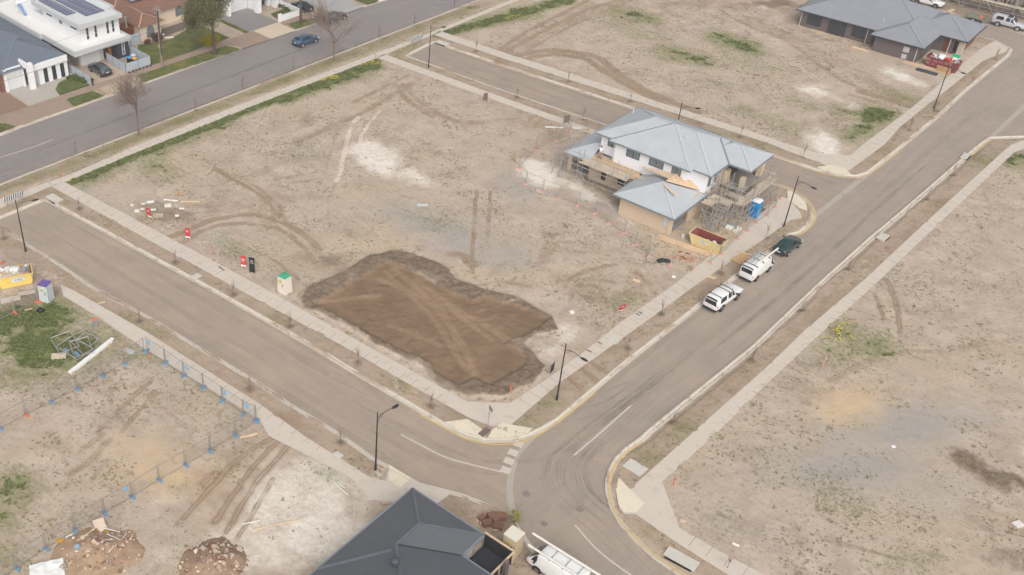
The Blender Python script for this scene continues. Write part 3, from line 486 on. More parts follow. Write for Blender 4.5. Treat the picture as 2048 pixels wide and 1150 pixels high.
# joints cut across the slabs of the straight paths
jb = B()
def joints(a, b, wd, step=1.5, z=.134):
    a = np.array(G(*a)); b = np.array(G(*b)); d = b-a; L = np.hypot(*d); d /= L; n = np.array([-d[1], d[0]])
    for i in range(1, int(L/step)):
        c = a+d*i*step; p, q = c-n*wd/2, c+n*wd/2
        jb.bar((*p, z), (*q, z), .045, .004)
joints((120, 368), (920, 818), 1.1); joints((1030, 822), (1400, 545), 1.3); joints((1420, 885), (2030, 300), 1.4); joints((10, 402), (1000, 12), 1.1); joints((780, 118), (1190, 258), .95); joints((890, 68), (1640, 320), 1.1); joints((1730, 305), (1960, 110), 1.2); joints((300, 685), (680, 920), 1.1); joints((1350, 1065), (1560, 1185), 1.3)
tag(jb.obj('path_joints', M('joint_dark', S(150, 136, 124))), kind='structure')
def kerb(pts, closed=False, flip=1):
    W = [np.array(p) for p in GP(pts)]; n = len(W); prof = [(-.04, -.03), (0, .004), (.30, .001), (.36, .135), (.50, .14), (.53, .0)]
    W2 = []
    for a, b in zip(W, W[1:]):
        k = max(1, int(np.hypot(*(b-a))/1.2)); W2 += [a+(b-a)*i/k for i in range(k)]
    W = W2+[W[-1]]; b = B(); rows = []
    for i, p in enumerate(W):
        d = (W[min(i+1, len(W)-1)]-W[max(i-1, 0)]); d = d/np.hypot(*d); nn = np.array([-d[1], d[0]])*flip
        rows.append([(*(p+nn*o), z) for o, z in prof])
    m = len(prof); vs = [v for r in rows for v in r]
    fs = [(i*m+j, i*m+j+1, (i+1)*m+j+1, (i+1)*m+j) for i in range(len(rows)-1) for j in range(m-1)]
    b.add(vs, fs); o = b.obj('kerb', CK); tag(o, kind='structure'); return o
kerb(E1[:24], flip=1); kerb(E1[23:]+E3[1:], flip=1); kerb([E1L[0], (-40, 455)], flip=-1); kerb(E1L[2:16], flip=-1); kerb(E1L[15:], flip=-1); kerb(ER, flip=1 if False else -1)
kerb(MN, flip=-1); kerb(MF, flip=-1)
def band(name, L, Rr, z, m): return sheet(name, L+Rr[::-1], z, m)
band('spoon_drain', BAND1, BAND1R, .006, CB); sheet('spoon_drain_far', [(1627, 428), (1632, 436), (1738, 352), (1717, 356)], .006, CB); sheet('spoon_drain_top', [(1968, 284), (1985, 277), (2130, 145), (2110, 145)], .006, CB)
def stripe(name, px, wd, m, z=.008):
    W = [np.array(p) for p in smooth_line(GP(px), 4)]; b = B(); L = []; Rr = []
    for i, p in enumerate(W):
        d = W[min(i+1, len(W)-1)]-W[max(i-1, 0)]; d = d/np.hypot(*d); nn = np.array([-d[1], d[0]])*wd/2*(min(1, .12+.3*min(i, len(W)-1-i)) if name == 'tyre_mark' else 1); L.append((*(p+nn), z)); Rr.append((*(p-nn), z))
    k = len(L); b.add(L+Rr, [(i, k+i, k+i+1, i+1) for i in range(k-1)]); o = b.obj(name, m); bm_fix(o.data); return tag(o, kind='structure')
stripe('lane_line', [(802, 869), (840, 889), (885, 912), (930, 926), (1004, 944)], .16, WL); stripe('lane_line', [(1262, 811), (1205, 862), (1148, 911)], .16, WL); stripe('lane_line', [(1150, 1050), (1190, 1095), (1230, 1128), (1275, 1158), (1350, 1200)], .16, WL)
stripe('lane_line', [(0, 315), (60, 296), (106, 279)], .16, WL); stripe('lane_line', [(-70, 340), (-40, 330)], .16, WL)
for q in ((1037, 888), (1026, 905), (1018, 922), (1011, 940)):
    c = np.array(G(*q)); d = np.array(G(q[0]-9, q[1]+17))-c; d /= np.hypot(*d); n = np.array([-d[1], d[0]])
    sheet('give_way_bar', [tuple(c+d*i*.38+n*j*.42) for i, j in ((-1, -1), (1, -1), (1, 1), (-1, 1))], .0085, WL, True)
stripe('kerb_line', [(840, 829), (905, 865), (945, 882), (1000, 889), (1048, 882), (1090, 862), (1170, 802), (1190, 784)], .16, YL, .012)
stripe('kerb_line', [(1285, 884), (1256, 904), (1236, 923), (1223, 947), (1218, 968), (1219, 988), (1228, 1018), (1243, 1044), (1274, 1079), (1312, 1112), (1370, 1152)], .16, YL, .012)
stripe('kerb_line', [(1590, 471), (1605, 466), (1622, 452), (1631, 436), (1628, 420), (1613, 398), (1580, 376), (1550, 366)], .2, YL, .012)
stripe('kerb_line', [(1548, 313.5), (1629, 342), (1675, 353), (1716, 356), (1738, 349), (1797, 304)], .16, YL, .012)
stripe('kerb_line', [(2010, 285), (1985, 279), (1966, 291), (1945, 310)], .16, YL, .012)
for i, r in enumerate(RAMPS): sheet('kerb_ramp', r, .137, CR)
def scuffmat(name, c, a):
    t = NT(name); P = t.pos(obj=False); t.done(c, .9, .1); tr = t.n('ShaderNodeBsdfTransparent'); mx = t.n('ShaderNodeMixShader')
    t.l(t.math('MULTIPLY', t.rng(t.math('ADD', t.math('MULTIPLY', t.noise(P, .5, 3), .6), t.math('MULTIPLY', t.noise(P, 9, 4), .4)), .36, .64), a), mx.inputs[0]); t.l(tr.outputs[0], mx.inputs[1]); t.l(t.b.outputs[0], mx.inputs[2]); t.l(mx.outputs[0], t.t.nodes['Material Output'].inputs[0]); return t.m
SCD = scuffmat('tyre_scuff', S(118, 110, 104), .24); SCL = scuffmat('dust_scuff', S(192, 176, 160), .42)
for k, (L, wd, m) in enumerate((([(700, 800), (800, 850), (900, 900), (1000, 925), (1090, 915), (1180, 850)], .5, SCL), ([(720, 850), (820, 900), (920, 935), (1010, 952)], .6, SCL), ([(1200, 790), (1240, 770), (1290, 760)], .3, SCD), ([(1175, 815), (1215, 800), (1260, 770)], .3, SCD), ([(1150, 840), (1190, 830), (1230, 800)], .3, SCL), ([(1340, 740), (1450, 650), (1560, 560), (1700, 440), (1850, 310), (1960, 215)], .7, SCL), ([(1400, 720), (1500, 640), (1620, 540), (1750, 420), (1880, 305)], .5, SCD), ([(150, 450), (300, 540), (450, 625), (600, 715), (740, 795)], .8, SCL), ([(110, 470), (260, 560), (400, 645), (560, 740)], .7, SCL), ([(900, 120), (1000, 155), (1100, 190), (1200, 222)], .6, SCL), ([(870, 110), (960, 155), (1100, 200)], .5, SCL), ([(1000, 145), (1090, 150)], .3, SCL), ([(60, 345), (300, 250), (600, 135), (800, 55)], .5, SCD), ([(30, 320), (280, 222), (560, 115), (760, 38)], .5, SCD))):
    stripe('tyre_mark', L, wd, m, .0045+.0004*(k % 8))
for L, wd in (([(-40, 380), (0, 364), (200, 287), (518, 164), (950, -2)], .9), ([(-20, 362), (150, 298), (500, 165)], .5), ([(100, 408), (420, 583), (640, 712), (820, 822)], .5), ([(100, 510), (300, 627), (520, 757), (680, 858), (800, 935)], .7), ([(1110, 860), (1240, 752), (1400, 625), (1540, 512)], .5), ([(1310, 855), (1513, 690), (1640, 568), (1800, 425), (1940, 303)], .6), ([(1020, 190), (1213, 256), (1400, 318)], .6), ([(900, 100), (1018, 142), (1270, 225)], .6)):
    stripe('dust_band', L, wd, SCL, .0032)
for i in range(16):
    o = (i-8)*7+random.uniform(-4, 4); stripe('tyre_mark', [(1320+o*.7, 1150), (1225+o, 1050), (1150+o, 985), (1140+o*.9, 930), (1180+o*.8, 880), (1290+o*.6, 790), (1400+o*.5, 700)][random.randint(0, 2):7-random.randint(0, 2)], random.uniform(.12, .25), SCD if i % 3 else SCL, .0046+.0003*i)
# service pit lids and gully pits set in path and verge
LID = M('steel_lid', S(120, 112, 106), .6); PITW = []
for q, sx, sy, m in (((1230, 682), .5, 1.1, CC), ((675, 913), .5, .6, CC), ((392, 555), .5, .9, CC), ((358, 512), .4, .5, CC), ((1270, 937), 1.1, 1.1, CC), ((255, 656), .4, .5, CC), ((1290, 630), .3, .5, CC)):
    P = G(*q); b = B(); b.obox((*P, .137), sx*1.6, sy*1.2, .03, R_(-45)); tag(b.obj('pit_lid', m), kind='structure')
for q in ((440, 537), (446, 541), (1280, 627), (1275, 631), (1199, 688), (1178, 704)):
    P = G(*q); b = B(); b.obox((*P, .136), .5, .18, .02, R_(-45)); tag(b.obj('pit_lid', LID), kind='structure')
def gully(px, ang, L=2.6, wd=1.1):
    P = G(*px); c, s = math.cos(R_(ang)), math.sin(R_(ang)); b = B(); b.obox((P[0], P[1], .15), L, wd, .1, R_(ang))
    tag(b.obj('gully_pit', CC), kind='structure'); b = B(); b.obox((P[0]+s*(wd/2+.06), P[1]-c*(wd/2+.06), .07), L*.86, .12, .12, R_(ang)); tag(b.obj('gully_mouth_shade', M('black_gap_shade', S(34, 32, 30))), kind='structure')  # black box stands in for the shade inside the open slot
gully((1362, 1120), -41+2); gully((1765, 476), 45, 1.6, 1.0); gully((109, 399), -42, 2.2); gully((885, 88), -42, 2.2); gully((1930, 314), 48, 1.8, .8)
for q, r in (((149, 304), .42), ((1053, 988), .35), ((13, 341), .4), ((1160, 1018), .35), ((1088, 1047), .3)):
    b = B(); b.cyl((*G(*q), -.01), (*G(*q), .008), r, 14); tag(b.obj('manhole_cover', M('manhole', S(138, 127, 119), .7)), kind='structure')
# old street: lawns, drives, pavers
LAWNM = NT('lawn_grass'); P_ = LAWNM.pos(obj=False)
MATS['lawn_grass'] = LAWNM.done(LAWNM.mix(LAWNM.rng(LAWNM.noise(P_, .6, 6, .7), .38, .64), LAWNM.mix(LAWNM.noise(P_, 9, 3), S(66, 84, 36), S(98, 112, 54)), S(134, 124, 78)), .95, .1)
def paver(name, c, c2, sc):
    t = NT(name); P = t.pos(R_(44), (1.001, 1, 1), False); br = t.n('ShaderNodeTexBrick'); t.l(P, br.inputs['Vector']); br.inputs['Scale'].default_value = sc
    br.inputs['Color1'].default_value = (*c, 1); br.inputs['Color2'].default_value = (*mul(c, .9), 1); br.inputs['Mortar'].default_value = (*c2, 1); br.inputs['Mortar Size'].default_value = .03
    k = t.mix(t.rng(t.noise(t.pos(obj=False), .7, 5), .45, .7, 0, .4), br.outputs[0], c2); return t.done(k, .85, .2)
MT = {'drive_tan': conc('drive_tan', S(188, 170, 150), S(170, 152, 134), .4), 'drive_grey': conc('drive_grey', S(184, 176, 166), S(168, 158, 146), .5), 'drive_brown': conc('drive_brown', S(150, 124, 106), S(136, 112, 96), .6), 'drive_slate': paver('drive_slate', S(150, 144, 142), S(136, 130, 128), 2.2),
      'drive_slate2': conc('drive_slate2', S(170, 168, 168), S(158, 154, 152), .4), 'drive_slate3': conc('drive_slate3', S(118, 106, 98), S(104, 94, 86), .6), 'drive_cream': conc('drive_cream', S(212, 194, 172), S(196, 178, 156), .4), 'court_pave': conc('court_pave', S(168, 160, 154), S(150, 142, 136), .4)}
for k in ('paver_path', 'paver_apron', 'paver_path2', 'paver_apron2'): MT[k] = paver(k, S(172, 150, 134), S(150, 132, 118), 3.0)
for P, k in DRIVES: sheet({'paver': 'paver_path', 'drive': 'driveway', 'court': 'courtyard'}[k.split('_')[0]], P, {'d': .134, 'p': .138, 'c': .134}[k[0]]+(.004 if k in ('paver_apron', 'paver_apron2') else 0), MT[k], True)
for P in LAWNS: sheet('lawn', P, .147, MATS['lawn_grass'], True)
GR = build_ground()
def samp(k, X, Y):
    a = GR[k]; i = np.clip(np.searchsorted(GR['x'], X)-1, 0, a.shape[1]-2); j = np.clip(np.searchsorted(GR['y'], Y)-1, 0, a.shape[0]-2)
    fx = np.clip((X-GR['x'][i])/(GR['x'][i+1]-GR['x'][i]), 0, 1); fy = np.clip((Y-GR['y'][j])/(GR['y'][j+1]-GR['y'][j]), 0, 1)
    return (a[j, i]*(1-fx)+a[j, i+1]*fx)*(1-fy)+(a[j+1, i]*(1-fx)+a[j+1, i+1]*fx)*fy
def gz(x, y): return float(samp('z', np.array([x]), np.array([y]))[0])
def tufts(name, X, Y, size, hgt, mat, k=5, z=None):
    n = len(X); z = samp('z', X, Y) if z is None else z
    a = RNG.random((n, k))*6.283; L = size[:, None]*(.5+.8*RNG.random((n, k))); wd = L*(.28+.3*RNG.random((n, k))); h = hgt[:, None]*(.3+1.0*RNG.random((n, k)))
    dx, dy = np.cos(a), np.sin(a); ox = X[:, None]+(RNG.random((n, k))-.5)*size[:, None]*.8; oy = Y[:, None]+(RNG.random((n, k))-.5)*size[:, None]*.8; zz = np.repeat((z-.01)[:, None], k, 1)
    p0 = np.stack([ox-dy*wd, oy+dx*wd, zz], -1); p1 = np.stack([ox+dy*wd, oy-dx*wd, zz], -1)
    p2 = np.stack([ox+dx*L+dy*wd*.6, oy+dy*L-dx*wd*.6, zz+h], -1); p3 = np.stack([ox+dx*L-dy*wd*.6, oy+dy*L+dx*wd*.6, zz+h], -1)
    V = np.stack([p0, p1, p2, p3], 2).reshape(-1, 3); o = mesh_np(name, V, np.arange(len(V)).reshape(-1, 4), mat); return tag(o, kind='stuff')
def leafmat(name, c1, c2, c3=None):
    t = NT(name); P = t.pos(obj=False); f = t.noise(P, 1.1, 4, .7); g = t.noise(P, 7, 3)
    c = t.mix(t.rng(f, .35, .65), c1, c2)
    if c3: c = t.mix(t.rng(g, .52, .66), c, c3)
    c = t.mix(t.rng(g, .3, .5, .35, 0), c, mul(c1, .75)); MATS[name] = t.done(c, .9, .12); return MATS[name]
WEED = leafmat('weed_leaf', S(84, 108, 54), S(110, 128, 68), S(132, 138, 86)); GRASS = leafmat('grass_leaf', S(92, 104, 60), S(120, 126, 78)); FLOW = leafmat('flower_yellow', S(214, 200, 50), S(228, 210, 80)); DEADG = leafmat('dry_weed', S(136, 126, 98), S(164, 150, 124))
def scatter():
    n = 1500000; X = RNG.uniform(-60, 118, n); Y = RNG.uniform(49, 186, n)
    dd = samp('dr', X, Y); dp = samp('dp', X, Y); g = samp('gr', X, Y); pad = samp('pad', X, Y)+samp('rim', X, Y)*.8; tr = samp('tr', X, Y); wh = samp('wh', X, Y)
    c1 = fbm(X, Y, .45, 4, 101); c2 = fbm(X, Y, .11, 3, 131); c3 = fbm(X, Y, 1.6, 2, 171)
    ok = (dd > .55) & (dp > .1) & (pad < .35)
    base = np.clip((c1-.45)*2.2, 0, 1)*np.clip((c2-.33)*3.2, 0, 1)*.72
    pr = np.clip(base+np.clip(g-.04, 0, 1)*1.15*np.clip((c3-.34)*2.6+(c1-.5)*1.6+np.clip(g-.8, 0, .5)*1.5, 0, 1)*1.0, 0, 1)*(1-np.clip(tr, 0, .8))*(1-np.clip(wh, 0, .7))
    far = np.clip((Y-60)/110, 0, 1)
    k = ok & (RNG.random(n) < pr*np.where(g > .8, .85, .62)); X1, Y1, g1 = X[k], Y[k], g[k]
    lush = (g1+1.1*(fbm(X1, Y1, .9, 3, 77)-.5)) > .86; sz = np.where(lush, RNG.uniform(.10, .20, len(X1)), RNG.uniform(.04, .05+.075*RNG.random(len(X1))**1.5, len(X1))); hh = np.where(lush, .09, .03)*RNG.uniform(.6, 1.4, len(X1))
    tufts('weeds', X1[~lush], Y1[~lush], sz[~lush], hh[~lush], WEED, 5); tufts('long_grass', X1[lush], Y1[lush], sz[lush], hh[lush], GRASS, 5)
    # dry tufts and clods with their own little shadows
    pr = np.clip((fbm(X, Y, .3, 4, 211)-.46)*3, 0, 1)*.10*(1-np.clip(wh, 0, .8)); k = ok & (RNG.random(n) < pr); tufts('dry_weeds', X[k], Y[k], RNG.uniform(.08, .2, k.sum()), RNG.uniform(.03, .1, k.sum()), DEADG, 4)
    fl = np.zeros(len(X1))
    for cx, cy, rx, ry, dn in ((1688, 658, 26, 12, .9), (1655, 685, 30, 10, .5), (1700, 675, 30, 14, .3), (800, 97, 26, 8, .7), (138, 364, 5, 3, 1.), (640, 158, 40, 6, .4), (720, 128, 40, 6, .3), (1040, 40, 30, 8, .2)):
        d = pdist(X1, Y1, ell(cx, cy, rx, ry), .3); fl = np.maximum(fl, dn*(d < 0))
    q = RNG.random(len(X1)) < fl; tufts('yellow_flowers', X1[q], Y1[q], np.full(q.sum(), .1), np.full(q.sum(), .02), FLOW, 4, samp('z', X1[q], Y1[q])+.17)
    # clods
    k = ok & (RNG.random(n) < .018*np.clip((fbm(X, Y, .2, 3, 301)-.35)*3, 0, 1)) | ((samp('rim', X, Y) > .5) & (samp('pad', X, Y) < .3) & (RNG.random(n) < .10))
    Xc, Yc = X[k], Y[k]; m = len(Xc); r = RNG.uniform(.03, .09, m); zc = samp('z', Xc, Yc)
    A = RNG.random(m)*6.28; V = []
    for i in range(4): V.append(np.stack([Xc+r*np.cos(A+i*1.571)*RNG.uniform(.7, 1.4, m), Yc+r*np.sin(A+i*1.571), zc-.02], -1))
    V.append(np.stack([Xc+r*.2, Yc, zc+r*RNG.uniform(.5, 1.1, m)], -1)); V = np.stack(V, 1).reshape(-1, 3); b = np.arange(m)*5
    F = np.concatenate([np.stack([b+i, b+(i+1) % 4, b+4], -1) for i in range(4)])
    tag(mesh_np('clods', V, F, M('clod_soil', S(150, 128, 106), .95, .25, 3)), kind='stuff')
    # lawns
    LX, LY = [], []
    for P in LAWNS:
        P = np.array(P); m = 6000; x = RNG.uniform(P[:, 0].min(), P[:, 0].max(), m); y = RNG.uniform(P[:, 1].min(), P[:, 1].max(), m); q = pdist(x, y, P, 1) < -.05; LX.append(x[q]); LY.append(y[q])
    LX = np.concatenate(LX); LY = np.concatenate(LY); q = fbm(LX, LY, .5, 3, 7) > .42; LX, LY = LX[q], LY[q]
    tufts('lawn_blades', LX, LY, np.full(len(LX), .12), np.full(len(LX), .05), GRASS, 3, np.full(len(LX), .15))
scatter()
# ================================================================ houses
def roofmat(name, c, period, ang, amp=.5):
    """profiled sheet metal: ribs run down the slope, drawn as bump and as darker troughs in the colour"""
    t = NT(name); P = t.pos(); f = t.noise(P, .5, 5, .6)
    N = t.n('ShaderNodeTexCoord').outputs['Normal']; sn = t.n('ShaderNodeSeparateXYZ'); t.l(N, sn.inputs[0]); sq = t.n('ShaderNodeSeparateXYZ'); t.l(P, sq.inputs[0])
    w_ = t.math('GREATER_THAN', t.math('ABSOLUTE', sn.outputs[0]), t.math('ABSOLUTE', sn.outputs[1])); cc = t.math('ADD', t.math('MULTIPLY', sq.outputs[1], w_), t.math('MULTIPLY', sq.outputs[0], t.math('SUBTRACT', 1., w_)))
    rib = t.math('ABSOLUTE', t.math('SINE', t.math('MULTIPLY', cc, math.pi/.38))); t.bump(rib, .02, .22); st = t.noise(P, 2.2, 5, .7)
    MATS[name] = t.done(t.mix(t.rng(st, .45, .7, 0, .25), t.mix(t.rng(rib, 0, .35, .10, 0), t.mix(t.rng(f, .3, .7), mul(c, .93), mul(c, 1.05)), mul(c, .72)), mul(c, 1.12)), .55, .35); return MATS[name]
def brickmat(name, c, c2, mort):
    t = NT(name); o = t.n('ShaderNodeTexCoord').outputs['Object']; sp = t.n('ShaderNodeSeparateXYZ'); t.l(o, sp.inputs[0]); cb = t.n('ShaderNodeCombineXYZ')
    t.l(t.math('ADD', sp.outputs[0], sp.outputs[1]), cb.inputs[0]); t.l(sp.outputs[2], cb.inputs[1])
    br = t.n('ShaderNodeTexBrick'); t.l(cb.outputs[0], br.inputs['Vector']); br.inputs['Scale'].default_value = 1; br.inputs['Brick Width'].default_value = .24; br.inputs['Row Height'].default_value = .086; br.inputs['Mortar Size'].default_value = .01
    br.inputs['Color1'].default_value = (*c, 1); br.inputs['Color2'].default_value = (*c2, 1); br.inputs['Mortar'].default_value = (*mort, 1)
    k = t.mix(t.rng(t.noise(o, .8, 5), .4, .7, 0, .3), br.outputs[0], mul(c, .85)); MATS[name] = t.done(k, .9, .15); return MATS[name]
ROOF_G = roofmat('roof_pale_grey', S(182, 187, 190), .2, 0); ROOF_F = roofmat('roof_blue_grey', S(144, 147, 153), .2, 0); ROOF_D = roofmat('roof_charcoal', S(96, 99, 104), .2, 0); ROOF_B = roofmat('roof_slate_blue', S(108, 116, 128), .2, 0)
GUT = M('gutter_grey', S(128, 136, 142), .5); GUTD = M('gutter_dark', S(66, 70, 76), .5); FASW = M('fascia_white', S(222, 222, 220), .6, .03); FASG = M('fascia_pale', S(196, 198, 200), .6, .03)
BR_T = brickmat('brick_tan', S(212, 190, 164), S(204, 180, 152), S(214, 200, 180)); BR_D = brickmat('brick_dark', S(112, 100, 98), S(96, 86, 86), S(120, 112, 108)); BR_R = brickmat('brick_red', S(134, 82, 66), S(118, 72, 60), S(140, 120, 110))
WHT = M('wall_white', S(234, 234, 234), .6, .02); FOAM = M('foam_white', S(238, 238, 242), .7, .02); CRM = M('render_cream', S(222, 204, 182), .8, .04); RWHT = M('render_white', S(238, 238, 238), .7, .02)
GLS = M('glass_dark', S(58, 62, 66), .12, .2, .6, spec=.6); GLSP = M('glass_pale', S(120, 128, 132), .12, .25, .8, spec=.6); ALU = M('frame_dark', S(60, 60, 64), .5); ALW = M('frame_white', S(224, 224, 224), .5)
TIM = M('timber_pale', S(218, 192, 160), .8, .1, 3); TIMO = M('timber_orange', S(192, 164, 134), .8, .14, 3); PLY = M('ply_sheet', S(206, 168, 124), .8, .08, 2); PLANK = M('scaffold_plank', S(206, 192, 172), .85, .1, 2, S(170, 152, 134)); STEEL = M('galv_steel', S(176, 172, 168), .45, .1, 4, metal=.3); STEELD = M('galv_dark', S(150, 148, 146), .5, .1, 4, metal=.3)
SLABM = M('slab_grey', S(150, 144, 140), .8, .08); DOORB = M('door_brown', S(110, 70, 46), .6); WPIPE = M('downpipe_white', S(226, 222, 214), .5)
def hip(b, x0, x1, y0, y1, z, tan=.414):
    w = x1-x0; d = y1-y0
    if w >= d: h = d/2; A = (x0+h, y0+h, z+h*tan); C = (x1-h, y0+h, z+h*tan); fs = [(0, 1, 5, 4), (1, 2, 5), (2, 3, 4, 5), (3, 0, 4)]
    else: h = w/2; A = (x0+h, y0+h, z+h*tan); C = (x0+h, y1-h, z+h*tan); fs = [(0, 1, 4), (1, 2, 5, 4), (2, 3, 5), (3, 0, 4, 5)]
    b.add([(x0, y0, z), (x1, y0, z), (x1, y1, z), (x0, y1, z), A, C], fs+[(3, 2, 1, 0)])
    return [((x0, y0, z), A), ((x1, y0, z), A if w < d else C), ((x1, y1, z), C), ((x0, y1, z), A if w >= d else C), (A, C)]
def caps(b, lines, r=.09, z=.02):
    for p, q in lines: b.bar((p[0], p[1], p[2]+z), (q[0], q[1], q[2]+z), r*2.2, .05)
def gutter(b, x0, x1, y0, y1, z, w=.12, h=.16):
    b.box(x0-w, x1+w, y0-w, y0, z-h, z+.01); b.box(x0-w, x1+w, y1, y1+w, z-h, z+.01); b.box(x0-w, x0, y0, y1, z-h, z+.01); b.box(x1, x1+w, y0, y1, z-h, z+.01)
def wallbox(b, x0, x1, y0, y1, z0, z1, t=.2):
    b.box(x0, x1, y0, y0+t, z0, z1); b.box(x0, x1, y1-t, y1, z0, z1); b.box(x0, x0+t, y0+t, y1-t, z0, z1); b.box(x1-t, x1, y0+t, y1-t, z0, z1)
def window(par, ax, c, a0, a1, z0, z1, name='window', frame=None, glass=None, bars=1, hb=0, out=-1):
    """window on the wall ax='y' (wall plane y=c, span in x) or 'x'; out = outward sign"""
    frame = frame or ALU; glass = glass or GLS
    bb = B(); fr = .06; d0, d1 = sorted((c, c+out*.05)); g0, g1 = sorted((c, c+out*.02))
    def bx(b, p0, p1, q0, q1, e0, e1): b.box(p0, p1, e0, e1, q0, q1) if ax == 'y' else b.box(e0, e1, p0, p1, q0, q1)
    for p in [(a0, a0+fr, z0, z1), (a1-fr, a1, z0, z1), (a0+fr, a1-fr, z0, z0+fr), (a0+fr, a1-fr, z1-fr, z1)]: bx(bb, *p, d0, d1)
    for i in range(bars): m = a0+(a1-a0)*(i+1)/(bars+1); bx(bb, m-.025, m+.025, z0+fr, z1-fr, d0, d1)
    for i in range(hb): m = z0+(z1-z0)*(i+1)/(hb+1)*.7; bx(bb, a0+fr, a1-fr, m-.025, m+.025, d0, d1)
    w_ = bb.obj(name, frame, par); g = B(); bx(g, a0+fr, a1-fr, z0+fr, z1-fr, g0, g1); g.obj('pane', glass, w_); return w_
def downpipe(par, x, y, z1, z0=0., m=None): b = B(); b.cyl((x, y, z0), (x, y, z1-.25), .05, 6); b.bar((x, y, z1-.25), (x, y+.3, z1-.05), .09, .09); b.box(x-.09, x+.09, y-.09, y+.09, z1-.3, z1-.12); return b.obj('downpipe', m or WPIPE, par)
# ---------------- finished dark brick house
h = thing('brick_house', 'long single storey dark brick house with blue grey hip roof at the top right', 'house', (*FF.o, .1), FF.a)
rb = B(); L = []
L += hip(rb, -19.7, 1.0, 1.3, 16.4, 2.7); L += hip(rb, -6.95, 1.06, -.86, 12, 2.705); L += hip(rb, -4, 5.1, 6.45, 15.6, 2.71)
roof = rb.obj('roof', ROOF_F, h); cb = B(); caps(cb, L); cb.obj('ridge_capping', M('cap_blue_grey', S(150, 156, 166), .5), roof)
g = B(); gutter(g, -19.7, -7, 1.3, 16.4, 2.7); gutter(g, -6.95, 1.06, -.86, 6.3, 2.69); gutter(g, 1.2, 5.1, 6.45, 15.6, 2.68); g.obj('gutter', GUTD, h)
wb = B(); wallbox(wb, -19.1, .4, 1.9, 15.8, 0, 2.66); wallbox(wb, -6.3, .4, -.25, 1.88, 0, 2.64); wallbox(wb, .42, 3.2, 7.3, 15, 0, 2.62); wb.obj('wall', BR_D, h)
pb = B(); pb.box(3.9, 4.6, 6.9, 8.3, 0, 2.6); pb.obj('pier', M('pier_pale_brick', S(190, 178, 164), .85, .1, 3), h)
eb = B(); eb.box(3.25, 4.3, 8.4, 14.6, 0, 2.6); eb.obj('entry_wall', BR_R, h)
dr_ = B(); dr_.box(.4, .43, .4, 5.2, .05, 2.3); dr_.obj('garage_door', M('garage_door_grey', S(92, 90, 86), .6), h)
d2 = B(); d2.box(1.8, 2.7, 7.24, 7.29, .1, 2.3); d2.obj('door', DOORB, h)
for a, c_, z0 in ((-17.9, -15.6, .6), (-10.6, -8.5, .6), (-7.3, -6.35, .6)): window(h, 'y', 1.9, a, c_, z0, 2.45, glass=GLS)
window(h, 'y', 1.9, -14.4, -11.6, .06, 2.45, 'sliding_door_or_shade_panel', bars=2)
for x0, z0, z1, w_ in ((-1.9, 1.2, 2.05, .9), (-1.85, .15, .85, .75)):
    b = B(); b.box(x0, x0+w_, -.3, -.25, z0, z1); b.obj('meter_panel', M('meter_grey', S(196, 194, 190), .6), h)
for x, y in ((-18.9, 1.75), (-8.2, 1.75), (.1, -.42), (2.7, 6.6)): downpipe(h, x, y, 2.7)
b = B(); b.cyl((-6.8, 3.2, 3.4), (-6.8, 3.2, 4.1), .04, 5); b.obj('flue', WPIPE, h)
# ---------------- house in scaffolding
h = thing('unfinished_house', 'two storey house in scaffolding with pale grey roof and white foam upper walls', 'house', (*FH.o, .1), FH.a)
U = 5.75; Lw = 2.7; rb = B(); L = []
for r in ((-14.5, .95, 5.5, 15.5, U), (-12.2, -1.37, 4.88, 15.4, U+.003), (-3, 3.72, 9.78, 15.6, U+.006), (-9, .93, 5.58, 15.45, U+.004)):
    L += hip(rb, *r)
roof = rb.obj('upper_roof', ROOF_G, h); cb = B(); caps(cb, L); cb.obj('ridge_capping', M('cap_pale', S(188, 193, 196), .5), roof)
[B().bar(p, q, .16, .04).obj('valley_gutter', GUT, roof) for p, q in (((-12.15, 5.5, U+.03), (-7.3, 10.35, U+2.03)), ((1.0, 9.7, U+.05), (-1.9, 12.6, U+1.25)))]
g = B()
for p, q in (((-14.5, 5.5), (-12.2, 5.5)), ((-12.2, 4.88), (-1.37, 4.88)), ((-1.37, 5.56), (.95, 5.56)), ((.95, 5.56), (.95, 9.75)), ((.95, 9.75), (3.72, 9.75)), ((3.72, 9.75), (3.72, 15.6)), ((-14.5, 5.5), (-14.5, 15.5)), ((-14.5, 15.55), (3.7, 15.65))):
    g.bar((*p, U-.07), (*q, U-.07), .14, .17)
g.obj('gutter', GUT, h)
sof = B(); sof.box(-14.4, .9, 5.6, 15.4, U-.1, U-.04); sof.box(.9, 3.6, 9.9, 15.5, U-.1, U-.04); sof.obj('eave_lining', M('eave_white', S(214, 212, 208), .8), h)
ub = B(); ub.box(-11.6, -1.95, 5.45, 15, 2.72, U-.11); ub.box(-13.95, -11.6, 6.1, 15, 2.72, U-.11); ub.box(-1.95, .33, 6.15, 15, 3.0, U-.11); ub.obj('upper_wall', FOAM, h)
for a, c_ in ((-13.0, -11.9), (-10.0, -8.2), (-6.9, -5.0), (-3.9, -2.7)):
    window(h, 'y', 6.1 if a < -12 else 5.45, a, c_, 4.3, U-.25, glass=GLSP)
for a, c_ in ((6.5, 7.1), (8.1, 8.7)): window(h, 'x', .33, a, c_, 3.7, U-.2, out=1, bars=0, glass=GLSP)
b = B(); b.box(-13.9, -11.7, 6.02, 6.09, 2.9, 3.04); b.obj('flashing', GUTD, h)
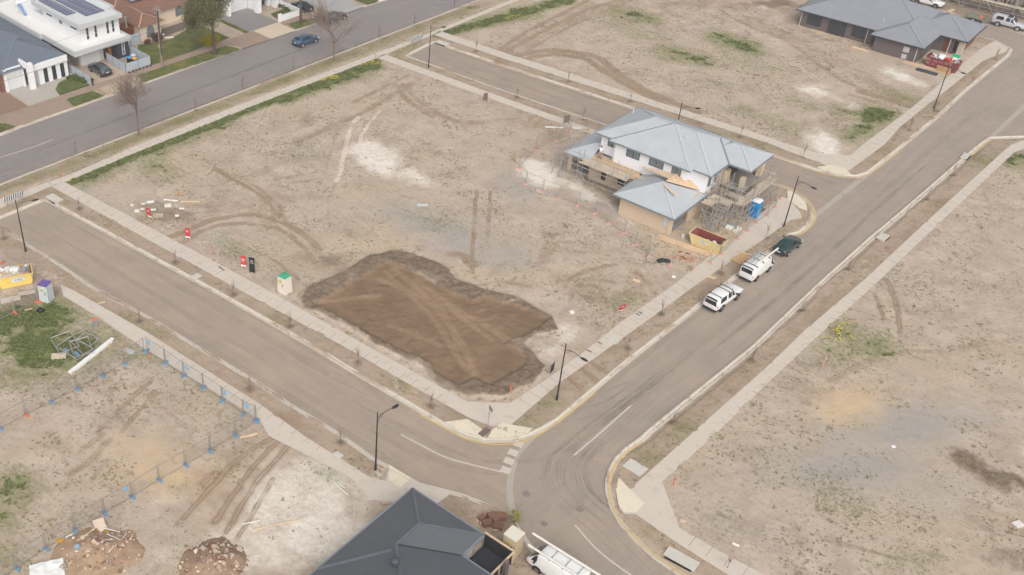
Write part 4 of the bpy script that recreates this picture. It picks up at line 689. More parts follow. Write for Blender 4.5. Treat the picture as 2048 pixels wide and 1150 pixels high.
# ground floor brick
wb = B(); wallbox(wb, -14.0, -.02, 4.3, 15.2, 0, 3.0); [wb.box(*q) for q in ((-6.75, -.05, -.35, -.15, 0, 2.62), (-6.75, -6.55, -.15, 4.28, 0, 2.62), (-.25, -.05, -.15, .3, 0, 2.62), (-.25, -.05, 3.9, 4.28, 0, 2.62), (-.25, -.05, .3, 3.9, 2.3, 2.62))]; wb.box(-17.1, -16.6, 4.2, 4.7, 0, Lw-.1); wb.box(-17.1, -16.6, 11, 11.5, 0, Lw-.1); wb.box(.0, .5, 8.9, 9.6, 0, U-.15); wb.obj('wall', BR_T, h)
[B().box(*q).obj('pier', BR_T, h) for q in ((.55, 1.0, 10.0, 10.9, 0, 4.6), (2.5, 3.0, 10.2, 10.9, 0, 4.3), (2.6, 3.2, 14.4, 15.2, 0, U-.15), (.5, 2.5, 15.0, 15.2, 0, U-.2))]
b = B(); b.box(.52, 3.3, 9.75, 14.9, 2.75, 2.98); b.obj('balcony_slab', SLABM, h)
b = B(); b.box(.05, .5, 9.7, 14.95, 3.0, U-.2); b.obj('balcony_wall', M('foam_grey', S(170, 168, 166), .8), h)
b = B(); b.box(.52, .56, 11, 14.4, 3.05, 5.1); b.obj('balcony_door', GLS, h)
b = B(); b.box(-6.5, -.1, -.1, 4.2, 0, .1); b.obj('garage_slab', SLABM, h)
b = B(); b.box(-16.5, -14.05, 4.6, 15, 0, .12); b.obj('alfresco_slab', SLABM, h)
b = B(); b.box(-14.06, -14.02, 5.2, 8.5, .2, 2.3); b.obj('sliding_door_or_shade_panel', GLS, h)  # dark glass panel stands in for the shade of the alfresco opening
window(h, 'y', 4.3, -9.9, -7.3, .9, 1.9); window(h, 'y', 4.3, -12.2, -11.6, .6, 2.2, bars=0); 
rb = B(); L = hip(rb, -7.42, .53, -1.0, 6.9, Lw); lr = rb.obj('garage_roof', ROOF_G, h); cb = B(); caps(cb, L[:2]); cb.obj('ridge_capping', MATS['cap_pale'], lr)
g = B(); g.bar((-7.42, -1.06, Lw-.07), (.53, -1.06, Lw-.07), .14, .17); g.bar((.59, -1, Lw-.07), (.59, 6.8, Lw-.07), .14, .17); g.bar((-7.48, -1, Lw-.07), (-7.48, 3.5, Lw-.07), .14, .17); g.obj('garage_gutter', GUT, h)
# lower roof skirt along the left and front, partly bare battens
rb = B(); t_ = .414
rb.add([(-17.62, 3.6, Lw), (-13.7, 3.6, Lw), (-14.0, 6.1, Lw+1.035), (-14.0, 7.2, Lw+1.5), (-17.62, 14, Lw), (-14.0, 14, Lw+1.5)], [(0, 1, 2, 3), (0, 3, 5, 4)]); rb.obj('lower_roof', ROOF_G, h)
tb = B(); tb.add([(-13.7, 3.6, Lw+.01), (-7.5, 3.6, Lw+.01), (-7.5, 5.4, Lw+.16), (-14, 5.9, Lw+.2)], [(0, 1, 2, 3)]); tb.obj('bare_roof_boards', TIMO, h)
tb = B()
for i in range(5): y = 3.75+i*.38; tb.bar((-13.7, y, Lw+.05+(y-3.6)*.09), (-7.4, y, Lw+.05+(y-3.6)*.09), .07, .05)
tb.add([(-7.4, 4.6, 4.15), (-3.4, 4.0, 4.36), (-3.4, 5.4, 4.45), (-7.4, 5.4, 3.6)], [(0, 1, 2, 3)])
tb.add([(-3.3, 3.1, 4.46), (.55, 6.9, 2.80), (.2, 8.2, 3.2), (-3.3, 5.4, 4.5)], [(0, 1, 2, 3)])
for i in range(4): k = i/4; tb.bar((-3.2+.25*k, 3.4+2*k, 4.5), (.5-.2*k, 7.0+.9*k, 2.9+.3*k), .07, .05)
tb.bar((-3.0, 2.4, 4.33), (-1.2, 1.9, 3.95), .25, .06); tb.obj('bare_battens', TIM, h)
b = B(); b.box(-.95, -.4, -.42, -.36, 1.0, 2.1); b.obj('meter_box', M('meter_grey2', S(196, 200, 202), .6), h)
downpipe(h, -.15, -.5, 2.65, m=M('downpipe_cream', S(220, 204, 180), .6)); downpipe(h, -10.9, 4.15, 2.75, m=MATS['downpipe_cream']); downpipe(h, -11.65, 5.3, U-.1, 3.0)
for x, y, z in ((-4.6, 9.2, 7.35), (-13.5, 12.2, 6.6)): b = B(); b.cyl((x, y, z-.25), (x, y, z+.15), .06, 6); b.blob((x, y, z+.18), .09, .09, .07, 6, 0); b.obj('roof_vent', WPIPE, h)
HH = h
# ---------------- dark roofed house at the lower edge
h = thing('dark_roofed_house', 'house with charcoal metal hip roof and turbine vent at the bottom edge', 'house', (*FD.o, .1), FD.a)
z = 2.65; T = .414; rb = B()
P = {'T': (0, 0, z), 'R': (7.1, 0, z), 'V': (7.1, -2.75, z), 'A': (3.55, -3.55, z+3.55*T), 'B': (3.55, -6.3, z+3.55*T), 'C': (6.6, -9.4, z+6.6*T), 'E': (16, -2.75, z), 'F': (16, -9.4, z+6.6*T), 'L': (0, -11.1, z), 'L2': (0, -16, z), 'C2': (6.6, -16, z+6.6*T)}
def F_(*k): rb.face(*[P[i] for i in k])
F_('T', 'A', 'R'); F_('T', 'L', 'L2', 'C2', 'C', 'B', 'A'); F_('R', 'A', 'B', 'V'); F_('V', 'B', 'C', 'F', 'E'); F_('C', 'C2', 'F')
roof = rb.obj('roof', None or ROOF_D, h); cb = B(); caps(cb, [(P['T'], P['A']), (P['A'], P['R']), (P['A'], P['B']), (P['B'], P['C']), ((0, -11.1, z), (3.7, -7.0, z+3.7*T+.02))], .11); cb.obj('ridge_capping', M('cap_charcoal', S(104, 108, 113), .5), roof)
vb = B(); vb.bar((7.1, -2.75, z+.03), (3.6, -6.25, z+3.52*T+.03), .07, .02); vb.obj('valley_gutter', M('valley_dark', S(50, 52, 56)), roof)
g = B(); g.bar((-.06, .06, z-.06), (7.16, .06, z-.06), .13, .15); g.bar((7.16, .06, z-.06), (7.16, -2.7, z-.06), .13, .15); g.bar((7.1, -2.69, z-.06), (16, -2.69, z-.06), .13, .15); g.bar((-.06, .06, z-.06), (-.06, -16, z-.06), .13, .15); g.obj('gutter', M('gutter_slate', S(128, 136, 146), .4), h)
wb = B(); wb.prism([(.5, -.5), (6.6, -.5), (6.6, -3.2), (15.5, -3.2), (15.5, -16), (.5, -16)], 0, z-.1); wb.obj('wall', M('render_pale', S(200, 196, 188), .8), h)
vt = B(); c0 = (5.1, -8.3, z+5.1*T); vt.cyl(c0, (c0[0], c0[1], c0[2]+.45), .24, 12); vt.blob((c0[0], c0[1], c0[2]+.55), .34, .34, .26, 14, .03, 3); vt.obj('roof_turbine', M('vent_charcoal', S(76, 80, 86), .5), h, smooth=False)
pk = B()
for i in range(14): x = 6.9+i*.17; pk.box(x, x+.1, -2.6, .85, .32, .36)
pk.obj('porch_boards', M('deck_slats', S(66, 68, 74), .7), h)
pf = B(); pf.box(6.7, 9.3, -2.6, .9, .2, .3); pf.obj('porch_floor', M('deck_under', S(44, 45, 50), .8), h)
pf = B(); pf.box(6.7, 9.35, .9, 1.0, .2, 1.6); pf.obj('porch_side_wall', M('deck_wall', S(50, 50, 54), .7), h)
pf = B(); pf.bar((6.6, 1.06, 1.66), (9.42, 1.06, 1.66), .14, .1); pf.bar((9.42, 1.06, 1.66), (9.42, -2.6, 1.66), .14, .1)
for y in (1.0, .1, -.8, -1.7, -2.55): pf.box(9.34, 9.46, y-.06, y+.06, .2, 1.6)
pf.obj('porch_frame', TIM, h)
pb = B(); pb.box(9.7, 10.0, -.9, -.5, .0, 2.4); pb.obj('pier', BR_D, h)
# ---------------- the old street: white modern house
h = thing('modern_house', 'white two storey modern house with flat roofs and rooftop solar panels', 'house', (*FS.o, .1), FS.a)
def fascia(name, poly, z0, z1, th=.25, m=None, par=None):
    b = B(); n = len(poly); cx = sum(p[0] for p in poly)/n; cy = sum(p[1] for p in poly)/n
    for i in range(n):
        p, q = Vector((*poly[i], 0)), Vector((*poly[(i+1) % n], 0)); d = (q-p).normalized(); nn = Vector((-d.y, d.x, 0))*th
        b.hexa([(*p.xy, z0), (*q.xy, z0), (*(q+nn+(-d*th if True else 0)).xy, z0), (*(p+nn+d*th).xy, z0)], [(*p.xy, z1), (*q.xy, z1), (*(q+nn-d*th).xy, z1), (*(p+nn+d*th).xy, z1)])
    return b.obj(name, m or FASG, par or h)
low = [(2.35, -1.75), (12.0, -1.75), (12.0, 8), (12.0, 24), (2.0, 24), (2.0, 7.4), (2.35, 7.4)]
fascia('lower_fascia', low, 2.75, 3.5)
b = B(); b.prism([(2.6, -1.5), (11.75, -1.5), (11.75, 23.8), (2.3, 23.8), (2.6, 7)], 3.05, 3.2); b.obj('lower_roof', M('membrane_white', S(232, 230, 226), .8, .03, .6), h)
b = B(); b.box(5.0, 11.6, .45, 11.2, 3.2, 6.1); b.box(6.8, 12.2, 3, 12, 3.2, 6.05); b.obj('upper_wall', WHT, h)
b = B(); b.box(4.9, 5.02, 9.9, 17, 3.2, 4.4); b.box(5.0, 11.6, 11.2, 20, 3.2, 4.6); b.obj('rear_upper_wall', WHT, h)
fascia('upper_fascia', [(4.3, -.55), (11.7, -.55), (11.7, 2.9), (12.5, 2.9), (12.5, 13), (4.3, 13)], 6.0, 6.65)
b = B(); b.prism([(4.5, -.35), (11.5, -.35), (11.5, 3.1), (12.3, 3.1), (12.3, 12.8), (4.5, 12.8)], 6.3, 6.42); b.obj('upper_roof', M('roof_sheet_white', S(214, 216, 216), .6, .03, .5), h)
sp = NT('solar_cells'); o_ = sp.pos(); br = sp.n('ShaderNodeTexBrick'); sp.l(o_, br.inputs['Vector']); br.offset = 0; br.inputs['Scale'].default_value = 1; br.inputs['Brick Width'].default_value = 1.65; br.inputs['Row Height'].default_value = 1.0; br.inputs['Mortar Size'].default_value = .03
br.inputs['Color1'].default_value = (*S(92, 94, 122), 1); br.inputs['Color2'].default_value = (*S(100, 102, 126), 1); br.inputs['Mortar'].default_value = (*S(190, 190, 198), 1); SOL = sp.done(br.outputs[0], .3, .5)
for x0, x1, y0, y1 in ((5.3, 6.95, 4.5, 12.5), (7.3, 8.95, 2.4, 12.5), (8.95, 10.6, 2.4, 12.5)):
    b = B(); b.box(x0+.02, x1-.02, y0, y1, 6.5, 6.56); b.obj('solar_panel', SOL, h)
for a, c_, ax in ((.8, 1.6, 'f'), (3.6, 4.2, 's')): pass
for x in (5.85, 7.25, 9.3, 10.25): w_ = window(h, 'y', .45, x, x+.5, 3.75, 5.75, frame=ALW, bars=0, hb=1, glass=GLS)
for y0, y1 in ((1.5, 3.1), (8.4, 9.9)): window(h, 'x', 5.0, y0, y1, 5.2, 5.75, bars=1, glass=GLS)
window(h, 'x', 5.0, 5.6, 6.3, 4.9, 5.7, bars=0, glass=GLSP)
b = B(); b.box(4.0, 8.3, .4, 12, 0, 2.9); b.box(4.0, 4.25, .4, 23.5, 0, 2.9); b.obj('wall', M('wall_offwhite', S(206, 200, 190), .7, .03), h)
b = B(); b.box(4.4, 7.6, .33, .39, .05, 2.4); b.obj('garage_door', M('door_white', S(220, 222, 222), .6, .03), h)
b = B(); b.box(8.3, 9.2, .6, .7, .1, 2.7); b.obj('entry_wall', M('cedar_dark', S(84, 56, 44), .7), h); b = B(); b.box(9.25, 9.75, .5, .6, .1, 2.7); b.obj('door', M('door_amber', S(190, 128, 62), .6), h)
b = B(); b.box(9.8, 11.9, -1.0, 10, 0, 2.74); b.obj('front_wall', M('cladding_charcoal', S(60, 64, 70), .7), h)
window(h, 'y', -1.0, 10.7, 11.2, .5, 2.6, frame=ALW, bars=0, hb=1, glass=GLSP)
for i, z_ in enumerate((2.0,)):
    b = B(); b.box(4.1, 4.0-.02, 15, 18, 1.2, 2.2); b.obj('side_window', GLS, h)
# the roof-mounted water heater of the modern house
t = thing('solar_water_heater', 'blue solar collector with white tank on the modern house roof', 'solar heater', (*FS.w(5.0, 17.2), 3.3), FS.a)
b = B(); b.hexa([(-.6, -1, .1), (1.3, -1.0, .1), (1.3, .9, 1.4), (-.6, .9, 1.4)], [(-.6, -1.04, .2), (1.3, -1.04, .2), (1.3, .86, 1.5), (-.6, .86, 1.5)]); b.obj('collector', M('collector_blue', S(120, 150, 186), .3, .12, 1.5), t)
b = B(); b.cyl((-.7, 1.05, 1.5), (1.5, 1.05, 1.5), .28, 10); b.obj('tank', WHT, t, smooth=False); b = B(); b.cyl((-.5, 1.0, 0), (-.5, 1.0, 1.4), .03, 4); b.cyl((1.2, 1.0, 0), (1.2, 1.0, 1.4), .03, 4); b.obj('stand', STEEL, t)
# ---------------- single storey house with white portico
h = thing('portico_house', 'single storey house with slate blue roof and white portico front', 'house', (*FS.o, .1), FS.a)
rb = B(); L = hip(rb, -8.6, 1.7, -.5, 9.6, 2.95, .42); L += hip(rb, -16, 3.0-1.2, 4.2, 22, 2.955, .42); roof = rb.obj('roof', ROOF_B, h); cb = B(); caps(cb, L); cb.obj('ridge_capping', M('cap_slate', S(118, 128, 142), .5), roof)
b = B(); b.box(-8.1, -5.4, .0, .25, 2.25, 3.3); b.box(-8.15, -7.8, -.15, .25, 0, 3.3); b.box(-5.45, -5.1, -.1, .4, 0, 3.0); b.box(-7.8, -5.4, .3, 8, 0, 2.9); b.box(-3.4, 1.3, -1.05, 6, 0, 2.9); b.box(-5.2, 1.3, -1.3, -1.08, 2.35, 3.25); b.obj('front_wall', RWHT, h)
b = B(); b.box(-5.2, -4.45, -1.85, -1.2, 0, 3.9); b.hexa([(-5.2, -1.2, 3.0), (-4.95, -1.2, 3.0), (-4.95, .9, 3.0), (-5.2, .9, 3.0)], [(-5.2, -1.2, 3.9), (-4.95, -1.2, 3.9), (-4.95, .9, 3.9), (-5.2, .9, 3.9)]); b.obj('portico_pier', RWHT, h)
b = B(); b.box(-7.75, -5.5, .1, .22, .05, 2.2); b.obj('garage_door', MATS['door_white'], h)
for x in (-2.6, -1.25, .1): window(h, 'y', -1.05, x, x+.62, .1, 2.3, bars=0, hb=1, glass=GLS)
b = B(); b.box(-8.7, -8.2, .2, 10, 0, 2.9); b.box(-16, -8.7, 4.6, 12, 0, 2.9); b.obj('side_wall', BR_R, h)
b = B(); b.bar((-3.2, -.62, 3.0), (1.6, -.62, 3.0), .3, .1); b.obj('gutter', WHT, h)
# ---------------- red tiled house
h = thing('red_tiled_house', 'cream house with terracotta tiled roof and arched windows', 'house', (*FS.o, .1), FS.a)
def tilemat():
    t = NT('roof_terracotta'); P = t.pos(); wv = t.n('ShaderNodeTexWave'); wv.wave_type = 'BANDS'; wv.bands_direction = 'Z'; wv.inputs['Scale'].default_value = 1.9; wv.inputs['Distortion'].default_value = .6; t.l(P, wv.inputs['Vector'])
    c = t.mix(t.noise(P, 1.8, 6, .75), S(118, 86, 74), S(156, 120, 103)); c = t.mix(t.rng(wv.outputs['Fac'], .0, .35, .5, 0), c, S(94, 68, 60)); t.bump(wv.outputs['Fac'], .06, .8); return t.done(c, .85, .2)
rb = B(); L = hip(rb, 15.6, 20.6, 1.5, 12, 2.6, .45); L += hip(rb, 12.6, 31, 5.0, 16, 2.605, .45); roof = rb.obj('roof', tilemat(), h); cb = B(); caps(cb, L, .12, .03); cb.obj('ridge_tiles', M('ridge_pale', S(176, 140, 122), .8), roof)
b = B(); b.box(16.0, 19.9, 2.0, 10, 0, 2.55); b.box(13.2, 30.4, 5.6, 15, 0, 2.56); b.obj('wall', CRM, h)
def arch(x0, x1, y, zb, zt):
    b = B(); r = (x1-x0)/2; c = (x0+x1)/2; pts = [(x0, zb), (x1, zb)]+[(c+r*math.cos(a), zt-r+r*math.sin(a)) for a in np.linspace(0, math.pi, 9)]
    fr = B(); n = len(pts)
    for i in range(n): p, q = pts[i], pts[(i+1) % n]; fr.bar((p[0], y-.03, p[1]), (q[0], y-.03, q[1]), .08, .08)
    w_ = fr.obj('arched_window', M('frame_cream', S(196, 176, 156), .7), h); b.face(*[(p[0], y-.015, p[1]) for p in pts]); b.obj('pane', GLSP, w_)
arch(17.2, 18.7, 2.0, .4, 2.3); arch(21.3, 22.1, 5.6, .35, 2.3); arch(25.3, 26.9, 5.6, .7, 2.4)
b = B(); b.cyl((14.6, 3.4, 2.4), (14.6, 3.4, 4.0), .16, 8); b.cyl((14.6, 3.4, 4.0), (14.6, 3.4, 4.15), .24, 8); b.obj('flue', STEEL, h)
b = B(); b.box(12.9, 15.9, 3.5, 5.2, 0, 2.3); b.obj('side_gate', M('gate_rust', S(124, 70, 46), .8), h)
b = B(); b.bar((19.8, .9, .12), (20.9, .1, .12), .12, .2); b.bar((20.0, 2.5, .12), (20.5, 2.1, .12), .3, .2); b.obj('step', WHT, h)
t = thing('solar_collector', 'tilted grey solar panel pair on the terracotta tiled roof', 'solar panel', (*FS.w(19.7, 8.6), 4.2), FS.a)
for x in (-1.2, .1): b = B(); b.hexa([(x, -.9, .2), (x+1.2, -.9, .2), (x+1.2, 1.1, 1.1), (x, 1.1, 1.1)], [(x, -.93, .3), (x+1.2, -.93, .3), (x+1.2, 1.07, 1.2), (x, 1.07, 1.2)]); b.obj('panel', M('panel_grey', S(128, 140, 150), .35), t)
b = B(); b.box(-1.1, 1.2, .8, .9, -.2, .9); b.obj('stand', STEEL, t)
# ---------------- white house with garage at the top edge
h = thing('white_rendered_house', 'white rendered house with wide garage door and square piers at the top edge', 'house', (*FS.o, .1), FS.a)
b = B(); b.box(32.8, 33.3, 1.2, 2.6, 0, 3.2); b.box(33.3, 37.7, 2.4, 3, 2.3, 3.2); b.box(32.8, 42, 3, 14, 0, 3.2); b.box(37.7, 39.0, .4, 3, 0, 3.2); b.box(40.6, 42.0, .6, 3, 0, 3.2); b.box(38.2, 42.2, -.4, 3, 3.2, 3.6); b.obj('wall', RWHT, h)
[B().box(x, x+.9, -.85, .05, 0, 3.5).obj('pier', RWHT, h) for x in (37.2, 41.0)]
b = B(); b.box(33.4, 37.6, 2.25, 2.35, .05, 2.3); b.obj('garage_door', MATS['door_white'], h)
window(h, 'y', .4, 38.1, 38.7, .4, 2.8, bars=0, hb=2); window(h, 'y', 1.2, 39.2, 40.4, .3, 2.8, bars=1, hb=2)
rb = B(); hip(rb, 32.2, 43, 1.8, 16, 3.3, .4); rb.obj('roof', ROOF_B, h)
h = thing('pale_house', 'pale house standing behind the white front garden wall at the top edge', 'house', (*FS.o, .1), FS.a)
b = B(); b.box(44.5, 54, 4, 14, 0, 3.0); b.obj('wall', M('wall_bone', S(214, 206, 196), .8), h); rb = B(); hip(rb, 43.9, 54.6, 3.4, 14.6, 3.0, .42); rb.obj('roof', ROOF_G, h)
b = B(); b.box(47, 51.6, 3.9, 3.98, .05, 2.3); b.obj('garage_door', MATS['door_white'], h)
# ---------------- garden walls and fences of the old street
t = thing('garden_wall', 'low white front garden wall with square end pillar', 'wall', (*FS.o, .1), FS.a)
b = B(); b.box(38.1, 42.4, -6.05, -5.8, 0, .95); b.box(42.15, 42.4, -5.8, .4, 0, .95); b.obj('wall', RWHT, t); b = B(); b.box(37.5, 38.1, -6.15, -5.7, 0, 1.25); b.obj('pillar', RWHT, t)
FEN = M('fence_pale_blue', S(178, 186, 192), .6, .03); FPOST = M('fence_post_grey', S(112, 116, 124), .6)
def panel_fence(label, pts, ht, m=FEN, step=2.0):
    t = thing('panel_fence', label, 'fence', (*FS.o, .1), FS.a)
    for p, q in zip(pts, pts[1:]):
        L = math.dist(p, q); n = max(1, round(L/step))
        b = B(); b.bar((*p, ht/2), (*q, ht/2), .05, ht-.04); b.bar((*p, ht*.62), (*q, ht*.62), .07, .03); b.obj('panel', m, t)
        for i in range(n+1): x = p[0]+(q[0]-p[0])*i/n; y = p[1]+(q[1]-p[1])*i/n; b = B(); b.box(x-.035, x+.035, y-.035, y+.035, 0, ht+.03); b.obj('post', FPOST, t)
panel_fence('pale panel fence enclosing the paved court with the bins', [(8.15, -.6), (8.0, -5.95), (12.25, -6.1), (12.25, .0)], 1.5)
panel_fence('pale panel fence between the portico house and the driveway', [(2.05, 0), (2.05, -6.0)], 1.3)
panel_fence('pale corrugated fence between the modern house and red tiled house', [(12.3, 1.9), (15.9, 1.9)], 1.8)
# ---------------- unfinished building behind the silver ute
t = thing('building_frame', 'half built brick and timber building wrapped in scaffolding at the top right corner', 'building', (*G(1960, 30), .1), FF.a)
b = B(); b.box(-5.5, 9, 2.6, 2.85, 0, 1.0); b.box(-5.5, -5.25, 2.6, 11, 0, 2.8); b.box(4.0, 5.0, 2.55, 2.9, 0, 3.0); b.box(-5.3, 9, 10.8, 11, 0, 3); b.obj('brick_wall', M('brick_grey_pile', S(128, 114, 106), .9, .12, 3), t)
b = B()
for i in range(18): b.box(-5+i*.7, -4.9+i*.7, 3.2, 3.3, 0, 2.8); b.box(-5+i*.7, -4.9+i*.7, 6.2, 6.3, 0, 2.8)
b.box(-5, 7.6, 3.15, 3.35, 2.75, 2.9); b.box(-5, 7.6, 6.15, 6.35, 2.75, 2.9); b.box(-5, 7.6, 3.16, 3.34, 1.3, 1.4); b.obj('stud_frame', TIMO, t)
b = B(); b.box(-4.8, 7.4, 6.5, 10.5, .1, 2.7); b.obj('interior', M('dark_green_fill', S(56, 66, 62), .8), t)  # solid dark green block filling the space behind the studs
b = B()
for x in (-6, -3.4, -.8, 1.8, 4.4, 7.0):
    for y in (1.0, 2.0): b.cyl((x, y, 0), (x, y, 4.6), .045, 5)
for z in (1.0, 2.0, 3.0, 4.0):
    for y in (1.0, 2.0): b.cyl((-6, y, z), (7, y, z), .04, 5)
for i in range(5): x = -6+i*2.6; b.cyl((x, .96, .1 if i % 2 else 2.9), (x+2.6, .96, 2.9 if i % 2 else .1), .04, 5)
b.obj('scaffold_pipes', STEEL, t); b = B(); b.box(-6, 7, 1.05, 1.95, 2.02, 2.08); b.obj('deck', PLANK, t)
# ================================================================ scaffolding of the two storey house
def scaffold(label, xs, ys, z1, decks, braces=(), name='scaffold', lv=(1.0, 2.0, 3.0, 4.0)):
    t = thing(name, label, 'scaffold', (*FH.o, .1), FH.a)
    for x in xs:
        for y in ys: b = B(); b.cyl((x, y, 0), (x, y, z1+random.uniform(-.3, .4)), .036, 5); b.obj('standard', STEEL, t)
    for z in lv:
        if z > z1: continue
        if len(xs) > 1:
            for y in ys: b = B(); b.cyl((xs[0]-.1, y, z), (xs[-1]+.1, y, z), .034, 5); b.obj('ledger', STEEL, t)
        for x in xs: b = B(); b.cyl((x, ys[0]-.1, z-.06), (x, ys[-1]+.1, z-.06), .034, 5); b.obj('transom', STEEL, t)
    for p, q in braces: b = B(); b.cyl(p, q, .034, 5); b.obj('brace', STEEL, t)
    for x0, x1, y0, y1, z, ax in decks:
        n = 4; d = B()
        for i in range(n):
            if ax == 'x': w = (y1-y0)/n; d.box(x0+random.uniform(-.2, .2), x1+random.uniform(-.2, .2), y0+i*w+.01, y0+(i+1)*w-.01, z, z+.05)
            else: w = (x1-x0)/n; d.box(x0+i*w+.01, x0+(i+1)*w-.01, y0+random.uniform(-.2, .2), y1+random.uniform(-.2, .2), z, z+.05)
        d.obj('deck_planks', PLANK, t)
        d = B(); d.box(x0, x1, y0-.04, y0-.02, z+.05, z+.25) if ax == 'x' else d.box(x1+.02, x1+.04, y0, y1, z+.05, z+.25); d.obj('toe_board', PLANK, t)
    return t
scaffold('long scaffold with plank deck along the left side of the two storey house', (-16.8, -14.4, -12.0, -9.6, -7.8), (2.1, 3.25), 4.3, [(-14.4, -7.8, 2.3, 3.9, 2.86, 'x')], [((-16.8, 2.05, .1), (-14.4, 2.05, 2.0)), ((-14.4, 2.05, 2.0), (-12.0, 2.05, .1)), ((-9.6, 2.05, .1), (-7.8, 2.05, 2.0))], lv=(.9, 1.8, 2.55, 3.5))
scaffold('tall scaffold with plank walkway along the balcony side of the two storey house', (3.9, 5.0), (6.6, 8.8, 11.0, 13.2, 15.4), 4.6, [(3.95, 4.95, 6.6, 15.4, 2.95, 'y')], [((5.05, 8.8, .1), (5.05, 11, 2.0)), ((5.05, 13.2, 2), (5.05, 15.4, .1)), ((5.05, 13.2, 4.0), (5.05, 15.4, 3))], lv=(1.0, 2.0, 2.88, 3.9))
scaffold('short scaffold bay with plank deck between the garage and the balcony', (1.1, 2.4, 3.7), (4.6, 5.8, 7.2), 4.4, [(1.0, 3.8, 5.8, 7.3, 2.75, 'x'), (.9, 2.2, 4.5, 5.8, 2.7, 'x')], [((3.75, 4.6, .1), (3.75, 7.2, 2.0)), ((1.1, 4.55, 2.0), (2.4, 4.55, .1))], lv=(.9, 1.8, 2.65, 3.6))
scaffold('outer scaffold bay with guard rails at the front corner of the two storey house', (.9, 2.3, 3.7, 5.1), (7.6, 8.7), 5.2, [(2.3, 5.1, 7.65, 8.65, 3.0, 'x')], [((2.3, 7.55, .1), (3.7, 7.55, 2.0)), ((3.7, 7.55, 2.0), (5.1, 7.55, .1)), ((2.3, 7.55, 3.0), (3.7, 7.55, 4.2))], lv=(1.0, 2.0, 2.95, 3.6, 4.2))
scaffold('end scaffold bay with guard rails beyond the balcony of the two storey house', (1.0, 2.6, 4.2), (15.7, 16.8), 5.0, [(1.0, 4.2, 15.75, 16.7, 3.0, 'x')], [((1.0, 16.85, .1), (2.6, 16.85, 2.0))], lv=(1.0, 2.0, 2.95, 3.6, 4.2))
scaffold('roof edge guard rail scaffold around the garage roof of the two storey house', (-3.6, -.6, 1.0), (7.0, 7.9), 5.4, [], [], lv=(3.9, 4.6, 5.2))
scaffold('tall end scaffold at the open corner of the lower roof', (-17.9, -16.9), (2.1, 4.2, 6.3), 4.6, [], [((-17.95, 2.1, .1), (-17.95, 4.2, 2.0)), ((-17.95, 4.2, 2.0), (-17.95, 6.3, .1))], lv=(.9, 1.8, 2.7, 3.5, 4.2))
t = thing('access_stair', 'steel scaffold stair tower beside the garage opening', 'stairs', (*FH.w(2.6, 2.6), .1), FH.a)
for s_ in (0, .8):
    b = B(); b.bar((s_, 0, 0), (s_+.2, 3.0, 2.7), .05, .12); b.bar((s_, 0, 1.0), (s_+.2, 3.0, 3.7), .04, .05); b.obj('stringer', STEEL, t)
for i in range(10): b = B(); k = i/10; b.box(.2*k, .8+.2*k, 3*k, 3*k+.22, 2.7*k+.1, 2.7*k+.14); b.obj('tread', STEEL, t)
for x, y in ((-.1, 0), (1.0, 0), (-.1, 3.1), (1.1, 3.1)): b = B(); b.cyl((x, y, 0), (x, y, 3.9), .028, 5); b.obj('standard', STEEL, t)
# ================================================================ temporary fencing
def wiremat():
    t = NT('fence_mesh'); P = t.pos(); t.b.inputs['Base Color'].default_value = (*S(150, 150, 150), 1); t.b.inputs['Roughness'].default_value = .5
    tr = t.n('ShaderNodeBsdfTransparent'); mx = t.n('ShaderNodeMixShader'); mx.inputs[0].default_value = .05
    t.l(tr.outputs[0], mx.inputs[1]); t.l(t.b.outputs[0], mx.inputs[2]); t.l(mx.outputs[0], t.t.nodes['Material Output'].inputs[0]); return t.m
WIRE = wiremat(); BLUEF = M('foot_blue', S(116, 152, 182), .6, .08, 3); PINKF = M('foot_pink', S(222, 170, 152), .7, .1, 3); ORF = M('foot_orange', S(220, 118, 84), .7, .1, 3)
def fence_run(px, desc, foot, footdesc, group, heights=1.75, cnt=None, corner_names=None, boards=()):
    P = [G(*p) for p in px]
    for i, (a, b_) in enumerate(zip(P, P[1:])):
        z = gz(*a); L = math.dist(a, b_); ang = math.atan2(b_[1]-a[1], b_[0]-a[0])
        t = thing('temporary_fence', f'{ORD[i]} mesh fence {desc}', 'fence panel', (*a, z), ang, group+' panels')
        f = B()
        for x in (.07, L-.07): f.cyl((x, 0, .08), (x, 0, heights+.12), .034, 5)
        dz = gz(*b_)-z
        for zz in (.16, heights): f.cyl((.07, 0, zz), (L-.07, 0, zz+dz), .024, 5)
        f.obj('frame', STEELD if foot is BLUEF else STEEL, t); m = B(); m.face((.1, 0, .18), (L-.1, 0, .18+dz), (L-.1, 0, heights-.02+dz), (.1, 0, heights-.02)); m.obj('wire_mesh', WIRE, t)
        if i in boards: s_ = B(); s_.box(.25, .65, -.03, -.015, 1.1, 1.6); s_.obj('panel_sign', M('sign_skyblue', S(126, 178, 214), .6), t)
    for i, a in enumerate(P):
        d = np.array(P[min(i+1, len(P)-1)])-np.array(P[max(i-1, 0)]); ang = math.atan2(d[1], d[0])+math.pi/2
        t = thing('fence_ballast', f'{ORD[i]} {footdesc}', 'fence foot', (*a, gz(*a)), ang, group+' feet')
        b = B(); b.hexa([(-.36, -.12, -.02), (.36, -.12, -.02), (.36, .12, -.02), (-.36, .12, -.02)], [(-.32, -.09, .14), (.32, -.09, .14), (.32, .09, .14), (-.32, .09, .14)]); b.obj('block', foot if i not in (cnt or ()) else ORF, t)
        b = B()
        for x in (-.2, .2): b.box(x-.09, x+.09, -.11, .11, .14, .18)
        b.cyl((0, 0, .14), (0, 0, .22), .05, 6); b.obj('socket', foot if i not in (cnt or ()) else ORF, t)
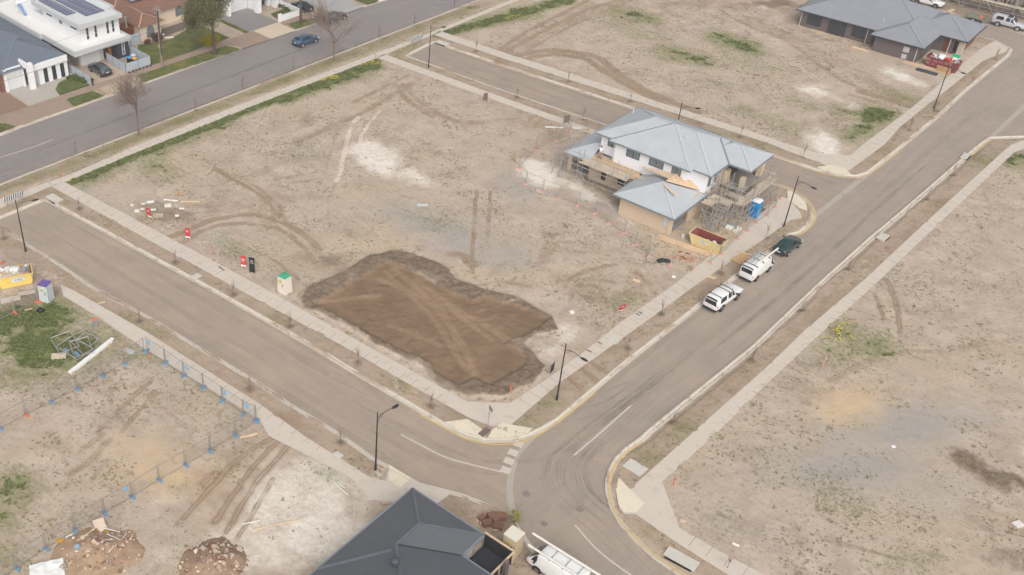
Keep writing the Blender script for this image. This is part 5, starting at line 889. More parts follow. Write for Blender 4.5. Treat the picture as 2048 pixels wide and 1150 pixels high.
fence_run([(294, 704), (331, 728), (368, 754), (407, 778), (445, 804), (487, 832), (514, 844)], 'along the left footpath, counted from the corner', BLUEF, 'blue fence foot along the left footpath, counted from the corner', 'left street fence', boards=(0, 2, 4, 5))
fence_run([(290, 706), (250, 730), (205, 755), (155, 781), (104, 807), (53, 832), (2, 860)], 'behind the sandy yard, counted from the street corner', BLUEF, 'fence foot behind the sandy yard, counted from the street corner', 'yard back fence', cnt=(5,))
fence_run([(512, 846), (471, 874), (421, 903), (372, 933), (319, 963), (265, 997), (210, 1030), (151, 1063), (93, 1100), (34, 1140), (-25, 1180)], 'in front of the rubble heaps, counted from the street', BLUEF, 'blue fence foot near the rubble heaps, counted from the street', 'yard front fence', boards=(5,))
fence_run([(1072, 300), (1037, 340), (1051, 370), (1085, 385), (1119, 398), (1156, 413), (1190, 429), (1217, 449), (1248, 468), (1269, 492), (1298, 513), (1342, 530), (1386, 542)], 'left of the scaffolded house, counted from the back', PINKF, 'pink fence foot left of the scaffolded house, counted from the back', 'building site side fence')
fence_run([(1418, 528), (1440, 511), (1473, 480), (1493, 464), (1511, 448), (1533, 434), (1549, 417), (1556, 400)], 'street side of the scaffolded house, counted from the skip', PINKF, 'pink fence foot street side of the scaffolded house, counted from the skip', 'building site front fence')
fence_run([(1072, 300), (1110, 282), (1139, 263), (1177, 262)], 'beside the cross path, counted from the lot corner', PINKF, 'pink fence foot beside the cross path, counted from the lot corner', 'building site rear fence')
fence_run([(5, 528), (60, 553), (78, 606)], 'beside the left edge skip, counted from the edge', ORF, 'orange fence foot beside the left edge skip, counted from the edge', 'left edge fence')
fence_run([(78, 606), (30, 628), (-18, 652)], 'below the purple roofed toilet, counted from it', ORF, 'orange fence foot below the purple roofed toilet, counted from it', 'left edge lower fence')
fence_run([(1265, 232), (1316, 250), (1355, 262), (1385, 257)], 'on the verge behind the scaffolded house, counted from left', PINKF, 'fence foot on the verge behind the scaffolded house, counted from left', 'far verge fence')
# folded panels on the grass
t = thing('stacked_panels', 'pile of folded steel fence panels lying on the green grass', 'fence panels', (*G(160, 692), .2), R_(-50))
for k, (dx, dy, a, w_, h_) in enumerate(((0, .6, 0, 3.2, 2.2), (.4, -.7, .2, 3.2, 2.0), (-.9, -1.1, -.15, 2.8, 2.0), (.2, .8, .35, 1.8, 1.3), (1.0, -.3, -.3, 2.6, 1.8))):
    f = B(); c, s = math.cos(a), math.sin(a); Q = [(dx+c*u-s*v, dy+s*u+c*v, .06+.09*k+.12*(v > 0)) for u, v in ((-w_/2, -h_/2), (w_/2, -h_/2), (w_/2, h_/2), (-w_/2, h_/2))]
    for i in range(4): f.cyl(Q[i], Q[(i+1) % 4], .045, 5)
    f.obj('frame', STEEL, t)
for i in range(2): b = B(); b.box(-.2+i*1.1, .5+i*1.1, -1.7+i*.6, -1.4+i*.6, 0, .16); b.obj('foot_block', BLUEF, t)
# ================================================================ portable toilets
def toilet(px, ang, label, body, roofc, top=.86, flat=False, w=1.15, hgt=2.2, door=True, style='taper'):
    P = G(*px); t = thing('portable_toilet', label, 'toilet', (*P, gz(*P)), R_(ang)); a = w/2; c = a*top
    b = B(); b.hexa([(-a, -a, 0), (a, -a, 0), (a, a, 0), (-a, a, 0)], [(-c, -c, hgt-.15), (c, -c, hgt-.15), (c, c, hgt-.15), (-c, c, hgt-.15)]); b.obj('cabin', body, t)
    r = B(); o = c+.04
    if flat: r.hexa([(-o, -o, hgt-.15), (o, -o, hgt-.15), (o, o, hgt-.15), (-o, o, hgt-.15)], [(-o, -o, hgt-.08), (o, -o, hgt-.05), (o, o, hgt-.05), (-o, o, hgt-.08)])
    else: r.add([(-o, -o, hgt-.15), (o, -o, hgt-.15), (o, o, hgt-.15), (-o, o, hgt-.15), (-o*.5, -o*.5, hgt+.06), (o*.5, -o*.5, hgt+.06), (o*.5, o*.5, hgt+.06), (-o*.5, o*.5, hgt+.06)], [(0, 1, 5, 4), (1, 2, 6, 5), (2, 3, 7, 6), (3, 0, 4, 7), (4, 5, 6, 7), (3, 2, 1, 0)])
    r.obj('roof', roofc, t)
    d = B(); y0 = -a-.012; y1 = -c-.012; d.hexa([(-a*.62, y0-.02, .12), (a*.62, y0-.02, .12), (a*.62, y0, .12), (-a*.62, y0, .12)], [(-a*.58, y1-.03, hgt-.3), (a*.58, y1-.03, hgt-.3), (a*.58, y1+.0, hgt-.3), (-a*.58, y1+.0, hgt-.3)]); dd = d.obj('door', body, t)
    s_ = B(); k = .72; yy = y0*(1-k)+y1*k-.05; s_.box(-.22, .12, yy-.01, yy+.01, hgt*k-.15, hgt*k+.08); s_.obj('door_sign', M('sign_yellowblack', S(196, 180, 60), .6), dd); s_ = B(); s_.box(a*.42, a*.5, yy-.03, yy+.05, 1.0, 1.3); s_.obj('handle', ALU, dd)
    return t
CREAMT = M('toilet_cream', S(226, 216, 202), .6, .05, 1); GREYT = M('toilet_grey', S(196, 204, 204), .6, .05, 1)
toilet((570, 584), -42, 'cream portable toilet with green roof beside the brown earth pad', CREAMT, M('roof_green', S(62, 160, 122), .5, .1))
toilet((95, 601), -18, 'pale grey portable toilet with purple roof on the left edge', GREYT, M('roof_purple', S(112, 92, 156), .5, .1), flat=True)
tb_ = toilet((1506, 432), -42, 'bright blue portable toilet with white roof beside the scaffold', M('toilet_blue', S(28, 140, 206), .5, .06, 1.5), M('roof_white', S(226, 228, 230), .5, .05), top=.92)
for i in range(5): b = B(); b.box(-.45, .45, -.63, -.60, .3+i*.28, .4+i*.28); b.obj('rib', MATS['toilet_blue'], tb_)
toilet((1023, 1105), -42+0, 'beige timber look toilet cabin with flat cream lid beside the white van', M('toilet_beige', S(196, 178, 148), .8, .08, 2), M('roof_cream', S(224, 218, 202), .6, .05), top=.96, flat=True, w=1.2)
toilet((1903, 139), -42, 'white portable toilet with bright green roof behind the red skip', GREYT, M('roof_green2', S(50, 176, 122), .5, .1), flat=True)
# ================================================================ skips
def skip(px, ang, label, m, inner, L=3.4, w=1.7, h=1.35, low=.55, fill=0.):
    P = G(*px); t = thing('skip_bin', label, 'skip', (*P, gz(*P)+.02), R_(ang)); b = B(); x0, x1 = -L/2, L/2; bx0, bx1 = x0+low, x1-low*.4
    def shell(o, zb): return [(bx0+o, -w/2+o, zb), (bx1-o, -w/2+o, zb), (bx1-o, w/2-o, zb), (bx0+o, w/2-o, zb)], [(x0+o, -w/2+o, h), (x1-o, -w/2+o, h), (x1-o, w/2-o, h), (x0+o, w/2-o, h)]
    A, T = shell(0, 0); A2, T2 = shell(.07, .1); b.add(A+T+T2, [(3, 2, 1, 0), (0, 1, 5, 4), (1, 2, 6, 5), (2, 3, 7, 6), (3, 0, 4, 7), (4, 5, 9, 8), (5, 6, 10, 9), (6, 7, 11, 10), (7, 4, 8, 11)])
    for x in (-.9, 0, .9): b.box(x-.04, x+.04, -w/2-.05, -w/2+.01, .1, h-.12)
    b.obj('bin_shell', m, t)
    r = B(); r.bar((x0, -w/2-.03, h-.05), (x1, -w/2-.03, h-.05), .09, .1); r.bar((x0, w/2+.03, h-.05), (x1, w/2+.03, h-.05), .09, .1); r.bar((x0-.03, -w/2, h-.05), (x0-.03, w/2, h-.05), .09, .1); r.bar((x1+.03, -w/2, h-.05), (x1+.03, w/2, h-.05), .09, .1); r.obj('rim', m, t)
    n = B(); n.add(A2+T2, [(0, 1, 2, 3), (4, 5, 1, 0), (5, 6, 2, 1), (6, 7, 3, 2), (7, 4, 0, 3)]); n.obj('lining', inner, t)
    for s in (-1, 1):
        for x in (-.7, .7): c = B(); c.cyl((x, s*(w/2+.02), .7), (x, s*(w/2+.16), .7), .07, 8); c.obj('lifting_lug', m, t)
    return t, (x0, x1, w, h)
SKY_ = M('skip_yellow', S(222, 204, 152), .7, .08, 1.2, S(208, 182, 122)); SKYD = M('skip_yellow_deep', S(234, 204, 112), .6, .06, 1.2); SKR = M('skip_maroon', S(134, 62, 66), .65, .1, 1.2, S(118, 62, 62)); RUST = M('skip_rust', S(142, 74, 66), .85, .12, 1.5)
GREYP = M('plate_grey', S(206, 210, 212), .6)
def junk(par, x0, x1, w, h, n, cols, seed):
    rr = random.Random(seed)
    for i in range(n):
        b = B(); x = rr.uniform(x0+.35, x1-.35); y = rr.uniform(-w/2+.25, w/2-.25)
        b.obox((x, y, h+rr.uniform(-.25, .12)), rr.uniform(.25, .9), rr.uniform(.2, .5), rr.uniform(.05, .3), rr.uniform(0, 3), (rr.uniform(-.5, .5), rr.uniform(-.4, .4)))
        o = b.obj('rubbish', cols[i % len(cols)], None); P = par.matrix_basis; o.location = par.location; o.rotation_euler = par.rotation_euler; yield o
RUB = [M('card_white', S(232, 230, 228), .8), M('plaster', S(214, 206, 196), .9), M('foam_bits', S(240, 240, 242), .8), M('board_tan', S(190, 156, 118), .8), M('bag_grey', S(150, 150, 152), .7)]
t, q = skip((1412, 494), -42, 'pale yellow skip with rusty red inside in front of the garage', SKY_, RUST, L=3.9, w=1.75)
b = B(); b.box(-.5, .35, -q[2]/2-.075, -q[2]/2-.06, .7, 1.05); b.obj('name_plate', GREYP, t)
text_mesh('7.5m', .22, 'plate_text', M('ink_dark', S(70, 70, 74)), t, (-.08, -q[2]/2-.08, .87), (math.pi/2, 0, 0))
for i, (x, y) in enumerate(((-.2, .1), (.4, -.2), (.8, .1))):
    b = B(); b.obox((0, 0, 0), .7, .35, .2, i*.7, (.2, .1)); o = b.obj('waste_sheet', RUB[i % 3]); w3 = FH.w(0, 0); c, s = math.cos(t.rotation_euler.z), math.sin(t.rotation_euler.z); o.location = (t.location.x+c*x-s*y, t.location.y+s*x+c*y, t.location.z+.55+.1*i)
    tag(o, ['crumpled white sheet lying lowest in the rusty skip', 'pale plaster sheet lying in the rusty skip middle', 'white foam block topmost in the rusty skip'][i], 'waste')
t, q = skip((30, 566), 22, 'bright yellow skip heaped with white building waste on the left edge', SKYD, RUST, L=3.9, w=1.8, h=1.3)
b = B(); b.box(-.3, 1.1, -q[2]/2-.075, -q[2]/2-.06, .6, 1.1); b.obj('name_plate', GREYP, t); text_mesh('2 Mini', .3, 'plate_text', M('ink_blue', S(64, 80, 120)), t, (.4, -q[2]/2-.08, .85), (math.pi/2, 0, 0))
f = B(); f.hexa([(-1.8, -.8, .9), (1.8, -.8, .9), (1.8, .8, .9), (-1.8, .8, .9)], [(-1.5, -.6, 1.3), (1.5, -.6, 1.25), (1.5, .6, 1.3), (-1.5, .6, 1.35)]); o = f.obj('waste_heap', M('waste_mix', S(196, 178, 160), .95, .25, 4), None); o.location = t.location; o.rotation_euler = t.rotation_euler; tag(o, 'mixed rubble heaped inside the left edge yellow skip', 'waste')
JW = ['torn white board', 'pale plaster piece', 'white foam slab', 'tan board offcut', 'grey plastic sack']
for k, o in enumerate(junk(t, q[0], q[1], q[2], q[3]+.12, 22, RUB, 5)): tag(o, f'{JW[k % 5]} on the heap in the bright yellow skip', 'waste', 'waste in the left edge yellow skip')
t, q = skip((1882, 137), -42, 'maroon skip piled with white bags in front of the finished brick house', SKR, SKR, L=4.6, w=1.8, h=1.5, low=.35)
text_mesh('CMS', .5, 'bin_text', M('ink_pale', S(214, 190, 180)), t, (.9, -q[2]/2-.03, 1.15), (math.pi/2, 0, 0))
for x, z_ in ((-1.9, 1.1), (-.9, 1.05), (-1.0, .5), (-1.9, .55), (-.1, 1.1)):
    b = B(); b.box(x-.25, x+.25, -q[2]/2-.025, -q[2]/2-.01, z_-.12, z_+.12); b.obj('faded_mark', M('mark_pink', S(180, 128, 126), .7), t)
f = B(); f.hexa([(-2, -.8, 1.0), (2, -.8, 1.0), (2, .8, 1.0), (-2, .8, 1.0)], [(-1.8, -.6, 1.6), (1.7, -.6, 1.5), (1.7, .6, 1.55), (-1.8, .6, 1.65)]); o = f.obj('waste_heap', MATS['waste_mix'], None); o.location = t.location; o.rotation_euler = t.rotation_euler; tag(o, 'mixed rubble heaped inside the maroon skip', 'waste')
for k, o in enumerate(junk(t, q[0], q[1], q[2], q[3]+.2, 26, RUB+[M('bag_red', S(196, 60, 60), .6)], 8)): tag(o, f'{(JW+["red plastic bag"])[k % 6]} on the heap in the maroon skip', 'waste', 'waste in the maroon skip')
# ================================================================ lamps, poles, signs
LAMP = M('lamp_black', S(52, 50, 52), .5, .05)
def lamp(px, ang, label, H=6.7):
    P = G(*px); t = thing('street_lamp', label, 'street lamp', (*P, gz(*P)), R_(ang), 'black street lamps')
    b = B(); b.cyl((0, 0, 0), (0, 0, H), .085, 8, .05); b.cyl((0, 0, 0), (0, 0, .5), .11, 8); b.obj('pole', LAMP, t)
    b = B(); b.tube([(0, 0, H-.75), (.35, 0, H-.5), (.9, 0, H-.45), (1.5, 0, H-.52), (1.75, 0, H-.55)], .03, 5); b.tube([(0, 0, H-1.2), (.25, 0, H-.85), (.7, 0, H-.5)], .022, 5); b.obj('arm', LAMP, t)
    b = B(); b.blob((2.05, 0, H-.58), .42, .17, .09, 10, 0); b.obj('lamp_head', LAMP, t, smooth=True); b = B(); b.blob((2.08, 0, H-.65), .28, .11, .04, 8, 0); b.obj('lens', GLSP, t); return t
lamp((751, 941), 42, 'black street lamp on the near side of the left street by the charcoal roof'); lamp((1113, 802), -45, 'black street lamp beside the brown earth pad at the junction'); lamp((1567, 454), -50, 'black street lamp at the corner next to the dark green car'); lamp((1867, 218), -50, 'black street lamp in front of the finished brick house')
lamp((857, 137), 20, 'black street lamp at the closed end of the far street'); lamp((52, 505), 30, 'black street lamp near the yellow skip on the left edge'); lamp((1344, 300), -10, 'black street lamp rising behind the scaffolded house roof')
P = FS.w(13.05, -7.9); t = thing('power_pole', 'tall rusty steel and concrete power pole beside the old street footpath', 'power pole', (*P, .1), FS.a)
b = B(); b.cyl((0, 0, 0), (-.05, 0, 9.6), .17, 8, .12); b.obj('pole', M('pole_rusty', S(150, 132, 118), .8, .14, 1), t)
b = B(); b.box(-.13, .13, -.16, -.11, 2, 8.8); b.obj('steel_rail', M('pole_dark', S(86, 70, 64), .7), t)
for z_, w_ in ((9.2, 1.4), (8.5, 1.0), (6.2, .8)): b = B(); b.box(-w_/2, w_/2, -.06, .06, z_-.06, z_+.06); [b.cyl((x, 0, z_+.06), (x, 0, z_+.25), .05, 5) for x in (-w_/2+.1, w_/2-.1)]; b.obj('crossarm', STEELD, t)
b = B(); b.box(.15, .55, -.2, .2, 8.2, 8.9); b.box(-.3, -.12, -.15, .1, 3.2, 3.6); b.obj('junction_box', STEEL, t)
def wire(a, b_, sag, label, r=.022):
    pts = [tuple(np.array(a)*(1-k)+np.array(b_)*k-np.array([0, 0, sag*4*k*(1-k)])) for k in np.linspace(0, 1, 15)]
    w_ = B(); w_.tube(pts, r, 4); tag(w_.obj('power_line', M('cable_grey', S(120, 116, 114), .6)), label, 'cable')
top = lambda z_, dx=0: (P[0]+dx*FS.x[0], P[1]+dx*FS.x[1], z_)
wire(top(9.4, -.6), (*FS.w(-60, -7.9), 9.4), .9, 'upper overhead cable running left from the power pole'); wire(top(9.4, .6), (*FS.w(75, -7.9), 9.4), .9, 'upper overhead cable running right from the power pole past the tree')
wire(top(8.6, .4), (*FS.w(75, -8.1), 8.6), 1.0, 'lower overhead cable running right from the power pole'); wire(top(6.2, -.3), (*FS.w(-40, -7.9), 6.3), .6, 'lowest thick overhead cable running left across the white houses', .03); wire(top(6.3, .2), (*FS.w(17.5, 2.2), 2.8), .3, 'service cable from the power pole to the red tiled house', .02)
# striped boards at the closed street ends
def board(pxl, pxr, label, n=9):
    a, c = G(*pxl), G(*pxr); L = math.dist(a, c); ang = math.atan2(c[1]-a[1], c[0]-a[0]); t = thing('striped_board', label, 'road sign', (*a, gz(*a)), ang)
    for x in (.35, L-.35): b = B(); b.box(x-.05, x+.05, -.05, .05, 0, 1.25); b.obj('post', STEEL, t)
    b = B(); b.box(0, L, -.09, -.05, .7, 1.3); bb = b.obj('panel', M('sign_white', S(230, 230, 230), .6, .02), t); w_ = L/(2*n)
    s_ = B()
    for i in range(n): x = w_*(2*i+.4); s_.hexa([(x-.03, -.1, .7), (x+w_-.03, -.1, .7), (x+w_-.03, -.091, .7), (x-.03, -.091, .7)], [(x+.08, -.1, 1.3), (x+w_+.08, -.1, 1.3), (x+w_+.08, -.091, 1.3), (x+.08, -.091, 1.3)])
    s_.obj('stripes', M('sign_navy', S(40, 42, 60), .6), bb)
board((10, 416), (49, 401), 'black and white striped road end board on the left street'); board((821, 93), (845, 84), 'black and white striped road end board at the far street')
RED = M('sign_red', S(196, 62, 70), .6, .04); BLK = M('sign_black', S(40, 38, 46), .5, .04); SGW = M('sign_letter', S(236, 228, 226), .6)
def lotsign(px, ang, label, m, w_=.6, h_=1.35, z0=.35, tilt=0., words=()):
    P = G(*px); t = thing('lot_sign', label, 'sign', (*P, gz(*P)), R_(ang)); t.rotation_euler.x = tilt
    for x in (-w_/2+.03, w_/2-.03): b = B(); b.box(x-.025, x+.025, -.025, .025, 0, z0+h_); b.obj('stake', TIM if m is RED else ALU, t)
    b = B(); b.box(-w_/2, w_/2, -.06, -.03, z0, z0+h_); p = b.obj('panel', m, t)
    if m is RED:
        b = B(); b.box(-w_/2, w_/2, -.065, -.061, z0, z0+.22); b.obj('white_strip', SGW, p)
        b = B(); pts = [(.12*math.cos(a)*(.6+.12*a), -.066, z0+h_*.68+.16*math.sin(a)*(.6+.12*a)) for a in np.linspace(-1, 4.6, 16)]
        b.tube(pts, .028, 4); b.obj('swash_mark', SGW, p)
    for k, (tx, sz, zz) in enumerate(words): text_mesh(tx, sz, 'lettering', SGW, p, (0, -.07, z0+zz), (math.pi/2, 0, 0))
    return t
lotsign((302, 440), -30, 'red lot sign leaning near the scattered white debris', RED, tilt=R_(8), w_=.62); lotsign((377, 482), -20, 'upright red lot sign with white swash beside the grey gravel', RED); lotsign((488, 539), -15, 'red lot sign standing next to the black sign', RED, words=(('SOLD', .18, .85), ('LOT', .14, .6)))
lotsign((505, 548), -18, 'tall black lot sign next to a red one on the block', BLK, h_=1.9, z0=.15, w_=.62, words=(('FREE', .17, 1.45), ('LAND', .17, 1.2))); lotsign((1236, 626), 20, 'red lot sign tilted sideways near the right hand footpath', RED, tilt=R_(25)); lotsign((1103, 746), 55, 'short black lot sign behind the junction lamp', BLK, h_=.95, z0=.2)
lotsign((1644, 738), 60, 'thin edge-on red lot sign in the yellow flowered weeds', RED, w_=.35)
lotsign((970, 205), 10, 'brown weathered lot sign beside the cross footpath', M('sign_brown', S(122, 94, 84), .8), w_=.6, h_=1.0); lotsign((1132, 250), 10, 'grey timber lot sign behind the scaffolded house', M('sign_grey', S(120, 106, 102), .8), w_=.75, h_=1.05)
P = G(975, 856); t = thing('street_sign', 'slim grey street name sign on the footpath corner', 'street sign', (*P, .13), R_(20)); b = B(); b.cyl((0, 0, 0), (0, 0, 2.6), .04, 6); b.obj('pole', STEEL, t); b = B(); b.box(-.04, .04, -.5, .1, 2.2, 2.55); b.obj('blade', STEELD, t); b = B(); b.cyl((-.1, 0, 1.7), (.0, 0, 1.72), .05, 6); b.obj('bracket', STEELD, t)
P = G(968, 866); b = B(); b.obox((P[0], P[1], .15), .55, 1.2, .03, R_(-42)); tag(b.obj('corner_gap', M('gap_soil', S(116, 104, 96), .9)), kind='structure')
for i, (q_, z_, lb) in enumerate((((126, 352+4), .9, 'orange survey peg by the left path crossing'), ((252, 710), 1.0, 'orange stake at the corner of the temporary fence'), ((1020, 788), .9, 'orange survey peg at the foot of the brown pad'), ((425, 512), 1.2, 'tall orange stake between two lot signs'), ((751, 118), .7, 'orange peg at the far path crossing'), ((300, 719), .8, 'orange stake just inside the fence corner'), ((1347, 972), .9, 'orange survey peg beside the right hand corner path'))):
    P = G(*q_); t = thing('survey_peg', lb, 'peg', (*P, gz(*P)), .3); b = B(); b.box(-.04, .04, -.03, .03, 0, z_); b.obj('stake', M('peg_orange', S(216, 132, 88), .8), t); b = B(); b.box(-.045, .045, -.035, .035, z_-.2, z_+.01); b.obj('painted_tip', M('peg_red', S(206, 84, 60), .7), t)
P = G(1600, 415); t = thing('road_marker', 'white bollard post near the dead end corner', 'post', (*P, .1), 0)
b = B(); b.cyl((0, 0, 0), (0, 0, .5), .05, 6); b.obj('post', WPIPE, t); b = B(); b.blob((0, 0, .52), .08, .08, .05, 6, 0); b.obj('cap', WPIPE, t)
P = G(192, 655); t = thing('service_pillar', 'small grey and orange service pillar on the grass beside the path', 'service pillar', (*P, .1), .6); b = B(); b.box(-.2, .2, -.12, .12, 0, .9); b.obj('cabinet', M('pillar_grey', S(140, 150, 150), .7), t); b = B(); b.box(-.24, .24, -.16, .16, .9, 1.0); b.box(.2, .26, -.1, .1, 0, .95); b.obj('orange_trim', M('peg_orange', S(216, 132, 88)), t)
# ================================================================ vehicles (local x = forward, origin on the ground under the middle)
TYRE = M('tyre_rubber', S(44, 42, 42), .9); RIM = M('wheel_rim', S(186, 188, 190), .35, .05, metal=.4); RIMD = M('wheel_rim_dark', S(120, 118, 116), .4, metal=.3); TAIL = M('tail_light', S(150, 44, 48), .3); HEAD = M('head_light', S(206, 210, 214), .15); CGL = M('car_glass', S(40, 42, 48), .08, .1, 1, spec=.7); CGL2 = M('car_glass_grey', S(84, 100, 104), .08, .1, 1, spec=.7); TRIM = M('car_trim_dark', S(46, 46, 50), .6); PLATE = M('number_plate', S(224, 222, 214), .6)
def shell(st):
    rows = []
    for x, zb, zbelt, zt, w, wt in st:
        half = [(0, zb), (w*.84, zb), (w*.97, zb+.14), (w, zb+(zbelt-zb)*.55), (w*.97, zbelt), (wt, zt-.05), (wt-.09, zt), (0, zt+.035)]
        rows.append([(x, y, z) for y, z in half]+[(x, -y, z) for y, z in half[-2:0:-1]])
    return rows
def sp(rows, s, t):
    n = len(rows[0]); i = min(int(s), len(rows)-2); j = int(math.floor(t)); a, b = s-i, t-j
    g = lambda p, q: Vector(rows[p][q % n]); return (g(i, j)*(1-a)+g(i+1, j)*a)*(1-b)+(g(i, j+1)*(1-a)+g(i+1, j+1)*a)*b
def patch(rows, quad, off=.014, nn=6):
    """glass lying on the body: quad of (station, section) corners"""
    b = B(); q = [Vector((*c, 0)) for c in quad]; V = []
    for i in range(nn+1):
        for j in range(nn+1):
            u, v = i/nn, j/nn; c = (q[0]*(1-u)+q[1]*u)*(1-v)+(q[3]*(1-u)+q[2]*u)*v; e = .02
            p = sp(rows, c.x, c.y); du = sp(rows, min(c.x+e, len(rows)-1.001), c.y)-sp(rows, max(c.x-e, 0), c.y); dv = sp(rows, c.x, c.y+e)-sp(rows, c.x, c.y-e)
            nrm = du.cross(dv); nrm = nrm.normalized() if nrm.length > 1e-9 else Vector((0, 0, 1)); cen = Vector((p.x, 0, .7))
            if nrm.dot(p-cen) < 0: nrm = -nrm
            V.append(p+nrm*off)
    return b.add(V, [(i*(nn+1)+j, (i+1)*(nn+1)+j, (i+1)*(nn+1)+j+1, i*(nn+1)+j+1) for i in range(nn) for j in range(nn)])
def vehicle(name, label, cat, px, ang, st, paint, wheels, r=.32, glass=(), lights=None, rim=RIM, plate=True, mirrors=None, world=None, z=0.0):
    P = world or G(*px); t = thing(name, label, cat, (*P, z), R_(ang)); rows = shell(st); b = B(); n = len(rows[0]); V = [p for r_ in rows for p in r_]
    b.add(V, [(i*n+j, i*n+(j+1) % n, (i+1)*n+(j+1) % n, (i+1)*n+j) for i in range(len(rows)-1) for j in range(n)]+[tuple(range(n-1, -1, -1)), tuple(range((len(rows)-1)*n, len(rows)*n))])
    o = b.obj('body', paint, t); import bmesh
    bm = bmesh.new(); bm.from_mesh(o.data); bmesh.ops.recalc_face_normals(bm, faces=bm.faces); bm.to_mesh(o.data); bm.free(); o.data.shade_smooth()
    md = o.modifiers.new('bevel', 'BEVEL'); md.width = .03; md.segments = 2; md.limit_method = 'ANGLE'; md.angle_limit = R_(28)
    for nm, quad, m in glass:
        patch(rows, quad).obj(nm, m, t, smooth=True)
        if nm == 'side_window': patch(rows, [(s_, -t_) for s_, t_ in quad]).obj(nm, m, t, smooth=True)
    hw = st[len(st)//2][4]
    for x in wheels:
        for s in (-1, 1):
            y = s*(hw-.10); a = B(); a.cyl((x, s*(hw-.28), r+.02), (x, s*(hw*1.0+.012), r+.02), r+.09, 16); a.obj('wheel_arch', TRIM, t)
            w_ = B(); w_.cyl((x, y-s*.1, r), (x, y+s*.135, r), r, 16); wo = w_.obj('wheel', TYRE, t); k = B(); k.cyl((x, y+s*.13, r), (x, y+s*.15, r), r*.66, 12); k.obj('rim', rim, wo)
    xr, xf = st[0][0], st[-1][0]; zr = lights or (.75, .7)
    for s in (-1, 1):
        b = B(); b.box(xr+.02, xr+.2, s*hw*.90-.06, s*hw*.90+.075, zr[0]-.12, zr[0]+.10); b.obj('tail_light', TAIL, t)
        b = B(); b.box(xf-.28, xf+.0, s*hw*.80-.13, s*hw*.80+.13, zr[1]-.08, zr[1]+.07); b.obj('headlight', HEAD, t)
        if mirrors: b = B(); b.obox((mirrors[0], s*(hw+.09), mirrors[1]), .12, .2, .16); b.obj('mirror', TRIM, t)
    if plate: b = B(); b.box(xr-.035, xr-.015, -.22, .22, zr[0]-.16, zr[0]-.05); b.obj('number_plate', PLATE, t)
    b = B(); b.box(xr-.05, xr+.15, -hw*.88, hw*.88, .32, .52); b.obj('rear_bumper', TRIM, t); b = B(); b.box(xf-.2, xf+.03, -hw*.8, hw*.8, .28, .46); b.obj('front_bumper', TRIM, t)
    return t
def paintm(n, c): return M(n, c, .25, .03, 1, spec=.5, coat=.6)
# wheel midpoints in the photo give place and heading
def mid(a, b, hw, ang, side):    # visible side wheels a rear, b front ; centre is half a width to the side
    A, Bq = np.array(G(*a)), np.array(G(*b)); d = Bq-A; an = math.atan2(d[1], d[0]); n = np.array([-math.sin(an), math.cos(an)])*side*hw; c = (A+Bq)/2+n; return tuple(c), math.degrees(an)
VAN = [(-2.35, .42, 1.05, 1.82, .80, .68), (-2.2, .34, 1.1, 1.93, .85, .74), (0, .32, 1.1, 1.97, .85, .76), (1.1, .32, 1.1, 1.96, .85, .75), (1.45, .32, 1.08, 1.90, .85, .73), (1.85, .34, 1.02, 1.5, .84, .72), (2.2, .36, .93, 1.08, .83, .73), (2.36, .42, .75, .85, .78, .66)]
UTE = [(-2.55, .5, .98, 1.55, .82, .64), (-2.35, .44, 1.02, 1.75, .88, .70), (-1.0, .42, 1.02, 1.79, .88, .70), (-.5, .40, 1.02, 1.77, .88, .68), (.35, .40, 1.02, 1.75, .88, .66), (.75, .40, 1.0, 1.48, .88, .68), (1.15, .42, .98, 1.10, .88, .76), (2.2, .44, .92, 1.02, .87, .76), (2.48, .46, .84, .95, .83, .70), (2.58, .5, .75, .84, .76, .62)]
SEDAN = [(-2.1, .40, .78, .90, .74, .62), (-1.85, .30, .86, 1.02, .83, .68), (-1.45, .26, .90, 1.10, .85, .66), (-.75, .24, .92, 1.42, .85, .56), (.25, .24, .92, 1.42, .85, .56), (.75, .24, .90, 1.18, .85, .62), (1.15, .25, .86, .94, .84, .68), (1.85, .28, .76, .84, .80, .64), (2.1, .36, .60, .70, .70, .55)]
HATCH = [(-2.1, .40, .80, .98, .76, .64), (-1.95, .32, .92, 1.14, .84, .66), (-1.45, .26, .94, 1.40, .88, .60), (-.9, .24, .94, 1.46, .89, .60), (.25, .24, .94, 1.46, .89, .58), (.85, .24, .92, 1.20, .89, .64), (1.25, .25, .88, .98, .88, .72), (1.95, .28, .78, .88, .84, .68), (2.2, .36, .60, .72, .72, .56)]
WAGON = [(-2.2, .40, .85, 1.15, .78, .66), (-2.0, .32, .95, 1.42, .86, .64), (-1.2, .26, .96, 1.54, .9, .62), (.2, .24, .96, 1.52, .9, .60), (.85, .24, .94, 1.22, .9, .66), (1.25, .25, .9, 1.0, .89, .74), (2.0, .28, .8, .9, .85, .7), (2.25, .36, .62, .74, .74, .58)]
c, a = mid((1510, 561.7), (1534, 543.7), .72, 0, 1)
WP_ = paintm('paint_white', S(232, 232, 230)) if 'paint_white' not in MATS else M('paint_van_white', S(234, 234, 232), .3, .02, 1, spec=.5, coat=.5)
t = vehicle('white_van', 'white work van with laden roof rack parked behind the dark green car', 'van', None, a, VAN, WP_, (-1.22, 1.35), .33, [('rear_window', [(.08, 5.35), (.92, 5.35), (.92, 8.65), (.08, 8.65)], CGL), ('side_window', [(4.1, 4.15), (5.25, 4.15), (4.75, 5.0), (4.1, 5.0)], CGL), ('windscreen', [(4.2, 5.6), (5.9, 5.6), (5.9, 8.4), (4.2, 8.4)], CGL)], (.95, .85), RIMD, mirrors=(1.6, 1.15), world=c)
b = B(); b.box(-2.37, -2.33, -.62, .62, 1.22, 1.72); b.obj('rear_window', CGL, t)
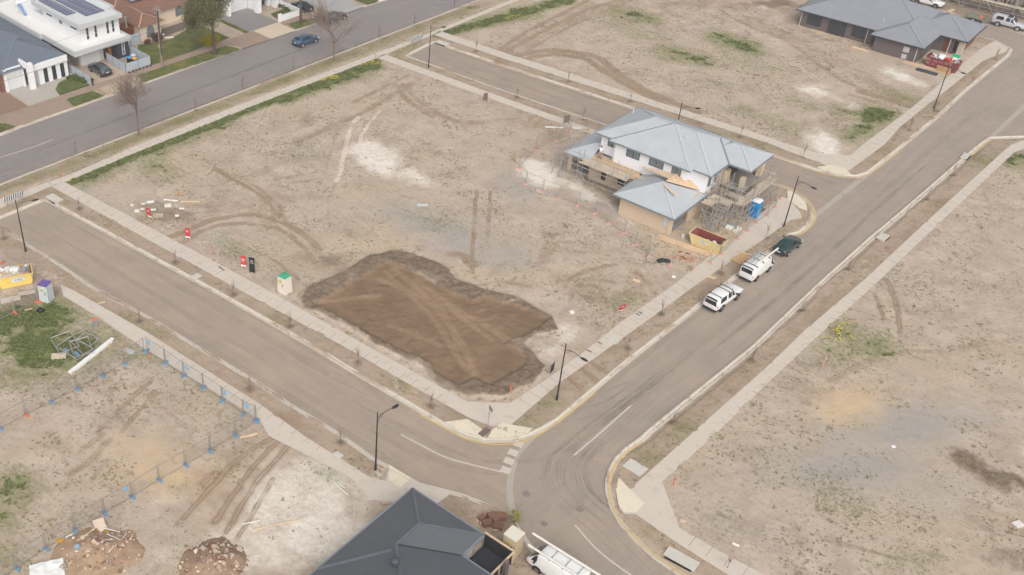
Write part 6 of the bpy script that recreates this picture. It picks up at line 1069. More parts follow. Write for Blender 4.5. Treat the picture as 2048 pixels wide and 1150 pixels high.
for x in (-1.7, -.4, .9): b = B(); b.box(x-.03, x+.03, -.8, .8, 2.04, 2.08); [b.box(x-.04, x+.04, s*.76-.03, s*.76+.03, 1.9, 2.06) for s in (-1, 1)]; b.obj('roof_bar', TRIM, t)
c0 = t
def onroof(par, name, label, cat, build, mat): b = B(); build(b); o = b.obj(name, mat); o.location = par.location; o.rotation_euler = par.rotation_euler; return tag(o, label, cat)
def lad(b):
    for y in (.05, .5): b.bar((-1.9, y, 2.13), (1.3, y, 2.13), .05, .08)
    for i in range(11): b.bar((-1.75+i*.29, .05, 2.13), (-1.75+i*.29, .5, 2.13), .03, .03)
    for y in (.56, .8): b.bar((-.9, y, 2.13), (1.5, y, 2.14), .05, .08)
    for i in range(8): b.bar((-.75+i*.29, .56, 2.13), (-.75+i*.29, .8, 2.13), .03, .03)
onroof(t, 'ladder', 'aluminium ladders lying on the roof rack of the van behind the green car', 'ladder', lad, M('ladder_alu', S(186, 188, 190), .4, metal=.3)); onroof(t, 'pipe', 'white plastic pipe sticking forward from the roof rack of the van behind the green car', 'pipe', lambda b: b.cyl((-1.6, -.45, 2.16), (3.1, -.45, 2.16), .10, 8), WPIPE)
c, a = mid((1440, 622), (1471.6, 598.5), .74, 0, 1)
UP = M('paint_ute_white', S(236, 236, 234), .3, .02, 1, spec=.5, coat=.5)
UG = [('side_window', [(1.25, 4.2), (2.35, 4.2), (2.35, 4.95), (1.35, 4.95)], CGL), ('side_window', [(3.0, 4.15), (3.75, 4.15), (3.75, 4.98), (3.05, 4.98)], CGL), ('side_window', [(3.9, 4.15), (5.2, 4.15), (4.6, 4.98), (3.9, 4.98)], CGL), ('windscreen', [(4.25, 5.7), (5.85, 5.7), (5.85, 8.3), (4.25, 8.3)], CGL)]
t = vehicle('white_ute', 'white dual cab ute with canopy and three dark roof bars parked nearest the junction', 'ute', None, a, UTE, UP, (-1.45, 1.52), .38, UG, (.95, .85), RIMD, mirrors=(.95, 1.12), world=c)
b = B(); b.hexa([(-2.575, -.68, 1.0), (-2.54, -.68, 1.0), (-2.54, .68, 1.0), (-2.575, .68, 1.0)], [(-2.575, -.6, 1.5), (-2.54, -.6, 1.5), (-2.54, .6, 1.5), (-2.575, .6, 1.5)]); b.obj('rear_window', CGL, t); patch(shell(UTE), [(.05, 5.6), (.75, 5.6), (.75, 8.4), (.05, 8.4)]).obj('rear_window', CGL, t, smooth=True)
for x in (-1.9, -.35, .25): b = B(); b.box(x-.03, x+.03, -.74, .74, 1.86, 1.9); [b.box(x-.05, x+.05, s*.66-.03, s*.66+.03, 1.76, 1.88) for s in (-1, 1)]; b.obj('roof_bar', TRIM, t)
b = B(); b.cyl((-2.8, 0, .45), (-2.55, 0, .45), .04, 6); b.blob((-2.82, 0, .5), .06, .06, .06, 6, 0); b.obj('tow_ball', TRIM, t)
SG = [('side_window', [(2.35, 4.15), (4.0, 4.15), (4.0, 4.95), (3.0, 4.95)], CGL), ('side_window', [(3.55, 4.15), (5.3, 4.15), (4.4, 4.95), (3.55, 4.95)], CGL), ('windscreen', [(4.15, 5.7), (5.85, 5.7), (5.85, 8.3), (4.15, 8.3)], CGL), ('rear_window', [(2.1, 5.6), (2.95, 5.6), (2.95, 8.4), (2.1, 8.4)], M('glass_green', S(30, 62, 58), .08, spec=.7))]
c, a = mid((1574, 511.6), (1595, 495), .72, 0, 1)
vehicle('green_car', 'dark green sedan parked at the front of the row by the street lamp', 'car', None, a, SEDAN, paintm('paint_green', S(30, 58, 54)), (-1.25, 1.28), .30, SG, (.72, .62), RIM, mirrors=(.7, .98), world=c)
HG = [('side_window', [(2.1, 4.15), (4.0, 4.15), (4.0, 4.95), (2.7, 4.95)], CGL), ('side_window', [(3.7, 4.15), (5.3, 4.15), (4.4, 4.95), (3.7, 4.95)], CGL), ('windscreen', [(4.15, 5.7), (5.85, 5.7), (5.85, 8.3), (4.15, 8.3)], CGL), ('rear_window', [(1.15, 5.5), (1.95, 5.5), (1.95, 8.5), (1.15, 8.5)], CGL)]
c, a = mid((604, 94.8), (630, 85.7), .76, 0, 1)
vehicle('blue_car', 'steel blue hatchback driving along the old street', 'car', None, a, HATCH, paintm('paint_blue', S(62, 92, 116)), (-1.3, 1.36), .32, HG, (.85, .68), RIM, mirrors=(.75, 1.0), world=c)
t = vehicle('grey_hatchback', 'dark grey hatchback parked in the driveway of the modern house', 'car', None, FS.a*57.29578+90, HATCH, paintm('paint_grey', S(66, 74, 80)), (-1.3, 1.36), .32, HG[:-1]+[('rear_window', HG[-1][1], CGL2)], (.85, .68), RIM, mirrors=(.75, 1.0), world=FS.w(5.2, -3.3), z=.14)
vehicle('black_wagon', 'black wagon parked against the far kerb under the bare tree', 'car', None, 43.5, WAGON, paintm('paint_black', S(40, 42, 50)), (-1.35, 1.4), .33, [('side_window', [(1.2, 4.15), (3.6, 4.15), (3.4, 4.95), (1.6, 4.95)], CGL2), ('side_window', [(2.6, 4.15), (4.2, 4.15), (3.4, 4.95), (2.6, 4.95)], CGL), ('windscreen', [(3.15, 5.7), (4.85, 5.7), (4.85, 8.3), (3.15, 8.3)], CGL), ('rear_window', [(.2, 5.5), (.95, 5.5), (.95, 8.5), (.2, 8.5)], CGL2)], (.95, .7), RIM, mirrors=(.75, 1.0), world=G(669, 41))
vehicle('dark_parked_car', 'black car parked in the driveway behind the tree trunk at the top edge', 'car', None, 137, SEDAN, paintm('paint_ink', S(36, 38, 44)), (-1.25, 1.28), .30, SG[:3], (.72, .62), RIM, world=FS.w(43.9, -4.4), z=.14)
c, a = mid((1991.7, 51.7), (2033, 62), .74, 0, 1)
t = vehicle('silver_ute', 'silver dual cab ute with canopy at the top right corner', 'ute', None, a, UTE, M('paint_silver', S(206, 208, 214), .3, .03, 1, spec=.5, metal=.2, coat=.5), (-1.45, 1.58), .38, UG, (.95, .85), RIM, mirrors=(.95, 1.12), world=c)
b = B(); b.box(-.4, .3, -.6, .6, 1.80, 1.86); b.obj('roof_bar', TRIM, t)
t = vehicle('white_pickup', 'white pickup parked behind the finished brick house at the top edge', 'ute', None, -42, UTE, M('paint_pickup', S(232, 230, 226), .35, .03, 1, coat=.4), (-1.45, 1.58), .40, UG, (.95, .85), RIMD, mirrors=(.95, 1.12), world=G(1853, 10))
t = vehicle('pipe_van', 'white van carrying two long white pipes at the bottom edge', 'van', None, 142, VAN, M('paint_van2', S(236, 236, 234), .3, .02, 1, spec=.5, coat=.5), (-1.22, 1.35), .33, [('side_window', [(4.05, 4.15), (5.4, 4.15), (4.8, 5.0), (4.05, 5.0)], CGL), ('windscreen', [(4.15, 5.6), (6.0, 5.5), (6.0, 8.5), (4.15, 8.4)], M('screen_olive', S(92, 92, 84), .1, .1, 1, spec=.7))], (.95, .85), RIMD, mirrors=(1.6, 1.15), world=(0, 0))
PV = t
q = np.array(G(1066, 1122)); an = R_(-41.5+180); t.rotation_euler.z = an; t.location = (q[0]-math.cos(an)*2.15-math.sin(an)*-.05, q[1]-math.sin(an)*2.15, 0)
for x in (-1.8, -.7, .5): b = B(); b.box(x-.02, x+.02, -.8, .8, 2.03, 2.06); b.obj('roof_bar', STEELD, t)
onroof(t, 'pipe', 'long white pipe along the street side of the bottom van roof', 'pipe', lambda b: b.cyl((-3.2, -.58, 2.18), (2.9, -.58, 2.18), .10, 8), WPIPE); onroof(t, 'pipe', 'long white pipe along the house side of the bottom van roof', 'pipe', lambda b: b.cyl((-3.2, .62, 2.18), (2.5, .62, 2.18), .10, 8), WPIPE)
# trailer
P = G(1950, 41); t = thing('box_trailer', 'small galvanised box trailer behind the silver ute', 'trailer', (*P, 0), R_(-42)); TG = M('trailer_grey', S(140, 138, 128), .6, .1, 2)
b = B(); x0, x1, w_ = -1.3, 1.3, .8; b.box(x0, x1, -w_, w_, .5, .56); b.box(x0, x1, -w_, -w_+.05, .5, 1.0); b.box(x0, x1, w_-.05, w_, .5, 1.0); b.box(x0, x0+.05, -w_, w_, .5, 1.0); b.box(x1-.05, x1, -w_, w_, .5, 1.0); b.obj('tray', TG, t); b = B(); b.bar((1.3, -.5, .5), (2.3, 0, .5), .08, .08); b.bar((1.3, .5, .5), (2.3, 0, .5), .08, .08); b.obj('drawbar', TG, t)
for s in (-1, 1): b = B(); b.cyl((-.1, s*.84, .33), (-.1, s*1.02, .33), .33, 14); w2 = b.obj('wheel', TYRE, t); b = B(); b.cyl((-.1, s*1.02, .33), (-.1, s*1.035, .33), .2, 10); b.obj('rim', RIM, w2); b = B(); b.box(-.5, .3, s*.95-.14, s*.95+.14, .70, .73); b.obj('mudguard', TG, t)
# ================================================================ people
def person(loc, rot, label, joints, mats, hair):
    t = thing('person', label, 'person', loc, rot)
    J = joints; me = bpy.data.meshes.new('body'); names = list(J); me.from_pydata([J[k][0] for k in names], [(names.index(a), names.index(b)) for a, b in BONES], []); me.update(); o = bpy.data.objects.new('body', me); COL.objects.link(o); o.parent = t
    sk = o.modifiers.new('skin', 'SKIN'); sv = me.skin_vertices[0].data
    for i, k in enumerate(names): sv[i].radius = (J[k][1],)*2; sv[i].use_root = (k == 'pelvis')
    ss = o.modifiers.new('sub', 'SUBSURF'); ss.levels = 1; ss.render_levels = 1; me.materials.append(mats[0]); me.shade_smooth()
    def cloth(nm, keys, m, g):
        b = B()
        for a, c in keys: b.cyl(J[a][0], J[c][0], J[a][1]+g, 8, J[c][1]+g)
        return b.obj(nm, m, t, smooth=True)
    sh = cloth('shirt', [('pelvis', 'chest'), ('chest', 'neck')]+[(f'sh{s}', f'el{s}') for s in 'LR']+[('chest', f'sh{s}') for s in 'LR'], mats[1], .03); cloth('trousers', [(f'hip{s}', f'kn{s}') for s in 'LR']+[(f'kn{s}', f'an{s}') for s in 'LR']+[('pelvis', f'hip{s}') for s in 'LR'], mats[2], .02)
    h = J['head'][0]; b = B(); b.blob((h[0]-.02, h[1], h[2]+.05), .115, .1, .11, 10, 0); b.obj('hair', hair, t, smooth=True)
    for s in 'LR':
        a = J[f'an{s}'][0]; b = B(); b.obox((a[0]+.06, a[1], a[2]-.03), .27, .1, .09); b.obj('shoe', TRIM, t)
    hd = B()
    for s in 'LR':
        w3 = Vector(J[f'ha{s}'][0])
        for k in range(4): hd.cyl(w3+Vector((0, (k-1.5)*.018, 0)), w3+Vector((.02, (k-1.5)*.02, -.08+.006*abs(k-1))), .008, 4)
        hd.cyl(w3, w3+Vector((.06, .01, -.03)), .009, 4)
    hd.obj('fingers', mats[0], t); return t
BONES = [('pelvis', 'chest'), ('chest', 'neck'), ('neck', 'head')]+[x for s in 'LR' for x in ((f'chest', f'sh{s}'), (f'sh{s}', f'el{s}'), (f'el{s}', f'wr{s}'), (f'wr{s}', f'ha{s}'), ('pelvis', f'hip{s}'), (f'hip{s}', f'kn{s}'), (f'kn{s}', f'an{s}'), (f'an{s}', f'to{s}'))]
def pose(lean=0., arms=(.3, .5), spread=.12):
    c, s_ = math.cos(lean), math.sin(lean); up = lambda h, y=0., f=0.: (f*c+s_*h, y, .92+h*c-f*s_)
    J = {'pelvis': ((0, 0, .94), .135), 'chest': (up(.36), .15), 'neck': (up(.54), .06), 'head': (up(.70), .1)}
    for k, y in (('L', 1), ('R', -1)):
        J['sh'+k] = (up(.48, y*.19), .065); J['el'+k] = (up(.48-.26*math.cos(arms[0]), y*.24, .26*math.sin(arms[0])), .045); e = J['el'+k][0]; J['wr'+k] = ((e[0]+.24*math.sin(arms[1]), e[1]-y*.03, e[2]-.24*math.cos(arms[1])), .033); w3 = J['wr'+k][0]; J['ha'+k] = ((w3[0]+.03, w3[1], w3[2]-.08), .035)
        J['hip'+k] = ((0, y*.1, .88), .09); J['kn'+k] = ((.03, y*spread, .5), .065); J['an'+k] = ((0, y*(spread+.02), .09), .045); J['to'+k] = ((.16, y*(spread+.04), .05), .04)
    return J
SKIN = M('skin_tone', S(196, 150, 124), .7, .05); KHK = M('cloth_khaki', S(168, 148, 128), .9, .06); WSH = M('cloth_white', S(232, 232, 240), .9, .03); ORS = M('cloth_orange', S(232, 110, 60), .9, .05); NAVY = M('cloth_navy', S(56, 60, 76), .9)
hx = FH.w(-13.2, 5.0); person((*hx, 2.93), R_(60), 'person in white shirt and khaki trousers on the low roof of the scaffolded house', pose(.1, (.35, .9)), (SKIN, WSH, KHK), M('hair_dark', S(44, 38, 40), .9))
pp = G(1962, 46); person((*pp, 0), R_(150), 'person in bright orange shirt bending over the small trailer', pose(1.15, (.2, .35)), (SKIN, ORS, NAVY), M('hat_orange', S(226, 112, 70), .9))
# ================================================================ trees and plants
BARK = M('bark_grey', S(126, 108, 94), .95, .18, 5); BARKD = M('bark_dark', S(96, 80, 70), .95, .18, 4); TWIG = M('twig_bare', S(134, 118, 106), .95, .1); TWIGP = M('twig_plum', S(146, 122, 112), .95, .1)
def branches(trunk_h, spread, levels, seed, r0, kids=4, up=.75, ln=1.3, shrink=.68):
    rr = random.Random(seed); tr = B(); tw = B(); tips = []
    tr.cyl((0, 0, -.05), (0, 0, trunk_h), r0, 7, r0*.8)
    def grow(p, d, L, r, lv):
        q = p+d*L*.5; d2 = (d+Vector((rr.uniform(-.12, .12), rr.uniform(-.12, .12), .05))).normalized(); e = q+d2*L*.5; tgt = tr if lv >= levels-1 else tw
        tgt.cyl(p, q, r, 4 if lv < levels-1 else 5, r*.85, False); tgt.cyl(q, e, r*.85, 4 if lv < levels-1 else 5, r*.62, False)
        if lv == 0: tips.append(e); return
        for i in range(kids+(lv == levels)):
            a = rr.uniform(0, 6.283); sp_ = spread*rr.uniform(.6, 1.25); o = d2.orthogonal().normalized(); o.rotate(Matrix.Rotation(a, 3, d2)); nd = (d2*math.cos(sp_)+o*math.sin(sp_)); nd.z += (up-.6)*.5+.06; nd.normalize()
            grow(e if i < kids-1 else q, nd, L*shrink*rr.uniform(.75, 1.2), max(r*.62, .014), lv-1)
    grow(Vector((0, 0, trunk_h)), Vector((rr.uniform(-.08, .08), rr.uniform(-.08, .08), 1)).normalized(), ln, r0*.8, levels); return tr, tw, tips
def bare_tree(px, label, th, ln, lv, seed, r0, spread=.55, kids=4, shrink=.72, rad=.008):
    P = G(*px); t = thing('bare_tree', label, 'tree', (*P, gz(*P)), seed); tr, tw, tips = branches(th, spread, lv, seed, r0, kids, .66, ln, shrink); tr.obj('trunk', BARK, t); tw.obj('crown', TWIG, t)
    return t
bare_tree((278, 272), 'large leafless street tree with round crown on the left of the old street', 1.7, 2.15, 5, 3, .13, .64, 4, .80); bare_tree((668, 124), 'large leafless street tree in front of the black wagon', 1.7, 2.2, 5, 11, .13, .64, 4, .80)
# saplings: one built, the rest copies
def sapling_src(seed, mat):
    rr = random.Random(seed); a = B(); c = B(); a.cyl((0, 0, -.05), (0, 0, .7), .022, 5, .016)
    for i in range(15): an = rr.uniform(0, 6.28); h0 = rr.uniform(.45, .8); L = rr.uniform(.7, 1.25); s_ = rr.uniform(.08, .32); k = Vector((s_*math.cos(an), s_*math.sin(an), L)); m = Vector((0, 0, h0))+k*.5+Vector((rr.uniform(-.05, .05),)*2+(0,)); c.cyl((0, 0, h0), m, .012, 4, .009, False); c.cyl(m, Vector((0, 0, h0))+k*1.02, .009, 4, .005, False)
    return a, c
SAPL = []
for sd in (1, 2, 3):
    a, c = sapling_src(sd, None); t = thing('sapling', '', 'tree', (0, 0, 0), 0); t['group'] = 'verge saplings'; a.obj('trunk', BARKD, t); c.obj('branches', TWIGP, t); SAPL.append([t, False])
k = 0
for row, L in SAP_PX.items():
    for i, p in enumerate(L):
        src = SAPL[k % 3]; P = G(*p); lb = f'{ORD[i]} leafless sapling {row}'
        if not src[1]: o = src[0]; o.location = (*P, gz(*P)); o['label'] = lb; src[1] = True
        else: o = dup(src[0], (*P, gz(*P)), random.uniform(0, 6), lb)
        s_ = random.uniform(.8, 1.15)*(1.35 if 'old street' in row else 1); o.scale = (s_, s_, s_); k += 1
def leaves(n, pts, rad, size, seed):
    rg = np.random.default_rng(seed); C = np.array(pts)[rg.integers(0, len(pts), n)]; d = rg.normal(size=(n, 3)); d /= np.linalg.norm(d, axis=1)[:, None]; C = C+d*rad*rg.random((n, 1))**.5*np.array([1, 1, .8])
    u = rg.normal(size=(n, 3)); u /= np.linalg.norm(u, axis=1)[:, None]; v = np.cross(u, rg.normal(size=(n, 3))); v /= np.linalg.norm(v, axis=1)[:, None]; s = size*(.6+.8*rg.random((n, 1)))
    V = np.stack([C-u*s, C+v*s*.5, C+u*s, C-v*s*.5], 1).reshape(-1, 3); return V, np.arange(4*n).reshape(-1, 4)
LEAFO = leafmat('leaf_olive', S(88, 92, 58), S(118, 116, 78), S(140, 130, 92)); LEAFG = leafmat('leaf_green', S(84, 98, 52), S(116, 124, 70)); LEAFY = leafmat('leaf_yellow', S(150, 138, 30), S(184, 164, 40)); LEAFB = leafmat('leaf_brown', S(76, 62, 46), S(104, 84, 62)); LEAFL = leafmat('leaf_lime', S(150, 148, 72), S(176, 170, 98)); LEAFV = leafmat('flower_mauve', S(140, 110, 160), S(110, 96, 110)); LEAFR = leafmat('leaf_russet', S(122, 72, 54), S(96, 66, 50))
def leafy_tree(P, label, th, ln, lv, seed, r0, n, rad, size, mat, bark=BARKD, droop=0, spread=.6, lean=0.):
    t = thing('leafy_tree', label, 'tree', (*P, .1), seed); tr, tw, tips = branches(th, spread, lv, seed, r0, 4, .62, ln, .74); tr.obj('trunk', bark, t); tw.obj('limbs', bark, t)
    pts = [tuple(p) for p in tips]+[(p.x, p.y, p.z-droop*random.random()) for p in tips]; V, F = leaves(n, pts, rad, size, seed); mesh_np('crown', V, F, mat, t); return t
leafy_tree(FS.w(21.7, -9.3), 'tall olive green street tree with drooping crown beside the yellow bush', 3.3, 2.9, 3, 21, .26, 30000, 1.15, .11, LEAFO, droop=2.6, spread=.74)
leafy_tree(FS.w(39.4, -9.2), 'dark green street tree with thick trunk by the low white garden wall', 4.6, 1.8, 3, 8, .24, 8000, .7, .11, LEAFG, droop=.5, spread=.6)
def bush(P, label, rx, ry, rz, n, size, mat, z=.12, name='bush'):
    t = thing(name, label, 'bush', (*P, z), random.uniform(0, 6)); rr = random.Random(label); pts = [(rx*.7*rr.uniform(-1, 1), ry*.7*rr.uniform(-1, 1), rz*rr.uniform(.2, .75)) for _ in range(26)]; V, F = leaves(n, pts, min(rx, rz)*.45, size, len(label)); V[:, 2] = np.maximum(V[:, 2], 0.01); mesh_np('foliage', V, F, mat, t); b = B(); [b.cyl((0, 0, -.05), p, .02, 4, .01) for p in pts[:8]]; b.obj('stems', BARKD, t); return t
bush(FS.w(23.6, -6.0), 'rounded yellow green bush beside the old street footpath', 1.7, 1.2, 1.5, 3500, .09, LEAFY); bush(FS.w(18.3, .9), 'dark brown shrub under the arched window', 1.0, .7, 1.6, 1800, .09, LEAFB); bush(FS.w(16.4, .8), 'russet shrub at the corner of the red tiled house', .6, .6, .9, 900, .07, LEAFR); bush(FS.w(-1.0, -2.6) if 0 else FS.w(1.4, -3.3), 'dense green weeds against the pale driveway fence', .9, 2.2, .6, 2500, .1, LEAFG)
bush(FS.w(-16.0, -5.2), 'mauve flowering bush at the left edge', .9, .9, 1.2, 1500, .08, LEAFV); bush(FS.w(-17, -7.2), 'low green bush at the left edge below the mauve one', .6, .6, .5, 600, .08, LEAFG)
t = bush(FS.w(40.2, -5.5), 'clipped green hedge behind the low white garden wall', 2.0, .3, .9, 2200, .07, LEAFL, name='hedge'); t.rotation_euler.z = FS.a
t = bush(FS.w(41.7, -2.4), 'narrow green hedge along the side of the white garden', .3, 2.0, .8, 1800, .07, LEAFG, name='hedge'); t.rotation_euler.z = FS.a
for i, u in enumerate(np.linspace(8.3, 12.0, 7)): bush(FS.w(u, -6.35), f'{ORD[i]} small dry shrub in the strip before the pale court fence', .22, .16, .3, 160, .06, LEAFR if i % 3 == 0 else LEAFB)
bush(G(1028, 1046), 'young lime leaved sapling beside the beige toilet cabin', .5, .5, 1.5, 700, .06, LEAFL); bush(G(1524, 424), 'small green potted shrub behind the blue toilet', .3, .3, .5, 250, .06, LEAFG)
bush(G(1500, 72), 'x', 0, 0, 0, 1, .01, LEAFG) if 0 else None
# ================================================================ bins on the paved court
def bin_(P, label, lid, body):
    t = thing('wheelie_bin', label, 'bin', (*P, .14), FS.a); b = B(); b.hexa([(-.24, -.26, .04), (.24, -.26, .04), (.24, .26, .04), (-.24, .26, .04)], [(-.3, -.36, .98), (.3, -.36, .98), (.3, .36, .98), (-.3, .36, .98)]); b.obj('tub', body, t); b = B(); b.hexa([(-.32, -.38, .98), (.32, -.38, .98), (.32, .4, .98), (-.32, .4, .98)], [(-.3, -.35, 1.06), (.3, -.35, 1.06), (.3, .38, 1.08), (-.3, .38, 1.08)]); b.obj('lid', lid, t)
    for s in (-1, 1): b = B(); b.cyl((s*.22, .28, .1), (s*.28, .28, .1), .1, 8); b.obj('wheel', TYRE, t)
BINB = M('bin_black', S(44, 46, 50), .6); bin_(FS.w(10.2, -3.6), 'black wheelie bin with sky blue lid on the paved court', M('lid_blue', S(86, 152, 208), .5), BINB); bin_(FS.w(10.6, -4.4), 'black wheelie bin with orange yellow lid on the paved court', M('lid_yellow', S(240, 182, 60), .5), BINB)
t = thing('gas_barbecue', 'grey covered round barbecue on the paved court', 'barbecue', (*FS.w(11.2, -3.2), .14), 0); b = B(); b.blob((0, 0, .95), .42, .36, .26, 12, .03, 2); b.obj('cover', M('cover_grey', S(196, 196, 200), .7), t, smooth=True); b = B(); [b.cyl((x, y, 0), (x*.7, y*.7, .85), .03, 5) for x, y in ((-.3, -.3), (.3, -.3), (.3, .3), (-.3, .3))]; b.obj('legs', BINB, t)
bin_(FS.w(43.0, -5.0), 'dark wheelie bin with blue lid behind the tree at the top edge', MATS['lid_blue'], BINB); bin_(FS.w(43.7, -5.1), 'dark wheelie bin with amber lid behind the tree at the top edge', MATS['lid_yellow'], BINB)
P = FS.w(41.9, -9.4); t = thing('marker_post', 'slim white marker post on the grass verge by the tree', 'post', (*P, .1), 0); b = B(); b.box(-.06, .06, -.06, .06, 0, 1.2); b.obj('post', WPIPE, t); b = B(); b.box(-.07, .07, -.07, .07, 1.2, 1.28); b.obj('cap', WPIPE, t)
P = FS.w(2.0, -6.4); t = thing('letterbox', 'slim black letterbox at the end of the driveway fence', 'letterbox', (*P, .1), FS.a); b = B(); b.box(-.08, .08, -.08, .08, 0, .8); b.obj('post', ALU, t); b = B(); b.box(-.18, .18, -.16, .16, .8, 1.1); b.obj('box', ALU, t)
# ================================================================ loose building material and debris
def loose(name, label, cat, px, ang, mat, sx, sy, sz, z=None, tilt=(0, 0)):
    P = G(*px); b = B(); b.obox((0, 0, 0), sx, sy, sz, 0, tilt); o = b.obj(name, mat); o.location = (*P, (gz(*P) if z is None else z)+sz/2+.01); o.rotation_euler.z = R_(ang); return tag(o, label, cat)
WBD = M('board_white', S(236, 236, 232), .7, .04, 2); PLA = M('plaster_white', S(226, 220, 212), .9, .08, 3)
t = thing('roof_beam', 'long white steel beam propped on the grass beside the folded panels', 'beam', (*G(184, 716), .35), math.atan2(*(np.array(G(222, 685))-np.array(G(142, 748)))[::-1])); b = B(); b.box(-3.1, 3.1, -.2, .2, 0, .06); b.box(-3.1, 2.8, -.22, -.16, -.2, .0); b.obj('sheet', WBD, t); b = B(); b.box(-3.0, -2.6, -.25, .25, -.3, 0); b.box(2.0, 2.4, -.25, .25, -.3, 0); b.obj('support', TIM, t)
dbl = [('white plaster board leaning in the dark soil patch', (301, 406), 8, WBD, .9, .35, .12), ('small white foam lump near the red lot sign', (287, 409), 20, PLA, .5, .25, .1), ('white rubble bag among the debris by the left path', (336, 413), 10, PLA, .8, .6, .14), ('white plaster block lowest among the debris', (274, 424), 5, PLA, .6, .45, .15), ('white board behind the leaning red lot sign', (306, 421), 8, WBD, .7, .35, .08), ('white offcut board on the debris patch edge', (364, 419), 6, WBD, .6, .3, .06), ('small square white board left of the upright red sign', (354, 433), 2, WBD, .45, .38, .06), ('pale mortar lump in the debris patch', (264, 412), 0, PLA, .4, .3, .1), ('crumbled mortar lump beside the white block', (285, 420), 0, PLA, .5, .35, .1),
       ('white roof sheet lying inside the fence corner', (257, 704), -30, M('sheet_grey', S(186, 190, 192), .5), 1.3, .6, .06), ('crumpled cream cardboard by the folded panels', (118, 714), 10, M('card_cream', S(214, 196, 176), .9, .08, 3), 1.4, .9, .07), ('white paper square lying by the rubble heap', (141, 1078), 35, WBD, .5, .65, .04), ('white packet on the far right bare lot', (1786, 895), 0, WBD, .35, .25, .06), ('white plaster chunk at the right edge of the bare lot', (2035, 1050), 20, PLA, .8, .6, .12), ('white offcut beside the corner path on the right lot', (1471, 1091), -30, WBD, .55, .2, .05), ('pink rag beside the corner path', (1366, 1044), -20, M('rag_pink', S(214, 186, 178), .9), .5, .25, .05),
       ('cream offcut board on the verge behind the white ute', (1421, 556), -32, TIM, 1.1, .4, .05), ('ply sheet on the verge beside the white van', (1482, 519), 40, PLY, 2.3, 1.3, .05), ('narrow pale plank on the ply sheet beside the van', (1488, 508), -25, TIM, 1.7, .22, .05), ('pale timber offcut by the fence on the sandy yard', (497, 873), 20, TIM, 1.7, .22, .06), ('white board left of the closed street end lamp', (862, 0+98), 20, PLA, .1, .1, .03), ('pale board flat on the lot near the gravel', (845, 412), 5, M('sheet_pale', S(206, 208, 204), .7), 1.3, .6, .05), ('stone block lying on the block near the pad', (1143, 627), 20, PLA, .5, .4, .2), ('grey concrete slab below the left edge skip', (22, 602), 20, M('slab_pale', S(200, 188, 176), .9, .08, 2), 2.0, .8, .08), ('broken concrete slab beside the purple roofed toilet', (56, 588), 18, MATS['slab_pale'], 1.9, .6, .08), ('white board lying near the rear site fence', (1108, 256), -8, WBD, 2.4, .25, .08), ('pale plaster sheet by the rear site fence', (1154, 258), -5, PLA, 1.0, .7, .08), ('white rubbish on the corner verge', (842, 1047-1), 0, WBD, .1, .1, .02),
       ('cream plank pile before the finished brick house', (1720, 100), -42, TIM, 2.6, .5, .12), ('pale plank beside the trailer yard', (1901, 23), 40, TIM, 1.9, .6, .1), ('white mortar bag beside the salmon fence feet', (1347, 555), 0, WBD, .35, .3, .1), ('cream sheet on the track near the block corner', (1273, 562), -25, TIM, .8, .4, .04), ('pale offcut on the left footpath verge', (203, 607), 20, TIM, .8, .2, .05), ('timber offcut on the grass below the toilet', (58, 621), 20, TIM, .8, .15, .06)]
for lb, p, a, m, sx, sy, sz in dbl:
    if sx > .12: loose('debris_board' if 'board' in lb or 'plank' in lb or 'sheet' in lb else 'debris_piece', lb, 'debris', p, a, m, sx, sy, sz, tilt=(random.uniform(-.06, .06), random.uniform(-.05, .05)))
loose('timber_length', 'white painted timber length on the debris patch', 'timber', (342, 402), -9, WBD, 1.9, .14, .1); loose('timber_length', 'pale orange timber length on the debris patch', 'timber', (380, 405), 0, TIM, 2.3, .18, .1)
def pallet(px, ang, label):
    P = G(*px); t = thing('pallet', label, 'pallet', (*P, gz(*P)+.02), R_(ang)); b = B(); [b.box(-.6, .6, -.5+i*.17, -.4+i*.17, .12, .14) for i in range(6)]; b.obj('deck', TIMO if 'orange' in label else PLANK, t); b = B(); [b.box(x-.05, x+.05, -.5, .5, 0, .12) for x in (-.55, 0, .55)]; b.obj('bearers', PLANK, t)
pallet((362, 390), 5, 'orange timber pallet behind the debris patch'); pallet((316, 434), 8, 'weathered grey pallet in front of the leaning red sign'); pallet((1167, 266), -10, 'grey pallet frame by the rear site fence'); pallet((1150, 275), -5, 'second grey pallet frame nearest the scaffolded house roof')
P = G(960, 92); t = None
def planks(px, px2, label, n, wd, m, z=0.): 
    a, c = np.array(G(*px)), np.array(G(*px2)); L = np.hypot(*(c-a)); ang = math.atan2(*(c-a)[::-1]); P = (a+c)/2; t = thing('timber_stack', label, 'timber', (*P, gz(*P)+z), ang)
    for i in range(n): b = B(); o = random.uniform(-.25, .25); b.box(-L/2+o, L/2+o, -wd/2+i*wd/n+.01, -wd/2+(i+1)*wd/n-.01, .02+.02*(i % 2), .09+.04*(i % 3)); b.obj('plank', m if i % 2 else TIM, t)
planks((1320, 476), (1420, 511), 'long pale planks lying in front of the yellow skip', 4, .9, M('plank_pink', S(220, 184, 150), .85, .1, 2)); planks((1805, 126), (1893, 148), 'long orange planks on the ground in front of the red skip', 5, .8, TIMO)
loose('ply_sheet', 'tan ply sheet leaning against the red skip', 'board', (1884, 148), -42, PLY, 2.0, .06, 1.1, tilt=(.35, 0))
